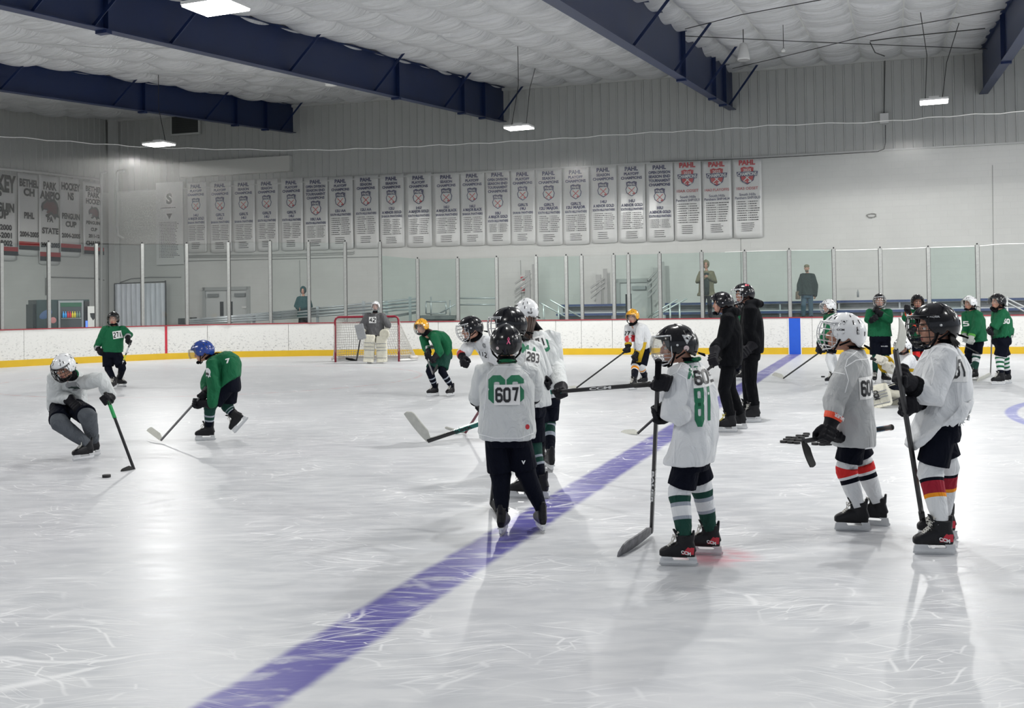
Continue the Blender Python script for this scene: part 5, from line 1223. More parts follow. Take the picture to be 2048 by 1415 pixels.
def figure(sp):
    """one person. Joint points are (x, y, depth offset) as seen in the photo; feet stand on the ice"""
    g = sp.get; k = g('k', .85); kh = g('kh', .92)
    feet = {}
    for s_ in 'LR':
        f = sp['foot'+s_]
        if 'at' in f: c = f['at']
        elif 'z' in f: c = D(f['px'], f['py'], f['d'])
        else: c = G(f['px'], f['py'])
        feet[s_] = (c, f)
    gz = [feet[s_][0] for s_ in 'LR' if 'z' not in feet[s_][1]]
    d0 = g('d0') or sum(c.y for c in gz)/len(gz)
    base = sum(gz, V((0,0,0)))/len(gz) if gz else feet['L'][0]; base = V((base.x, base.y, g('basez', 0.0)))
    B = base
    def J(t_): return D(t_[0], t_[1], d0+(t_[2] if len(t_) > 2 else 0))
    root = empty('person', B, sp['label'], 'person')
    if g('group'): root['group'] = sp['group']
    vox = max(.0055, min(.013, d0*.0008))
    ty, py_ = g('tyaw', 180), g('pyaw', g('tyaw', 180))
    N_ = J(sp['neck']); PV = J(sp['pel']); spine = (N_-PV).normalized()
    R = rv(ty); R = (R-spine*R.dot(spine)*.6).normalized(); Fw = spine.cross(R)*-1; Fw = R.cross(spine)*-1 if (R.cross(spine)*-1).dot(yv(ty)) > 0 else R.cross(spine)
    Fw.normalize()
    RP = rv(py_); FP = yv(py_)
    hr, hf, hu = ypr(g('hyaw', ty), g('hpitch', 0), g('hroll', 0)); HC = J(sp['head'])
    H = frame(HC, hr, hf, hu, kh)
    el = {'L': J(sp['el']), 'R': J(sp['er'])}
    sh = {s_: N_+R*((.165 if s_ == 'R' else -.165)*k*g('shw', 1))-spine*(.065*k) for s_ in 'LR'}
    bulk = g('bulk', 1.0)
    # gloves / hands
    wr = {}; hand_m = {}
    for s_ in 'LR':
        h = sp['h'+s_.lower()]
        if isinstance(h, tuple) and h[0] == 'st':
            st = STK[h[1]]; hp = st[0]+(st[1]-st[0])*h[2]; ax = (st[1]-st[0]).normalized()
        else: hp = J(h); ax = V(h[3] if len(h) > 3 else (0,0,1)).normalized()
        gk = g('gk', k*1.05)
        if g('gloves', True):
            wr[s_] = add_glove(root, B, hp, el[s_], ax, s_ == 'L', gk, g('gkind'+s_, 'grip'), g('cuff'), g('gbody'), g('gtext'))
        else: wr[s_] = (hp, hp, hp)
        hand_m[s_] = (hp, ax)
    # skates
    ank = {}
    for s_ in 'LR':
        c, f = feet[s_]; r_, f_, u_ = ypr(f['yaw'], f.get('pitch', 0), f.get('roll', 0)); M = frame(c, r_, f_, u_)
        sk = k*g('skk', .92)
        if g('skates', True): add_skate(root, B, M, sk, g('lace'), g('accent'), g('sktext'))
        else:
            q = MB(); q.loft([sell(c+f_*(y*k)+u_*(z*k), r_, u_, a*k, b_*k, 14) for y, z, a, b_ in ((.17,.03,.03,.025),(.12,.04,.045,.038),(.02,.05,.045,.05),(-.07,.06,.04,.06),(-.10,.05,.03,.045))])
            q.build('shoe', FB['black'], root, True, base=B)
        ank[s_] = M @ V((0, -.058*sk, .20*sk if g('skates', True) else .09))
    hip = {s_: PV+RP*((.085 if s_ == 'R' else -.085)*k)-Z*(.03*k) for s_ in 'LR'}
    kn = {'L': J(sp['kl']), 'R': J(sp['kr'])}
    MID = (N_+PV)/2+Fw*(g('hunch', -.02)*k)+(J(sp['mid'])-(N_+PV)/2 if g('mid') else V((0,0,0)))
    # ---- body: one continuous skin
    mb = MB(); n0 = head_blobs(mb, H, kh)
    mb.tube([n0, (n0+N_)/2, N_-spine*.05*k], [.050*kh, .048*kh, .055*kh], 14, dome=True)
    mb.loft([sell(bez(N_, MID*2-(N_+PV)/2, PV, t_), R, Fw, a*k, b_*k, 16) for t_, a, b_ in ((.08,.05,.045),(.2,.11,.06),(.5,.12,.08),(.8,.11,.08),(1.0,.11,.08))])
    for s_ in 'LR':
        mb.tube([sh[s_], el[s_], wr[s_][2], wr[s_][1]], [.036*k, .028*k, .024*k, .022*k], 10, dome=True)
        mb.tube([hip[s_], kn[s_], ank[s_]], [.050*k, .030*k, .024*k], 10, dome=True)
        if not g('gloves', True):
            hp, ax = hand_m[s_]; y_ = (hp-el[s_]).normalized(); x_ = ax-y_*ax.dot(y_); x_ = x_.normalized() if x_.length > .1 else y_.orthogonal().normalized(); z_ = x_.cross(y_)
            mb.ell(hp+y_*.03, .042*k, .05*k, .02*k, (x_, y_, z_))
            for i in range(4):
                b0 = hp+y_*.06+x_*((i-1.5)*.02*k); mb.tube([b0-y_*.02, b0+y_*.02, b0+y_*.045-z_*.015, b0+y_*.05-z_*.04], .0095*k, 8, dome=True)
            mb.tube([hp+x_*.03*k, hp+x_*.055*k+y_*.03-z_*.01, hp+x_*.045*k+y_*.055-z_*.025], .011*k, 8, dome=True)
    me = bake(mb, max(.0055, vox*.8), 1); color_face(me, H, kh)
    me.transform(Matrix.Translation(-B)); bo = bpy.data.objects.new('body', me); COL.objects.link(bo); bo.parent = root
    if g('eyes', True): add_eyes(root, B, H)
    # ---- jersey
    ht_ = (N_-PV).length; drop = g('drop', .10)*k; mid = MID
    prof = g('prof') or [(0.0,.062,.062),(.07,.115,.085),(.16,.172,.108),(.32,.200,.130),(.55,.198,.140),(.80,.205,.150),(1.0,.215,.160)]
    def spt(t_): return bez(N_, mid*2-(N_+PV)/2, PV, t_)
    rings = []
    for t_, a, b_ in prof: rings.append(sell(spt(t_)-Fw*(.012*k), R, Fw, a*k*bulk*g('shw', 1), b_*k*bulk, 26, 2.5))
    dn = (spt(1.0)-spt(.85)).normalized(); tlt = g('hemtilt', 0.0)
    for q_ in (.5, 1.0):
        c = spt(1.0)+dn*(drop*q_); f2 = (Fw+dn*tlt*q_).normalized()
        rings.append(sell(c, R, f2, .220*k*bulk*g('hemw', 1), .168*k*bulk*g('hemw', 1)*(1+abs(tlt)*.2), 26, 2.5))
    mb = MB(); mb.loft(rings)
    sb = g('sleeve', 1.0)
    for s_ in 'LR':
        a = sh[s_]-R*((.03 if s_ == 'R' else -.03)*k); w_ = wr[s_][0]; e = el[s_]
        m1 = (sh[s_]+e)/2; m2 = (e+w_)/2
        mb.tube([a, sh[s_], m1, e, m2, w_], [.070*k*sb, .086*k*sb, .084*k*sb, .080*k*sb, .074*k*sb, .066*k*sb], 16, dome=True)
    if g('hood'):      # hood lying on the shoulders
        mb.tube([N_+R*.10*k+Fw*.03*k, N_+R*.09*k-Fw*.07*k+Z*.02, N_-Fw*.13*k+Z*.0, N_-R*.09*k-Fw*.07*k+Z*.02, N_-R*.10*k+Fw*.03*k], .045*k, 10, dome=True)
    if g('hoodup'):
        AXh = (hr, hf, hu); mb.ell(HC-hf*.03+hu*.02, .115*kh, .125*kh, .15*kh, AXh, 20, 14)
    me = bake(mb, vox, 3, .5, wrinkle(g('wr', .007)*1.5*k, 8.0/k, g('seed', 1)))
    if g('hoodup'):    # open the hood at the face
        bm = bmesh.new(); bm.from_mesh(me); Hi = H.inverted()
        kill = [f_ for f_ in bm.faces if (lambda q: q.y > .045 and ((q.x/.062)**2+((q.z+.01)/.098)**2) < 1)(Hi @ f_.calc_center_median())]
        bmesh.ops.delete(bm, geom=kill, context='FACES'); bm.to_mesh(me); bm.free()
        for p in me.polygons: p.use_smooth = True
    if g('cutfront'):   # long coat: handled by the caller
        pass
    me.materials.append(FB[sp['jersey']]); me.transform(Matrix.Translation(-B))
    jo = bpy.data.objects.new(g('jname', 'jersey'), me); COL.objects.link(jo); jo.parent = root
    # hem band and collar ring
    if g('collar'):
        q = MB(); c = N_+spine*.012*k; q.tube([c+R*(.066*k*math.cos(a))+Fw*(.068*k*math.sin(a)-.01)+spine*(.014*k*(-math.sin(a))) for a in [i*math.pi/9 for i in range(18)]], .016*k, 8, closed=True)
        q.build('collar', FB[sp['collar']], root, True, base=B)
    if g('guard', True):
        q = MB(); a_ = n0+(N_-n0)*.35; b_ = N_+spine*.01; q.loft([sell(a_, R, Fw, .062*kh, .066*kh, 18), sell((a_+b_)/2, R, Fw, .066*kh, .070*kh, 18), sell(b_, R, Fw, .078*kh, .080*kh, 18)]); q.build('neck_guard', FB['black'], root, True, base=B)
    # ---- pants
    mb = MB(); top = spt(.86); pl = g('pantlen', .90); pr_ = g('pantr', 1.0)
    mb.loft([sell(top, RP, FP, .155*k, .12*k, 20, 2.5), sell(PV, RP, FP, .172*k*pr_, .135*k*pr_, 20, 2.6), sell(PV-Z*.07*k, RP, FP, .176*k*pr_, .138*k*pr_, 20, 2.6), sell(PV-Z*.12*k, RP, FP, .165*k*pr_, .125*k*pr_, 20, 2.6)])
    for s_ in 'LR':
        a = hip[s_]; e = kn[s_]
        if pl <= 1.0: mb.tube([a, a+(e-a)*.5, a+(e-a)*pl], [.098*k*pr_, .102*k*pr_, .104*k*pr_], 16, ref=FP)
        else: mb.tube([a, a+(e-a)*.5, e, e+(ank[s_]-e)*.5, e+(ank[s_]-e)*.97], [.100*k*pr_, .092*k*pr_, .080*k*pr_, .074*k*pr_, .066*k*pr_], 16, ref=FP)
    me = bake(mb, vox, 2, .5, wrinkle(g('pwr', .004)*k, 8/k, g('seed', 1)+5)); me.materials.append(FB[g('pants', 'navy')]); me.transform(Matrix.Translation(-B))
    po = bpy.data.objects.new('pants', me); COL.objects.link(po); po.parent = root
    # ---- socks with bands
    if pl <= 1.0:
        for s_ in 'LR':
            bands = g('socks') if not g('socks'+s_) else g('socks'+s_)
            cols_ = []; a = kn[s_]+(hip[s_]-kn[s_])*.34; e = ank[s_]+(ank[s_]-kn[s_]).normalized()*(-.005)
            def rad(t_):
                for (t0, r0), (t1, r1) in zip(SOCKR, SOCKR[1:]):
                    if t0 <= t_ <= t1: return r0+(r1-r0)*(t_-t0)/(t1-t0)
                return SOCKR[-1][1]
            ts = sorted(set([0.0]+[i/14 for i in range(1, 15)]+[b[0] for b in bands])); names = []
            for b in bands:
                if b[1] not in names: names.append(b[1])
            path = []
            K0 = kn[s_]+(FP*.012)
            for t_ in ts:
                path.append(bez(a, K0*1.0, e, t_) if g('kneebend') else (a+(kn[s_]-a)*(t_/.18) if t_ < .18 else kn[s_]+(e-kn[s_])*((t_-.18)/.82)))
            mis = []
            for i in range(len(ts)-1):
                tm = (ts[i]+ts[i+1])/2; c_ = next((b[1] for b in bands if tm <= b[0]), bands[-1][1]); mis.append(names.index(c_))
            ax_ = (e-kn[s_]).normalized(); rr = []
            ff = yv(feet[s_][1]['yaw']); ff = (ff-ax_*ff.dot(ax_)).normalized(); sd = ax_.cross(ff)
            for i_, (t_, p) in enumerate(zip(ts, path)):
                ta = (path[min(i_+1, len(path)-1)]-path[max(i_-1, 0)]).normalized(); ff = yv(feet[s_][1]['yaw']); ff = (ff-ta*ff.dot(ta)).normalized(); sd = ta.cross(ff)
                r0 = rad(t_)*k*g('sockr', 1); w_ = 1+.02*math.sin(t_*40+g('seed', 1)); rr.append(sell(p+ff*.006*k, sd, ff, r0*.94*w_, r0*1.06*w_, 20, 2.2))
            q = MB(); q.loft(rr, mis=mis); q.build('sock', [FB[n_] for n_ in names], root, True, base=B)
    # ---- helmet
    hm = g('helmet')
    HS = H @ Matrix.Translation((0, 0, .0))
    ho = None
    if hm:
        mm = {'black': M_hblack, 'white': M_hwhite, 'yellow': M_hyel, 'blue': M_hblue}[hm]
        ho = inst('helmet', H_SHELL, [mm, FB['black'], M_dark if hm != 'black' else mat('vent_grey', (.03,.03,.03), .6), M_cageL], root, HS, B)
        inst('strap', H_STRAP, [FB['black']], ho, Matrix.Identity(4), None)
        c = g('cage', 'dark')
        if c in ('dark', 'light'): inst('cage', H_CAGE, [M_cageD if c == 'dark' else M_cageL], ho, Matrix.Identity(4), None)
        elif c == 'combo': inst('visor', H_VIS, [M_visor], ho, Matrix.Identity(4), None); inst('cage', H_LOW, [M_cageL], ho, Matrix.Identity(4), None)
        elif c == 'bubble': inst('visor', H_BUB, [M_visor], ho, Matrix.Identity(4), None)
        elif c == 'half': inst('visor', H_VIS, [M_visor], ho, Matrix.Identity(4), None)
    # ---- hair
    hr_ = g('hair')
    if hr_:
        q = MB(); rnd = random.Random(g('seed', 1))
        tip = J(hr_['tip']); st0 = H @ V((0, -.10, -.045)); L_ = (tip-st0).length
        for i in range(hr_.get('n', 60)):
            a = st0+hr*rnd.uniform(-.045, .045)+hu*rnd.uniform(-.03, .015); e = tip+hr*rnd.uniform(-.035, .035)+V((rnd.uniform(-.02,.02), rnd.uniform(-.015,.015), rnd.uniform(-.03,.03)))
            m_ = (a+e)/2-hf*.03+V((rnd.uniform(-.01,.01), rnd.uniform(-.01,.01), 0)); q.tube([a, bez(a, m_, e, .35), bez(a, m_, e, .7), e], [.008, .009, .007, .002], 5)
        q.build('hair', mat('hair_'+hr_.get('col', 'brown'), {'brown': (.045,.025,.018), 'dark': (.012,.010,.009)}[hr_.get('col', 'brown')], .6), root, True, base=B)
    if g('lockhair'):
        q = MB(); rnd = random.Random(3)
        for i in range(70):
            th = math.radians(rnd.uniform(120, 240)); a = H @ V((.10*math.sin(th), .115*math.cos(th), -.085)); e = a-hu*rnd.uniform(.02, .06)+(H.to_3x3() @ V((math.sin(th), math.cos(th), 0)))*rnd.uniform(.0, .03)
            q.tube([a+hu*.03, a, e], [.004, .005, .001], 5)
        q.build('hair', mat('hair_dark', (.012,.010,.009), .6), root, True, base=B)
    R_ = dict(root=root, B=B, jersey=jo, helmet=ho, pants=po, H=H, d0=d0, J=J, N=N_, PV=PV, body=bo, Fw=Fw, Rr=R, k=k, vox=vox, sh=sh, el=el, wr=wr, ank=ank, kn=kn)
    FIGS.append(R_); return R_
SOCKR = [(0,.072),(.12,.078),(.22,.080),(.34,.070),(.55,.066),(.75,.058),(.9,.048),(1,.046)]
# ---- sticks
STK = {}
def stick(key, butt, heel, toe, label, tape='white', col=None, mid=None, bw=.065, k=1.0, grip=None, blk=None):
    """butt, heel, toe are world points"""
    if col is None: col = M_shaft
    STK[key] = (butt, heel); d = (heel-butt).normalized(); tdir = (toe-heel); bl = tdir.length; tdir.normalize()
    hv = (-d); hv = (hv-tdir*hv.dot(tdir)).normalized(); cv = tdir.cross(hv).normalized()
    root = empty('hockey_stick', heel, label, 'hockey stick'); B = root.location
    a1 = cv; a2 = d.cross(a1).normalized(); hl = heel-d*.0
    q = MB(); ns = 10
    q.loft([[p+a1*(.011*k*i)+a2*(.015*k*j) for i, j in ((-1,-.7),(-.6,-1),(.6,-1),(1,-.7),(1,.7),(.6,1),(-.6,1),(-1,.7))] for p in [butt+(hl-butt)*(i/ns) for i in range(ns+1)]])
    q.build('shaft', col, root, base=B)
    # blade: curved plate
    def bpt_(t_, v_): return heel+tdir*(bl*t_)+cv*(.045*k*t_*t_)+hv*(v_)+hv*(.0)
    q = MB(); rows = []
    nb = 12
    for i in range(nb+1):
        t_ = i/nb; w_ = bw*k*(1 if t_ < .8 else math.sqrt(max(0.03, 1-((t_-.8)/.2)**2)*.9+.1)); w_ = w_*(.55+.45*min(1, t_*4)) ; c = bpt_(t_*1.0, w_*.5-.012*k); th_ = .005*k
        rows.append([c-hv*w_*.5-cv*th_, c+hv*w_*.5-cv*th_, c+hv*w_*.5+cv*th_, c-hv*w_*.5+cv*th_])
    q.loft(rows); q.build('blade', {'white': M_tape, 'black': M_tapeb}[tape] if blk is None else blk, root, True if False else False, base=B)
    q = MB(); gl = .16 if grip is None else .22
    q.tube([butt-d*.004, butt+d*.012], .021*k, 10); q.tube([butt+d*.01, butt+d*gl], .0185*k, 8); q.build('grip_tape', grip or M_tapeb, root, True, base=B)
    if mid:
        for (t0, t1, m_) in mid:
            q = MB(); p0 = butt+(heel-butt)*t0; p1 = butt+(heel-butt)*t1; ex_ = a1; ey_ = a2; q.box((p0+p1)/2, .023*k, .0315*k, (p1-p0).length, 0, (a1, a2, d)); q.build('shaft_marking', m_, root, base=B)
    STK[key] = (butt, heel); return root, (butt, heel, a1, a2, d)
def shaft_text(st, txt, t0, t1, m, k=1.0, flip=1):
    root, (b_, h_, a1, a2, d) = st; B = root.location; q = MB()
    c = b_+(h_-b_)*((t0+t1)/2); ln = ((h_-b_)*(t1-t0)).length
    for s_ in (-1, 1):
        put_text(q, txt, c+a1*(s_*.0125*k), d*flip, (a1*s_).cross(d*flip), ln, .020*k, 0, .04, fit=False)
        put_text(q, txt, c+a2*(s_*.0165*k), d*flip, (a2*s_).cross(d*flip), ln, .016*k, 0, .04, fit=False)
    q.build('shaft_lettering', m, root, base=B)

def seam(r, pts, rad=.0028, m=None, tg='jersey', name='seam_piping'):
    """raised stitched line following the garment's surface"""
    o = r[tg]; M = Matrix.Translation(r['B']) @ o.matrix_basis
    bv = BVHTree.FromPolygons([M @ v.co for v in o.data.vertices], [p.vertices[:] for p in o.data.polygons]); out = []
    for (x0, y0), (x1, y1) in zip(pts, pts[1:]):
        n = max(2, int(math.hypot(x1-x0, y1-y0)/3))
        for i in range(n+1):
            d = ray(x0+(x1-x0)*i/n, y0+(y1-y0)*i/n).normalized(); h = bv.ray_cast(CAM, d, 100)
            if h[0] is not None and (not out or ((h[0]-out[-1]).length > .004 and (h[0]-out[-1]).length < .08)): out.append(h[0]-d*.0008)
    if len(out) < 3: return
    q = MB(); q.tube(out, rad, 6); c = q.build(name, m or FB['white'], o, True, base=r['B'])
# ================================================================== STICKS (butt, heel, toe)
def gd(px, py): return G(px, py).y
dA, dB, dC, dD_, dE = gd(174,916), gd(236,776), gd(411,881), gd(752,725), gd(884,792)
dF, dG, dH, dI, dJ = gd(1010,880), gd(1062,1000), gd(1098,941), gd(1045,1062), gd(1384,1124)
dK, dL, dM, dN, dO = gd(1462,863), gd(1497,844), gd(1478,757), gd(1668,765), gd(1722,1059)
dP, dQ, dR_, dS, dT, dU, dV = gd(1762,766), gd(1842,768), gd(1790,812), gd(1872,1096), gd(1940,758), gd(2003,767), gd(1275,774)
M_sgreen = mat('shaft_green', (.02,.28,.08), .3); M_steal = mat('shaft_teal', (.01,.16,.13), .3); M_swht = mat('shaft_white', (.62,.63,.63), .3); M_syel = mat('shaft_yellow', (.65,.70,.05), .35)
M_smar = mat('shaft_maroon', (.14,.01,.03), .3); M_sblue = mat('shaft_blue', (.03,.13,.24), .35); M_spink = mat('shaft_pink', (.42,.25,.22), .6); M_sgrey = mat('shaft_grey', (.12,.12,.125), .35)
s = stick('A', D(211,786,dA-.32), G(268,938), G(250,943), 'black stick with green upper shaft, its blade on the ice beside the moving puck', 'black', k=.95, mid=[(.12,.34,M_sgreen)])
stick('B', D(262,681,dB-.2), G(227,774), G(215,776), 'black stick with white and yellow bands held by the person numbered 27', 'black', k=.9, mid=[(.05,.25,M_swht),(.30,.40,M_syel),(.42,.5,M_swht)])
stick('C', D(428,762,dC-.12), G(322,885)+Z*.03, G(289,876)+Z*.12, 'dark stick with taped blade stretched ahead of the blue-helmeted person', 'white', k=.95, col=M_sgrey, bw=.075)
stick('E', D(850,706,dE-.25), D(866,748,dE-.55), D(880,731,dE-.75), 'grey stick held low across the knees of the person in green with the yellow helmet', 'black', k=.9, col=M_sgrey)
s = stick('I', D(1030,822,dI-.05), D(856,881,dI+.25), D(806,832,dI+.2), 'teal and black stick with white taped blade raised above the ice left of number 607', 'white', k=1.0, mid=[(.35,.68,M_steal)], bw=.075)
shaft_text(s, 'SUPER', .48, .68, M_hblack, 1, -1)
stick('F', D(985,780,dF-.3), G(931,868)+Z*.02, G(888,866)+Z*.03, 'dark red stick with black blade resting on the ice behind the raised white blade', 'white', k=.95, col=M_smar, bw=.06)
s = stick('H', D(1300,768,dH-1.2), D(1050,788,dH-.2), D(1030,770,dH-.1), 'black and green stick held level, its butt end pointing right behind number 605', 'black', k=1.15, mid=[(.68,.92,M_steal)])
shaft_text(s, 'CCM', .28, .45, M_swht, 1.1, -1)
stick('G', D(1003,800,dG-.5), D(982,1008,gd(983,1014)), G(1008,1036), 'black stick standing on the ice behind the left leg of number 607', 'black', k=1.0, bw=.07)
s = stick('J', D(1317,722,dJ-.25), G(1303,1072)+Z*.03, G(1250,1114)+Z*.0, 'long black stick with camouflage taped blade held upright by number 605', 'black', k=1.0, bw=.08, grip=FB['black'],
          blk=mat('camo_tape', (.16,.16,.17), .6, var=.95, vscale=22))
shaft_text(s, 'BAUER', .60, .80, M_swht, 1, 1)
stick('K', D(1441,716,dK-.26), G(1275,870)+Z*.02, G(1233,864), 'black stick held by the left person in black, its taped blade left of number 605', 'white', k=1.0, bw=.07)
stick('N', D(1648,698,dN-.25), G(1567,759)+Z*.03, G(1541,753)+Z*.06, 'black stick with white blade held by the person in green in the white helmet', 'white', k=1.0, bw=.08)
stick('O', D(1783,854,dO+.15), D(1606,882,dO-.25), D(1614,936,dO-.3), 'stick with blue and pink grip held level by number 604, black blade hanging down', 'black', k=1.0, mid=[(.0,.10,M_spink),(.10,.30,M_sblue)], bw=.06)
stick('P', D(1753,612,dP-.35), G(1768,724)*1.0, G(1784,727), 'black and blue stick leaned on by the person in green resting chin on gloves', 'black', k=1.0, mid=[(.25,.65,M_sgrey),(.65,.95,M_sblue)])
stick('Q', D(1813,610,dQ-.3), D(1823,712,dQ-.35), D(1838,722,dQ-.35), 'silver white stick held upright by the person numbered 37', 'black', k=1.0, mid=[(.03,.97,M_swht)])
s = stick('S', G(1850,1070), D(1791,699,dS-.45), D(1815,641,dS-.42), 'stick held upside down with its worn white blade up beside the black helmet', 'white', k=1.05, bw=.10, grip=M_shaft)
stick('T', D(1956,706,dT-.25), D(1931,692,dT-.5), D(1919,686,dT-.55), 'short stick end with pale blade in the white and green glove', 'white', k=.8)
stick('U', D(1984,668,dU-.2), G(1981,750)+Z*.02, G(1959,763), 'black stick with pale blade held straight down by the rightmost person in green', 'white', k=1.0, bw=.075)
stick('V', D(1259,696,dV-.2), D(1153,775,gd(1153,777)), G(1128,774), 'long black stick reaching down left from the person in white in the yellow helmet', 'white', k=1.0)
# goalie stick
gb, ghh = D(722,668,dD_-.15), G(713,722)
stick('D', D(723,664,dD_-.15), G(713,721), G(691,721), 'goalie stick with wide black paddle resting on the ice in front of the goal', 'black', k=1.25, bw=.10)
stick('R', D(1742,716,dR_-.38), D(1778,729,dR_-.38), D(1800,743,dR_-.38), 'goalie stick of the kneeling person lying across the pads', 'white', k=1.1, col=M_tape)

wht_sock = lambda *b: list(b)
# ================================================================== PLAYERS
def onfig(r, tg, *a, **kw):
    return decal(r[tg], r['B'], [r[tg]], *a, **kw) if False else decal_child(r, tg, *a, **kw)
def decal_child(r, tg, px, py, yaw, wd, ht, build, name, mats, **kw):
    o = decal(r['root'], r['B'], [r[tg]], px, py, yaw, wd, ht, build, name, mats, **kw)
    if o is not None:      # part of the garment it is printed on
        t_ = r[tg]; o.parent = t_; o.matrix_parent_inverse = t_.matrix_basis.inverted()
    return o
BIBM = [M_bib, M_blk]
GRN = mat('print_green', (.01,.16,.075), .6); BLKI = M_blk
# J ---- number 605 / 81
r = figure(dict(label='person in white jersey numbered 605 and 81, black helmet, upright stick, facing left', k=.82, kh=.90, neck=(1377,724,0), head=(1352,691,-.03), hyaw=272, hpitch=-4, tyaw=300, pyaw=290, pel=(1381,905,0),
    mid=(1386,815,0), el=(1343,832,-.14), er=(1338,806,.12), hl=('st','J',.275), hr=('st','J',.10), kl=(1360,985,-.04), kr=(1404,972,.10), drop=.07,
    footL=dict(px=1358, py=1131, yaw=279), footR=dict(px=1409, py=1109, yaw=279), jersey='white', pants='navy', pantlen=.80, socks=[(.24,'white'),(.36,'dgreen'),(.43,'sgrey'),(.60,'white'),(.66,'sgrey'),(1,'dgreen')],
    helmet='black', cage='combo', collar='green', accent=M_redpaint, sktext='CCM', seed=2, wr=.009, bulk=.98, sleeve=1.0, sockr=1.0, cuff=None))
decal_child(r, 'jersey', 1411, 752, 172, .20, .115, bibfn('605'), 'race_number', BIBM, roll=4)
decal_child(r, 'jersey', 1390, 745, 190, .075, .070, txtfn('MU'), 'name_lettering', [GRN], off=.003, roll=-8)
decal_child(r, 'jersey', 1409, 806, 180, .13, .27, txtfn('81', .03), 'jersey_number', [GRN], off=.003)
decal_child(r, 'helmet', 1374, 679, 192, .058, .055, trifn, 'triangle_sticker', [M_hwhite, M_hblack], tilt=15, off=.002, cell=.012)
decal_child(r, 'helmet', 1373, 696, 190, .032, .032, discfn, 'round_sticker', [mat('sticker_pink', (.62,.50,.50), .5)], off=.002)
decal_child(r, 'pants', 1334, 961, 215, .09, .028, txtfn('BAUER', .04), 'pants_lettering', [M_hwhite], off=.003)
for pl in ([(1362,728),(1353,745),(1372,756),(1376,790)],[(1350,880),(1348,926)],[(1352,745),(1340,752)]): seam(r, pl, .0032, mat('piping_white', (.85,.86,.87), .6))
# I ---- number 607 / 86
r = figure(dict(label='person in white jersey numbered 607 and 86 seen from behind, black helmet with pink ribbon', k=.82, kh=.93, neck=(1014,726,0), head=(1012,686,.02), hyaw=2, hpitch=2, tyaw=2, pyaw=0, pel=(1014,862,0),
    el=(958,790,.05), er=(1067,775,.08), hl=(975,812,.25), hr=(1045,815,.30), kl=(1001,946,.02), kr=(1050,940,.03), drop=.06, shw=1.12, hemw=1.05,
    footL=dict(px=1007, py=1066, yaw=12), footR=dict(px=1081, py=1060, yaw=-12), jersey='offwhite', pants='navy', pantlen=.95, socks=[(1,'navy')], helmet='black', cage='light', collar='green', seed=5, wr=.008, sockr=1.18, pantr=1.05))
decal_child(r, 'jersey', 1014, 789, 182, .175, .135, bibfn('607'), 'race_number', BIBM, off=.008)
decal_child(r, 'jersey', 1012, 778, 182, .25, .185, txtfn('86', .045), 'jersey_number', [GRN], off=.003)
decal_child(r, 'jersey', 1055, 853, 182, .028, .034, discfn, 'round_patch', [M_redink], off=.003)
decal_child(r, 'helmet', 1017, 681, 182, .03, .045, lambda mb, w_, h_: (mb.tube([V((-w_*.35,-h_*.5,0)), V((w_*.2,h_*.25,0)), V((0,h_*.5,0)), V((-w_*.2,h_*.25,0)), V((w_*.35,-h_*.5,0))], .0032, 4)), 'pink_ribbon_sticker', [mat('ribbon_pink', (.75,.10,.25), .4)], off=.004, cell=.5)
decal_child(r, 'helmet', 995, 696, 190, .022, .022, discfn, 'round_sticker', [mat('sticker_pink', (.62,.50,.50), .5)], off=.003)
decal_child(r, 'pants', 1047, 924, 182, .028, .024, txtfn('V', .06), 'pants_mark', [M_hwhite], off=.003)
for pl in ([(975,748),(990,733),(1040,733),(1060,748)],[(975,748),(972,790),(966,840)],[(959,868),(990,876),(1040,876),(1066,866)]): seam(r, pl, .0028, mat('piping_white', (.85,.86,.87), .6))
# G ---- number 283
r = figure(dict(label='person in white jersey numbered 283 and black helmet standing close behind number 607', k=.86, kh=1.02, neck=(1040,684,0), head=(1017,650,0), hyaw=284, hpitch=-2, tyaw=318, pyaw=310, pel=(1057,808,0),
    el=(1030,760,-.10), er=(1088,748,.12), hl=(1012,800,-.25), hr=(1094,772,-.02), kl=(1040,900,0), kr=(1068,900,.05), drop=.03, footL=dict(px=1045, py=996, yaw=285), footR=dict(px=1074, py=995, yaw=300), jersey='offwhite', pants='navy',
    socks=[(.35,'dgreen'),(.42,'sgrey'),(.56,'dgreen'),(.63,'sgrey'),(1,'navy')], pantlen=.8, helmet='black', cage='light', collar=None, seed=9))
decal_child(r, 'jersey', 1066, 714, 165, .135, .10, bibfn('283'), 'race_number', BIBM, roll=-14)
decal_child(r, 'jersey', 1060, 700, 165, .15, .07, txtfn('M A', .05), 'name_lettering', [GRN], off=.003, roll=-18)
# H ---- tall, long hair, 52
r = figure(dict(label='tall person in white jersey with long brown hair and white helmet marked 52', k=.92, kh=.86, neck=(1072,662,0), head=(1053,622,0), hyaw=320, hpitch=0, tyaw=345, pyaw=335, pel=(1086,790,0),
    el=(1070,740,-.05), er=(1113,728,.02), hl=('st','H',.90), hr=('st','H',.70), kl=(1082,852,0), kr=(1097,846,.05), drop=.02, footL=dict(px=1075, py=932, yaw=320), footR=dict(px=1100, py=940, yaw=350), jersey='offwhite', pants='navy',
    socks=[(.22,'dgreen'),(.32,'sgrey'),(.50,'dgreen'),(.60,'sgrey'),(1,'navy')], helmet='white', cage='dark', hair=dict(tip=(1054,676,-.20), n=110), seed=12, shw=1.0, pantlen=.85))
decal_child(r, 'jersey', 1081, 684, 165, .11, .12, bibfn('71'), 'race_number', BIBM, roll=14, off=.006)
decal_child(r, 'jersey', 1089, 690, 165, .10, .12, txtfn('8', .05), 'jersey_number', [GRN], off=.003, roll=10)
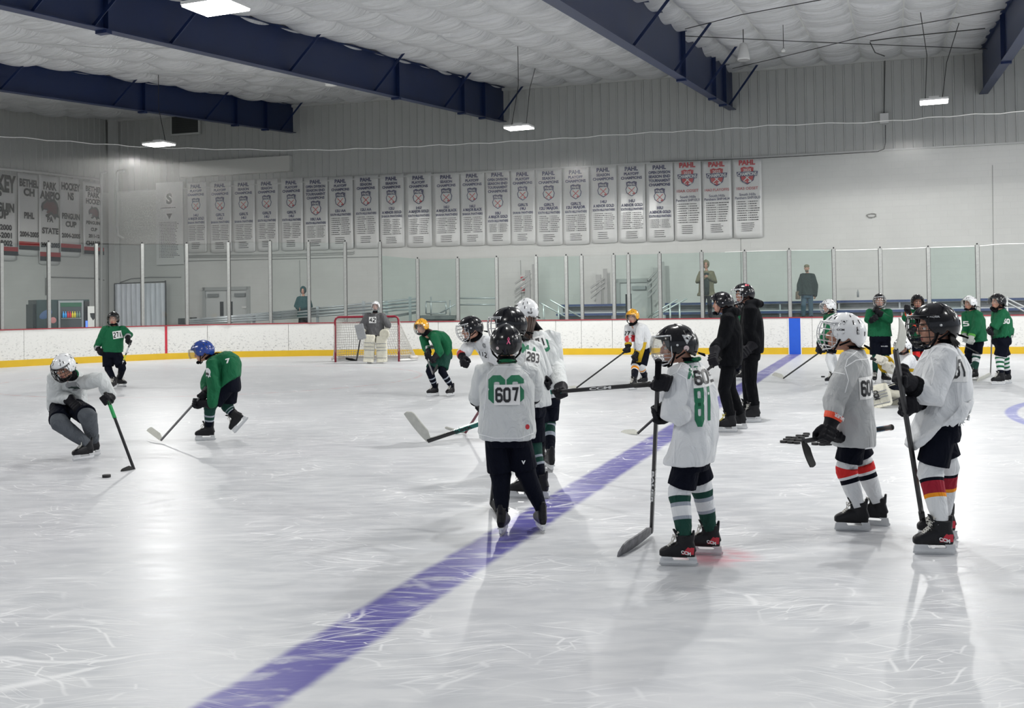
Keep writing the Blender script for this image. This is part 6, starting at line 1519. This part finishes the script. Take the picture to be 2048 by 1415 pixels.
decal_child(r, 'helmet', 1060, 625, 175, .05, .02, txtfn('52', .05), 'number_sticker', [M_blk], off=.003)
# F ---- number 12, cage, red glove
r = figure(dict(label='leaning person in white jersey with black helmet and red trimmed glove, left of number 607', k=.85, kh=1.0, neck=(954,676,-.05), head=(941,657,-.12), hyaw=262, hpitch=-12, tyaw=222, pyaw=235, pel=(1003,745,.15),
    mid=(983,706,0), el=(1000,735,.05), er=(929,705,-.12), hl=(985,775,-.2), hr=(934,727,-.25), kl=(1015,810,-.05), kr=(1000,812,-.05), drop=.03, footL=dict(px=1030, py=878, yaw=250), footR=dict(px=1003, py=880, yaw=240), jersey='white', pants='navy',
    socks=[(1,'navy')], helmet='black', cage='light', cuff=M_bred, seed=15, wr=.009))
decal_child(r, 'jersey', 966, 708, 208, .14, .09, bibfn('112'), 'race_number', [FB['white'], M_blk], roll=-12)
decal_child(r, 'jersey', 968, 691, 208, .06, .06, discfn, 'round_crest', [FB['steel']], off=.004)
# O ---- number 604
r = figure(dict(label='person in grey-white jersey numbered 604 with white caged helmet and orange cuffed gloves', k=.86, kh=1.0, neck=(1708,699,0), head=(1686,667,-.02), hyaw=285, hpitch=8, tyaw=292, pyaw=284, pel=(1705,862,0),
    mid=(1699,790,0), el=(1668,803,-.17), er=(1700,800,.16), hl=('st','O',.80), hr=('st','O',.62), kl=(1694,940,-.05), kr=(1729,930,.08), drop=.10, hemw=1.0, shw=1.02,
    footL=dict(px=1706, py=1061, yaw=280), footR=dict(px=1744, py=1050, yaw=292), jersey='grey', pants='navy', pantlen=.74, socks=[(.14,'white'),(.30,'red'),(.36,'white'),(.46,'navy'),(1,'white')],
    helmet='white', cage='light', cuff=mat('cuff_orange', (.80,.07,.02), .5), gtext='BAUER', seed=21, wr=.008, sleeve=1.05, lace=M_lace))
decal_child(r, 'jersey', 1737, 775, 165, .15, .145, bibfn('604'), 'race_number', BIBM, roll=3)
decal_child(r, 'helmet', 1688, 645, 205, .05, .045, trifn, 'triangle_sticker', [M_hwhite, M_hblack], tilt=30, off=.002, cell=.012)
decal_child(r, 'helmet', 1681, 659, 212, .05, .013, txtfn('CCM', .04), 'brand_lettering', [M_blk], off=.002, tilt=10, cell=.012)
decal_child(r, 'helmet', 1716, 664, 150, .02, .028, bibfn('9'), 'number_sticker', [M_blk, M_hwhite], off=.002, cell=.012)
for pl in ([(1714,702),(1695,718),(1690,735),(1697,760),(1690,785)],[(1650,748),(1668,744),(1690,748)],[(1692,733),(1712,720),(1745,716)]): seam(r, pl, .0032, mat('piping_white', (.85,.86,.87), .6))
seam(r, [(1661,895),(1700,901),(1748,894)], .006, mat('piping_white', (.85,.86,.87), .6))
# S ---- black helmet, inverted stick
r = figure(dict(label='tall person in white jersey and black helmet holding an upside-down stick, farthest right foreground', k=.92, kh=1.02, neck=(1884,688,0), head=(1869,652,-.02), hyaw=272, hpitch=-2, tyaw=285, pyaw=280, pel=(1876,845,0),
    mid=(1890,765,0), el=(1862,793,-.20), er=(1838,790,.10), hl=(1806,745,-.33,(.16,0,-1)), hr=(1808,810,-.22,(.16,0,-1)), kl=(1862,945,-.06), kr=(1895,930,.08), drop=-.02, hemtilt=2.4,
    footL=dict(px=1870, py=1108, yaw=276), footR=dict(px=1876, py=1079, yaw=276), jersey='white', pants='navy', pantlen=.80, socks=[(.28,'white'),(.33,'navy'),(.52,'maroon'),(.58,'orange'),(1,'white')],
    helmet='black', cage='dark', accent=M_redpaint, sktext='CCM', lockhair=True, seed=24, wr=.008, hemw=1.08, cuff=FB['black'], gtext='BAUER', sleeve=1.1))
decal_child(r, 'jersey', 1917, 737, 140, .09, .16, bibfn('51'), 'race_number', BIBM)
decal_child(r, 'helmet', 1867, 633, 200, .075, .012, txtfn('BAUER', .04), 'brand_lettering', [M_cageL], off=.003, tilt=10, cell=.012)
for pl in ([(1876,690),(1862,705),(1857,716)],[(1838,722),(1852,713),(1862,714),(1878,724),(1888,742)],[(1862,714),(1868,745),(1862,770)]): seam(r, pl, .0032, mat('piping_white', (.85,.86,.87), .6))
# A ---- white helmet, carrying the puck
r = figure(dict(label='person in light grey jersey, white helmet and grey socks bending over the puck', k=.88, kh=.95, neck=(142,752,-.12), head=(127,733,-.26), hyaw=187, hpitch=-32, tyaw=188, pyaw=192, pel=(132,806,.18),
    mid=(134,770,.08), el=(202,757,-.22), er=(108,793,.02), hl=('st','A',.07), hr=(160,820,-.12,(1,0,.2)), kl=(177,832,-.18), kr=(119,844,-.20), drop=.02, shw=1.08,
    footL=dict(px=180, py=912, yaw=218), footR=dict(px=167, py=919, yaw=218), jersey='offwhite', pants='navy', pantlen=.88, socks=[(1,'charcoal')], helmet='white', cage='dark', collar='green', seed=31, wr=.012, sockr=1.25, pantr=1.15))
decal_child(r, 'jersey', 150, 772, 188, .17, .12, catfn, 'cat_crest', [FB['steel'], mat('crest_dark', (.03,.05,.045), .6)])
# C ---- blue helmet
bf = D(484, 852, dC+.12)
r = figure(dict(label='person in green jersey with blue helmet striding left, one skate lifted behind', k=.88, kh=.95, neck=(424,714,0), head=(405,703,-.03), hyaw=262, hpitch=-16, tyaw=262, pyaw=265, pel=(459,765,0),
    mid=(456,722,0), el=(428,774,-.18), er=(412,768,.14), hl=('st','C',.36), hr=('st','C',.22), kl=(421,812,-.08), kr=(455,812,.12), drop=.0, hunch=.0,
    footL=dict(px=411, py=880, yaw=266), footR=dict(px=484, py=851, d=dC+.15, z=1, yaw=262, pitch=-48), jersey='green', pants='navy', pantlen=.80, socks=[(.50,'dgreen'),(.57,'sgrey'),(.70,'dgreen'),(.77,'sgrey'),(1,'navy')],
    helmet='blue', cage='half', seed=35, wr=.010, d0=dC+.05, pantr=1.08))
decal_child(r, 'jersey', 414, 744, 215, .13, .12, catfn, 'cat_crest', [FB['white'], M_blk])
decal_child(r, 'jersey', 454, 722, 150, .06, .05, txtfn('7', .05), 'jersey_number', [M_bib], off=.004, tilt=40)
# B ---- green 27
r = figure(dict(label='person in green jersey numbered 27 with black helmet standing by the boards at left', k=.92, kh=1.0, neck=(229,651,0), head=(226.5,637,-.03), hyaw=176, hpitch=-2, tyaw=168, pyaw=165, pel=(224,704,0),
    el=(259,671,-.05), er=(200,682,-.04), hl=(260,684,-.22,(-.5,0,-1)), hr=(206,706,-.10), kl=(244,735,-.08), kr=(217,737,-.06), drop=-.02, shw=1.05,
    footL=dict(px=243, py=773, yaw=112), footR=dict(px=226, py=777, yaw=190), jersey='green', pants='navy', pantlen=.85, socks=[(1,'navy')], helmet='black', cage='half', cuff=FB['steel'], seed=41, pantr=1.15))
decal_child(r, 'jersey', 235, 669, 172, .17, .15, bibfn('271'), 'race_number', BIBM, roll=8)
# E ---- green, yellow helmet, ponytail
r = figure(dict(label='bending person in green jersey with yellow helmet and brown ponytail right of the goal', k=.86, kh=.98, neck=(853,667,-.1), head=(843,653,-.18), hyaw=212, hpitch=-6, tyaw=222, pyaw=220, pel=(886,706,.12),
    mid=(880,680,.02), el=(880,706,-.22), er=(853,697,-.05), hl=(864,720,-.38,(.4,0,-1)), hr=(853,711,-.36,(.4,0,-1)), kl=(884,741,-.1), kr=(860,741,-.16), drop=.0,
    footL=dict(px=901, py=792, yaw=212), footR=dict(px=866, py=792, yaw=240), jersey='green', pants='dgreen', pantlen=.86, socks=[(.48,'navy'),(.54,'sgrey'),(.68,'navy'),(.74,'sgrey'),(1,'navy')], helmet='yellow', cage='bubble',
    hair=dict(tip=(878,670,-.05), n=70), seed=44, pantr=1.12))
decal_child(r, 'jersey', 861, 695, 215, .14, .12, trifn, 'crest', [M_bib, M_blk], roll=20)
# V ---- white, yellow helmet
r = figure(dict(label='person in white jersey with yellow helmet and gold striped pants by the far boards', k=.92, kh=1.0, neck=(1267,648,-.05), head=(1265,633,-.12), hyaw=212, hpitch=-8, tyaw=232, pyaw=235, pel=(1286,692,.1),
    mid=(1279,665,.08), el=(1278,685,-.15), er=(1256,675,.05), hl=(1269,717,-.22,(0,0,-1)), hr=('st','V',.06), kl=(1283,732,-.02), kr=(1271,734,-.06), drop=.0,
    footL=dict(px=1286, py=770, yaw=235), footR=dict(px=1266, py=779, yaw=222), jersey='white', pants='navy', pantlen=.92, socks=[(.28,'white'),(.40,'orange'),(.46,'white'),(1,'navy')], helmet='yellow', cage='half', cuff=FB['gold'], seed=47))
decal_child(r, 'jersey', 1258, 677, 225, .15, .13, discfn, 'red_crest', [M_redink]); decal_child(r, 'jersey', 1257, 666, 225, .13, .08, txtfn('271', .05), 'jersey_number', [M_blk], off=.008)
q = MB(); a = r['J']((1289,684,-.12)); c = r['J']((1277,724,-.16)); q.loft([sell(a, X, Y, .045, .03, 12), sell((a+c)/2, X, Y, .045, .045, 12), sell(c, X, Y, .045, .03, 12)]); o = q.build('gold_side_stripe', FB['gold'], r['pants'], True, base=r['B'])
# K, L ---- coaches
r = figure(dict(label='person in black jacket and black helmet without a cage, left of the pair', cat='coach', name='coach', k=.98, kh=.95, neck=(1456,624,0), head=(1443,607,0), hyaw=272, hpitch=0, tyaw=280, pyaw=275, pel=(1457,716,0),
    el=(1447,680,-.18), er=(1450,675,.18), hl=('st','K',.07), hr=(1440,725,.15), kl=(1448,778,-.08), kr=(1460,778,.10), drop=.08, footL=dict(px=1453, py=864, yaw=272), footR=dict(px=1473, py=857, yaw=282),
    jersey='black', pants='black', pantlen=1.5, helmet='black', cage=None, hood=True, lace=M_lacey, seed=51, jname='jacket', guard=False, wr=.006, bulk=.98, pantr=.92))
r['helmet'].scale = (1,1,1)
decal_child(r, 'jersey', 1430, 720, 215, .08, .03, txtfn('CCM', .03), 'cuff_lettering', [M_cageL]) if False else None
r = figure(dict(label='taller person in black hooded jacket and caged black helmet, right of the pair', cat='coach', name='coach', k=1.04, kh=.98, neck=(1499,607,0), head=(1487,588,0), hyaw=268, hpitch=0, tyaw=278, pyaw=275, pel=(1500,700,0),
    el=(1499,662,-.16), er=(1492,660,.2), hl=(1481,708,-.2), hr=(1480,706,.05), kl=(1501,764,-.06), kr=(1496,764,.12), drop=.03, footL=dict(px=1501, py=844, yaw=272), footR=dict(px=1489, py=838, yaw=268),
    jersey='black', pants='black', pantlen=1.5, helmet='black', cage='light', hood=True, seed=53, jname='jacket', guard=False, wr=.006, bulk=.95, pantr=.92))
decal_child(r, 'helmet', 1494, 570, 195, .05, .035, txtfn('87', .05), 'number_sticker', [mat('sticker_red2', (.75,.08,.12), .5)], off=.003, tilt=25)
# M ---- green, behind the coaches
r = figure(dict(label='person in green jersey mostly hidden between the two people in black', k=.86, kh=.95, neck=(1479,628,0), head=(1479,614,0), hyaw=260, tyaw=250, pel=(1479,690,0),
    el=(1489,655,0), er=(1470,655,0), hl=(1487,680,-.1), hr=(1471,680,-.1), kl=(1483,722,0), kr=(1475,722,0), footL=dict(px=1484, py=760, yaw=262), footR=dict(px=1472, py=756, yaw=262), jersey='green', pants='navy', socks=[(1,'navy')], helmet='black', cage='dark', seed=55))
# N ---- green, white helmet at the blue marking
r = figure(dict(label='person in green jersey and white helmet right of the blue board marking', k=.90, kh=.98, neck=(1662,626,0), head=(1657,613,-.02), hyaw=265, tyaw=262, pyaw=265, pel=(1663,682,0),
    mid=(1665,655,0), el=(1652,667,-.16), er=(1655,667,.15), hl=('st','N',.10), hr=('st','N',.03), kl=(1659,718,-.05), kr=(1666,718,.08), footL=dict(px=1663, py=768, yaw=265), footR=dict(px=1675, py=764, yaw=265),
    jersey='green', pants='navy', pantlen=.6, socks=[(1,'white')], helmet='white', cage='light', seed=57, drop=.02))
# P ---- green, chin on gloves
r = figure(dict(label='person in green jersey and black helmet resting chin on gloved hands', k=.92, kh=1.0, neck=(1758,617,0), head=(1759,602,-.05), hyaw=198, hpitch=6, tyaw=188, pyaw=185, pel=(1760,672,0),
    el=(1778,640,-.14), er=(1737,641,-.12), hl=(1752,617,-.28,(.1,0,-1)), hr=(1750,634,-.30,(.1,0,-1)), kl=(1770,712,-.03), kr=(1752,712,-.03), footL=dict(px=1772, py=766, yaw=160), footR=dict(px=1750, py=766, yaw=205),
    jersey='green', pants='navy', pantlen=.92, socks=[(1,'dgreen')], helmet='black', cage='light', seed=59, drop=.0, shw=1.08, pantr=1.15))
decal_child(r, 'pants', 1769, 692, 178, .12, .022, txtfn('BAUER', .03), 'pants_lettering', [M_cageL], off=.004)
# Q ---- green 37
r = figure(dict(label='person in green jersey numbered 37 holding a silver stick in front of the boards', k=.92, kh=1.0, neck=(1837,617,0), head=(1835,604,-.03), hyaw=195, tyaw=192, pyaw=190, pel=(1839,675,0),
    el=(1858,645,-.05), er=(1812,636,-.08), hl=(1822,662,-.30,(.1,0,-1)), hr=(1812,615,-.30,(.1,0,-1)), kl=(1848,715,-.03), kr=(1834,715,-.03), footL=dict(px=1850, py=769, yaw=170), footR=dict(px=1834, py=768, yaw=210),
    jersey='green', pants='navy', pantlen=.66, socks=[(.22,'red'),(1,'white')], helmet='black', cage='dark', cuff=mat('cuff_orange', (.80,.07,.02), .5), seed=61, drop=.0))
decal_child(r, 'jersey', 1829, 632, 195, .16, .11, bibfn('37'), 'race_number', BIBM)
# T ---- green, white helmet, right
r = figure(dict(label='person in green jersey with white helmet and green-white gloves, second from right edge', k=.93, kh=1.0, neck=(1944,620,0), head=(1939,606,-.03), hyaw=255, tyaw=248, pyaw=250, pel=(1950,680,0),
    mid=(1949,650,0), el=(1952,656,-.18), er=(1933,656,.05), hl=(1941,684,-.32,(.6,0,.2)), hr=(1934,680,-.1), kl=(1953,712,-.06), kr=(1938,712,.0), footL=dict(px=1946, py=760, yaw=258), footR=dict(px=1936, py=756, yaw=256),
    jersey='green', pants='navy', pantlen=.82, socks=[(.22,'white'),(.36,'dgreen'),(.56,'white'),(1,'dgreen')], socksR=[(.5,'navy'),(.57,'sgrey'),(.7,'dgreen'),(1,'navy')], helmet='white', cage='half', gbody=mat('glove_pale', (.42,.44,.42), .6), cuff=FB['lgreen'], seed=63, drop=.02, hemw=1.1, bulk=1.05))
decal_child(r, 'jersey', 1932, 647, 230, .14, .13, bibfn('5'), 'crest', [FB['green'], M_bib])
# U ---- green, rightmost
r = figure(dict(label='rightmost person in green jersey with black helmet and green striped socks', k=.95, kh=1.02, neck=(2001,617,0), head=(1995,603,-.03), hyaw=262, hpitch=4, tyaw=270, pyaw=268, pel=(2003,676,0),
    mid=(2003,650,0), el=(1988,655,-.16), er=(1990,655,.15), hl=(1981,664,-.22,(0,0,-1)), hr=(1987,613,.02,(0,.3,-1)), kl=(2000,716,-.05), kr=(2010,716,.08), footL=dict(px=1997, py=769, yaw=268), footR=dict(px=2010, py=766, yaw=268),
    jersey='green', pants='navy', pantlen=.88, socks=[(.16,'white'),(.24,'green'),(.36,'white'),(.46,'green'),(.58,'white'),(.68,'green'),(.80,'white'),(1,'navy')], helmet='black', cage='half', seed=67, drop=-.14, hemtilt=.4, pantr=1.12))
decal_child(r, 'jersey', 2012, 642, 160, .12, .09, txtfn('50', .05), 'jersey_number', [M_bib])
decal_child(r, 'pants', 2003, 662, 190, .13, .022, txtfn('BAUER', .03), 'pants_lettering', [M_cageL], off=.004)
# D ---- standing goalie
r = figure(dict(label='person in grey goalie jersey numbered 42 with cream pads standing before the goal', cat='goalie', name='hockey_goalie', k=1.0, kh=1.0, neck=(750,626,0), head=(751,612,-.03), hyaw=180, tyaw=180, pel=(749,668,0),
    el=(776,650,-.05), er=(725,650,-.05), hl=(768,664,-.18,(1,0,0)), hr=(721,669,-.15,(.2,0,-1)), kl=(762,695,-.05), kr=(738,695,-.05), footL=dict(px=765, py=725, yaw=165), footR=dict(px=739, py=726, yaw=195),
    jersey='dgrey', pants='navy', pantlen=.8, socks=[(1,'cream')], helmet='white', cage='light', gbody=mat('goalie_glove', (.50,.48,.42), .6), seed=71, drop=.03, shw=1.15, bulk=1.1, sleeve=1.15))
decal_child(r, 'jersey', 745, 639.5, 180, .20, .17, bibfn('42'), 'race_number', BIBM)
def goalie_pad(r, c0, c1, fwd, wd, name='leg_pad', text=None):
    """big shaped leg pad from upper end c0 to lower end c1, face towards fwd"""
    ax = (c1-c0).normalized(); f = (fwd-ax*fwd.dot(ax)).normalized(); sd = ax.cross(f); L_ = (c1-c0).length; q = MB()
    pr = [(0,.40,.05),(.05,.47,.07),(.30,.50,.085),(.42,.50,.075),(.50,.50,.085),(.80,.47,.075),(.92,.50,.06),(1.0,.46,.035)]
    q.loft([sell(c0+ax*(L_*t_)+f*(.05+(.09*max(0, t_-.85)/.15)), sd, f, a*wd, b_, 24, 4) for t_, a, b_ in pr]); me = bake(q, .011, 1, .5, wrinkle(.004, 10, 3)); me.materials.append(FB['cream']); me.transform(Matrix.Translation(-r['B']))
    o = bpy.data.objects.new(name, me); COL.objects.link(o); o.parent = r['root']
    q = MB()
    for t_ in (.30, .44, .56, .84): q.tube([c0+ax*(L_*t_)+f*.137-sd*wd*.46, c0+ax*(L_*t_)+f*.142, c0+ax*(L_*t_)+f*.137+sd*wd*.46], .008, 5)
    q.build('pad_seam', FB['steel'], o, True, base=r['B'])
    if text:
        q = MB(); put_text(q, text, c0+ax*(L_*.42)+f*.150+sd*wd*.12, ax, (f.cross(ax) if (f.cross(ax)).dot(sd) != 0 else sd), L_*.42, wd*.28, 0, .05); q.build('pad_lettering', M_blk, o, base=r['B'])
    return o
for (x0, x1, y0) in ((741, 738, 669), (763, 765, 671)):
    goalie_pad(r, r['J']((x0, y0, -.18)), r['J']((x1, 723.5, -.20)), -Y, .30)
q = MB(); c = r['J']((721,663,-.30)); q.box(c, .24, .05, .42, 0, (V((.97,0,.22)).normalized(), Y, V((-.22,0,.97)).normalized())); o = q.build('blocker_pad', FB['steel'], r['root'], base=r['B']); edge_bevel(o, .02)
q = MB(); c = r['J']((769,668,-.28)); q.loft([sell(c+Y*d_, X, Z, a, b_, 20, 2.2) for d_, a, b_ in ((.05,.10,.10),(.0,.14,.14),(-.04,.13,.14),(-.05,.11,.12),(.0,.08,.09))]); q.build('catching_glove', FB['cream'], r['root'], True, base=r['B'])
# R ---- kneeling goalie
kf = G(1800, 815)
r = figure(dict(label='kneeling person in white jersey with yellow trim behind the two right foreground players', cat='goalie', name='hockey_goalie', k=.86, kh=.92, neck=(1808,706,-.02), head=(1806,691,-.10), hyaw=240, hpitch=-5, tyaw=250, pyaw=250, pel=(1814,768,.05),
    el=(1800,742,-.22), er=(1790,742,.1), hl=('st','R',.9), hr=('st','R',.4), kl=(1775,786,-.25), kr=(1768,786,.18), footL=dict(px=1822, py=812, yaw=250), footR=dict(px=1826, py=802, yaw=250),
    jersey='white', pants='navy', pantlen=.9, socks=[(1,'cream')], helmet='white', cage='dark', seed=75, drop=-.02, gbody=mat('goalie_glove', (.50,.48,.42), .6), gk=1.1))
goalie_pad(r, r['J']((1757,768,-.38)), r['J']((1771,811,-.42)), V((-.6,-.8,0)), .27, text='CCM')
goalie_pad(r, r['J']((1776,772,-.05)), r['J']((1799,812,-.05)), V((-.5,-.85,0)), .27)
q = MB(); c = r['J']((1772,728,-.50)); q.loft([sell(c+V((.5*d_, d_, 0)), X, Z, a, b_, 20, 2.2) for d_, a, b_ in ((.05,.08,.08),(.0,.12,.12),(-.04,.11,.12),(.0,.07,.08))]); q.build('catching_glove', FB['gold'], r['root'], True, base=r['B'])
decal_child(r, 'jersey', 1822, 740, 190, .20, .05, discfn, 'yellow_trim', [FB['gold']])
q = MB(); 
# ---- spectators
def deckz(px): 
    t_ = (px-372)/(832-372); return .1+t_*(onb(832, 622, 1.3).z-.1)
def spect(**kw):
    return figure(dict(dict(name='person', cat='person', gloves=False, skates=False, guard=False, helmet=None, hood=False, pantlen=1.5, seed=81, wr=.006), **kw))
q1 = onb(606, 600, 1.9); z1 = deckz(606)
def ft(px, z, off, yaw): q = onb(px, 600, off); return dict(at=V((q.x, q.y, z)), yaw=yaw)
spect(label='person in hooded teal jacket standing on the ramp with hands joined', k=.90, kh=.92, d0=q1.y, basez=z1, neck=(607,592,0), head=(606,581,-.03), hyaw=178, tyaw=178, pel=(607,634,0), el=(622,612,-.02), er=(592,612,-.02),
      hl=(603,616,-.16,(0,0,1)), hr=(598,617,-.18,(0,0,1)), kl=(613,655,0), kr=(601,655,0), footL=ft(614, z1, 1.9, 170), footR=ft(599, z1, 1.9, 190), jersey='teal', pants='navy', hoodup=True, jname='jacket', bulk=1.15, drop=.0, pantr=1.0)
def seatfoot(px, yaw, off=2.3): 
    q = onb(px, 600, off); return dict(at=V((q.x, q.y, .96)), yaw=yaw)
q2 = onb(1412, 580, 2.3)
r = spect(label='person in open tan jacket and dark hood standing on the bleachers, hands at chest', k=.98, kh=.95, d0=q2.y, basez=.96, neck=(1413,541,0), head=(1412,529,-.03), hyaw=192, tyaw=186, pel=(1413,584,0), el=(1430,563,-.02), er=(1395,563,-.02),
      hl=(1417,554,-.20,(0,0,1)), hr=(1408,555,-.20,(0,0,1)), kl=(1419,606,0), kr=(1407,606,0), footL=seatfoot(1421, 175), footR=seatfoot(1405, 195), jersey='tan', pants='navy', hoodup=True, jname='jacket', bulk=1.18, drop=.12, seed=83, hemw=1.15, pantr=.9)
r['root'].children  # dark shirt front panel of the open coat
a = r['J']((1413,545,-.165)); c = r['J']((1413,590,-.22)); q = MB(); q.loft([sell(a, X, Y, .07, .03, 14), sell((a+c)/2-Y*.03, X, Y, .085, .04, 14), sell(c, X, Y, .09, .03, 14)]); q.build('shirt_front', FB['forest'], r['root'], True, base=r['B'])
q3 = onb(1614, 580, 2.3)
r = spect(label='bearded person in tan cap, dark pullover and jeans standing on the bleachers', k=1.0, kh=.95, d0=q3.y, basez=.96, neck=(1615,546,0), head=(1613.5,536,-.03), hyaw=196, tyaw=186, pel=(1614,588,0), el=(1631,570,0), er=(1599,570,0),
      hl=(1630,590,-.02,(0,0,1)), hr=(1598,589,-.08,(0,0,1)), kl=(1621,610,0), kr=(1607,610,0), footL=seatfoot(1623, 172), footR=seatfoot(1606, 192), jersey='forest', pants='jeans', jname='pullover', shw=.85, bulk=1.12, drop=.02, seed=85, pantr=.95)
H = r['H']; hx = tuple((H.to_3x3() @ V(a)).normalized() for a in ((1,0,0),(0,1,0),(0,0,1)))
q = MB(); q.ell(H @ V((0,-.01,.062)), .082, .104, .062, hx, 18, 10); q.loft([sell(H @ V((0,-.09,.045)), hx[0], hx[1], .05, .02, 12), sell(H @ V((0,-.125,.02)), hx[0], hx[1], .055, .05, 12), sell(H @ V((0,-.13,.012)), hx[0], hx[1], .055, .05, 12)]); q.build('cap', FB['tan'], r['root'], True, base=r['B'])
q = MB(); q.ell(H @ V((0,.045,-.085)), .056, .052, .045, hx); q.build('beard', FB['brown'], r['root'], True, base=r['B'])
q = MB(); c = r['J']((1596,590,-.10)); q.loft([sell(c+Z*z_, X, Y, a, .03, 12, 3) for z_, a in ((-.13,.05),(-.12,.08),(.1,.07),(.12,.04))]); o = q.build('cloth_bag', FB['brown'], None, True, base=c); o.location = c; tag(o, 'small brown cloth item held low by the bearded person in the cap', 'bag')
# ================================================================== GOAL
gl, gr = G(671, 724), G(798, 722.5); gx = (gr-gl).normalized(); gy = V((-gx.y, gx.x, 0)); gy = gy if gy.y > 0 else -gy; gw = (gr-gl).length; gh = D(671, 634, gl.y).z
goal = empty('hockey_goal', (gl+gr)/2, 'red pipe hockey goal with white netting in front of the far boards', 'goal'); B = goal.location
q = MB(); r_ = .030
q.tube([gl, gl+Z*(gh-.10), gl+Z*(gh-.03)+gx*.03, gl+Z*gh+gx*.10, gr+Z*gh-gx*.10, gr+Z*(gh-.03)-gx*.03, gr+Z*(gh-.10), gr], r_, 10); q.build('front_frame', mat('goal_red', (.26,.010,.03), .35, var=.1), goal, True, base=B)
tl, tr_ = gl+gy*.45+gx*.12+Z*(gh-.02), gr+gy*.45-gx*.12+Z*(gh-.02)
q = MB(); q.tube([gl+Z*gh+gx*.06, tl], .018, 8); q.tube([gr+Z*gh-gx*.06, tr_], .018, 8); q.tube([tl, tr_], .018, 8); q.tube([(tl+tr_)/2, (gl+gr)/2+gy*1.1+Z*.05], .018, 8); q.build('top_frame', mat('goal_inner_dark', (.05,.02,.02), .5), goal, True, base=B)
bs = smooth_line([gl+Z*.04, gl-gx*.16+gy*.35+Z*.04, gl-gx*.05+gy*.85+Z*.04, gl+gx*.45+gy*1.1+Z*.04, (gl+gr)/2+gy*1.05+Z*.04, gr-gx*.35+gy*1.1+Z*.04, gr+gx*.25+gy*.85+Z*.04, gr+gx*.42+gy*.45+Z*.04, gr+Z*.04], 5)
q = MB(); q.tube(bs, .030, 8); q.build('base_frame', M_white, goal, True, base=B)
q = MB(); q.tube([p+Z*.05-gy*.0 for p in bs[3:-3]], .055, 8, flat=.8); q.build('base_pad', mat('pad_white', (.60,.56,.52), .7, var=.2, vscale=5), goal, True, base=B)
q = MB()
n_ = len(bs); topline = []
for i in range(n_):
    t_ = i/(n_-1)
    if t_ < .22: topline.append(gl+Z*(gh-.0)+(tl-(gl+Z*gh))*(t_/.22))
    elif t_ > .78: topline.append(tr_+(gr+Z*gh-tr_)*((t_-.78)/.22))
    else: topline.append(tl+(tr_-tl)*((t_-.22)/.56))
def cpath(L_, t_): x = t_*(len(L_)-1); i = min(int(x), len(L_)-2); return L_[i]+(L_[i+1]-L_[i])*(x-i)
NU, NV = 62, 17
for i in range(NU+1):
    t_ = i/NU; a = cpath(topline, t_); c = cpath(bs, t_); m_ = (a+c)/2-gy*.10; q.tube([a, bez(a, m_, c, .33), bez(a, m_, c, .66), c], 0.0055, 4, cap=False)
for j in range(1, NV):
    v_ = j/NV; pts = []
    for i in range(0, 41):
        t_ = i/40; a = cpath(topline, t_); c = cpath(bs, t_); m_ = (a+c)/2-gy*.10; pts.append(bez(a, m_, c, v_))
    q.tube(pts, 0.0055, 4, cap=False)
for j in range(1, 7): q.tube([gl+Z*gh+(tl-gl-Z*gh)*(j/7), gr+Z*gh+(tr_-gr-Z*gh)*(j/7)], 0.0055, 4, cap=False)
for i in range(1, 24): q.tube([gl+Z*gh+gx*(gw*i/24), tl+(tr_-tl)*(i/24)], 0.0055, 4, cap=False)
o = q.build('netting', mat('net_cord', (.50,.49,.46), .8), goal, base=B); o['kind'] = 'stuff'
# ================================================================== PUCKS
M_puck = mat('rubber', (.010,.010,.011), .55, bump=.3, bscale=80)
def puck(p, label, group=None, tilt=None):
    q = MB(); n = 20; R0 = .0381; prof = [(R0*.95, 0), (R0, .002), (R0, .0234), (R0*.95, .0254)]
    q.loft([[V((r_*math.cos(2*math.pi*i/n), r_*math.sin(2*math.pi*i/n), z_)) for i in range(n)] for r_, z_ in prof]); o = q.build('puck', M_puck, None); o.location = p
    if tilt: o.rotation_euler = tilt
    for pl in o.data.polygons: pl.use_smooth = False
    return tag(o, label, 'puck', group)
p = puck(G(213, 954), 'black puck sliding ahead of the white-helmeted person at left', None, (0,0,0))
puck(G(1430, 831), 'lone black puck on the ice between number 605 and the left person in black')
puck(G(1646, 754), 'lone black puck on the ice just left of number 604')
PILE = [(1567,885,'leftmost puck of the front row'),(1581,886,'second puck of the front row'),(1594,887,'third puck of the front row, by the stick blade'),(1573,881,'left puck of the second row'),(1584,881.5,'middle puck of the second row'),(1597,882,'right puck of the second row'),
        (1578,877,'left puck of the third row'),(1590,877.5,'middle puck of the third row'),(1603,877,'right puck of the third row'),(1598,873.5,'left puck of the back row'),(1611,873,'middle puck of the back row'),(1613,869.5,'topmost puck at the far end')]
for x, y, lab in PILE: puck(G(x, y), lab+' in the pile by number 604', 'pile of pucks')
for x, y, lab in ((1630,889,'left'),(1645,890,'middle'),(1657,889.5,'right')): puck(G(x, y), lab+' of three pucks under the glove of number 604', 'pile of pucks')
bpy.data.scenes.remove(TMPS)
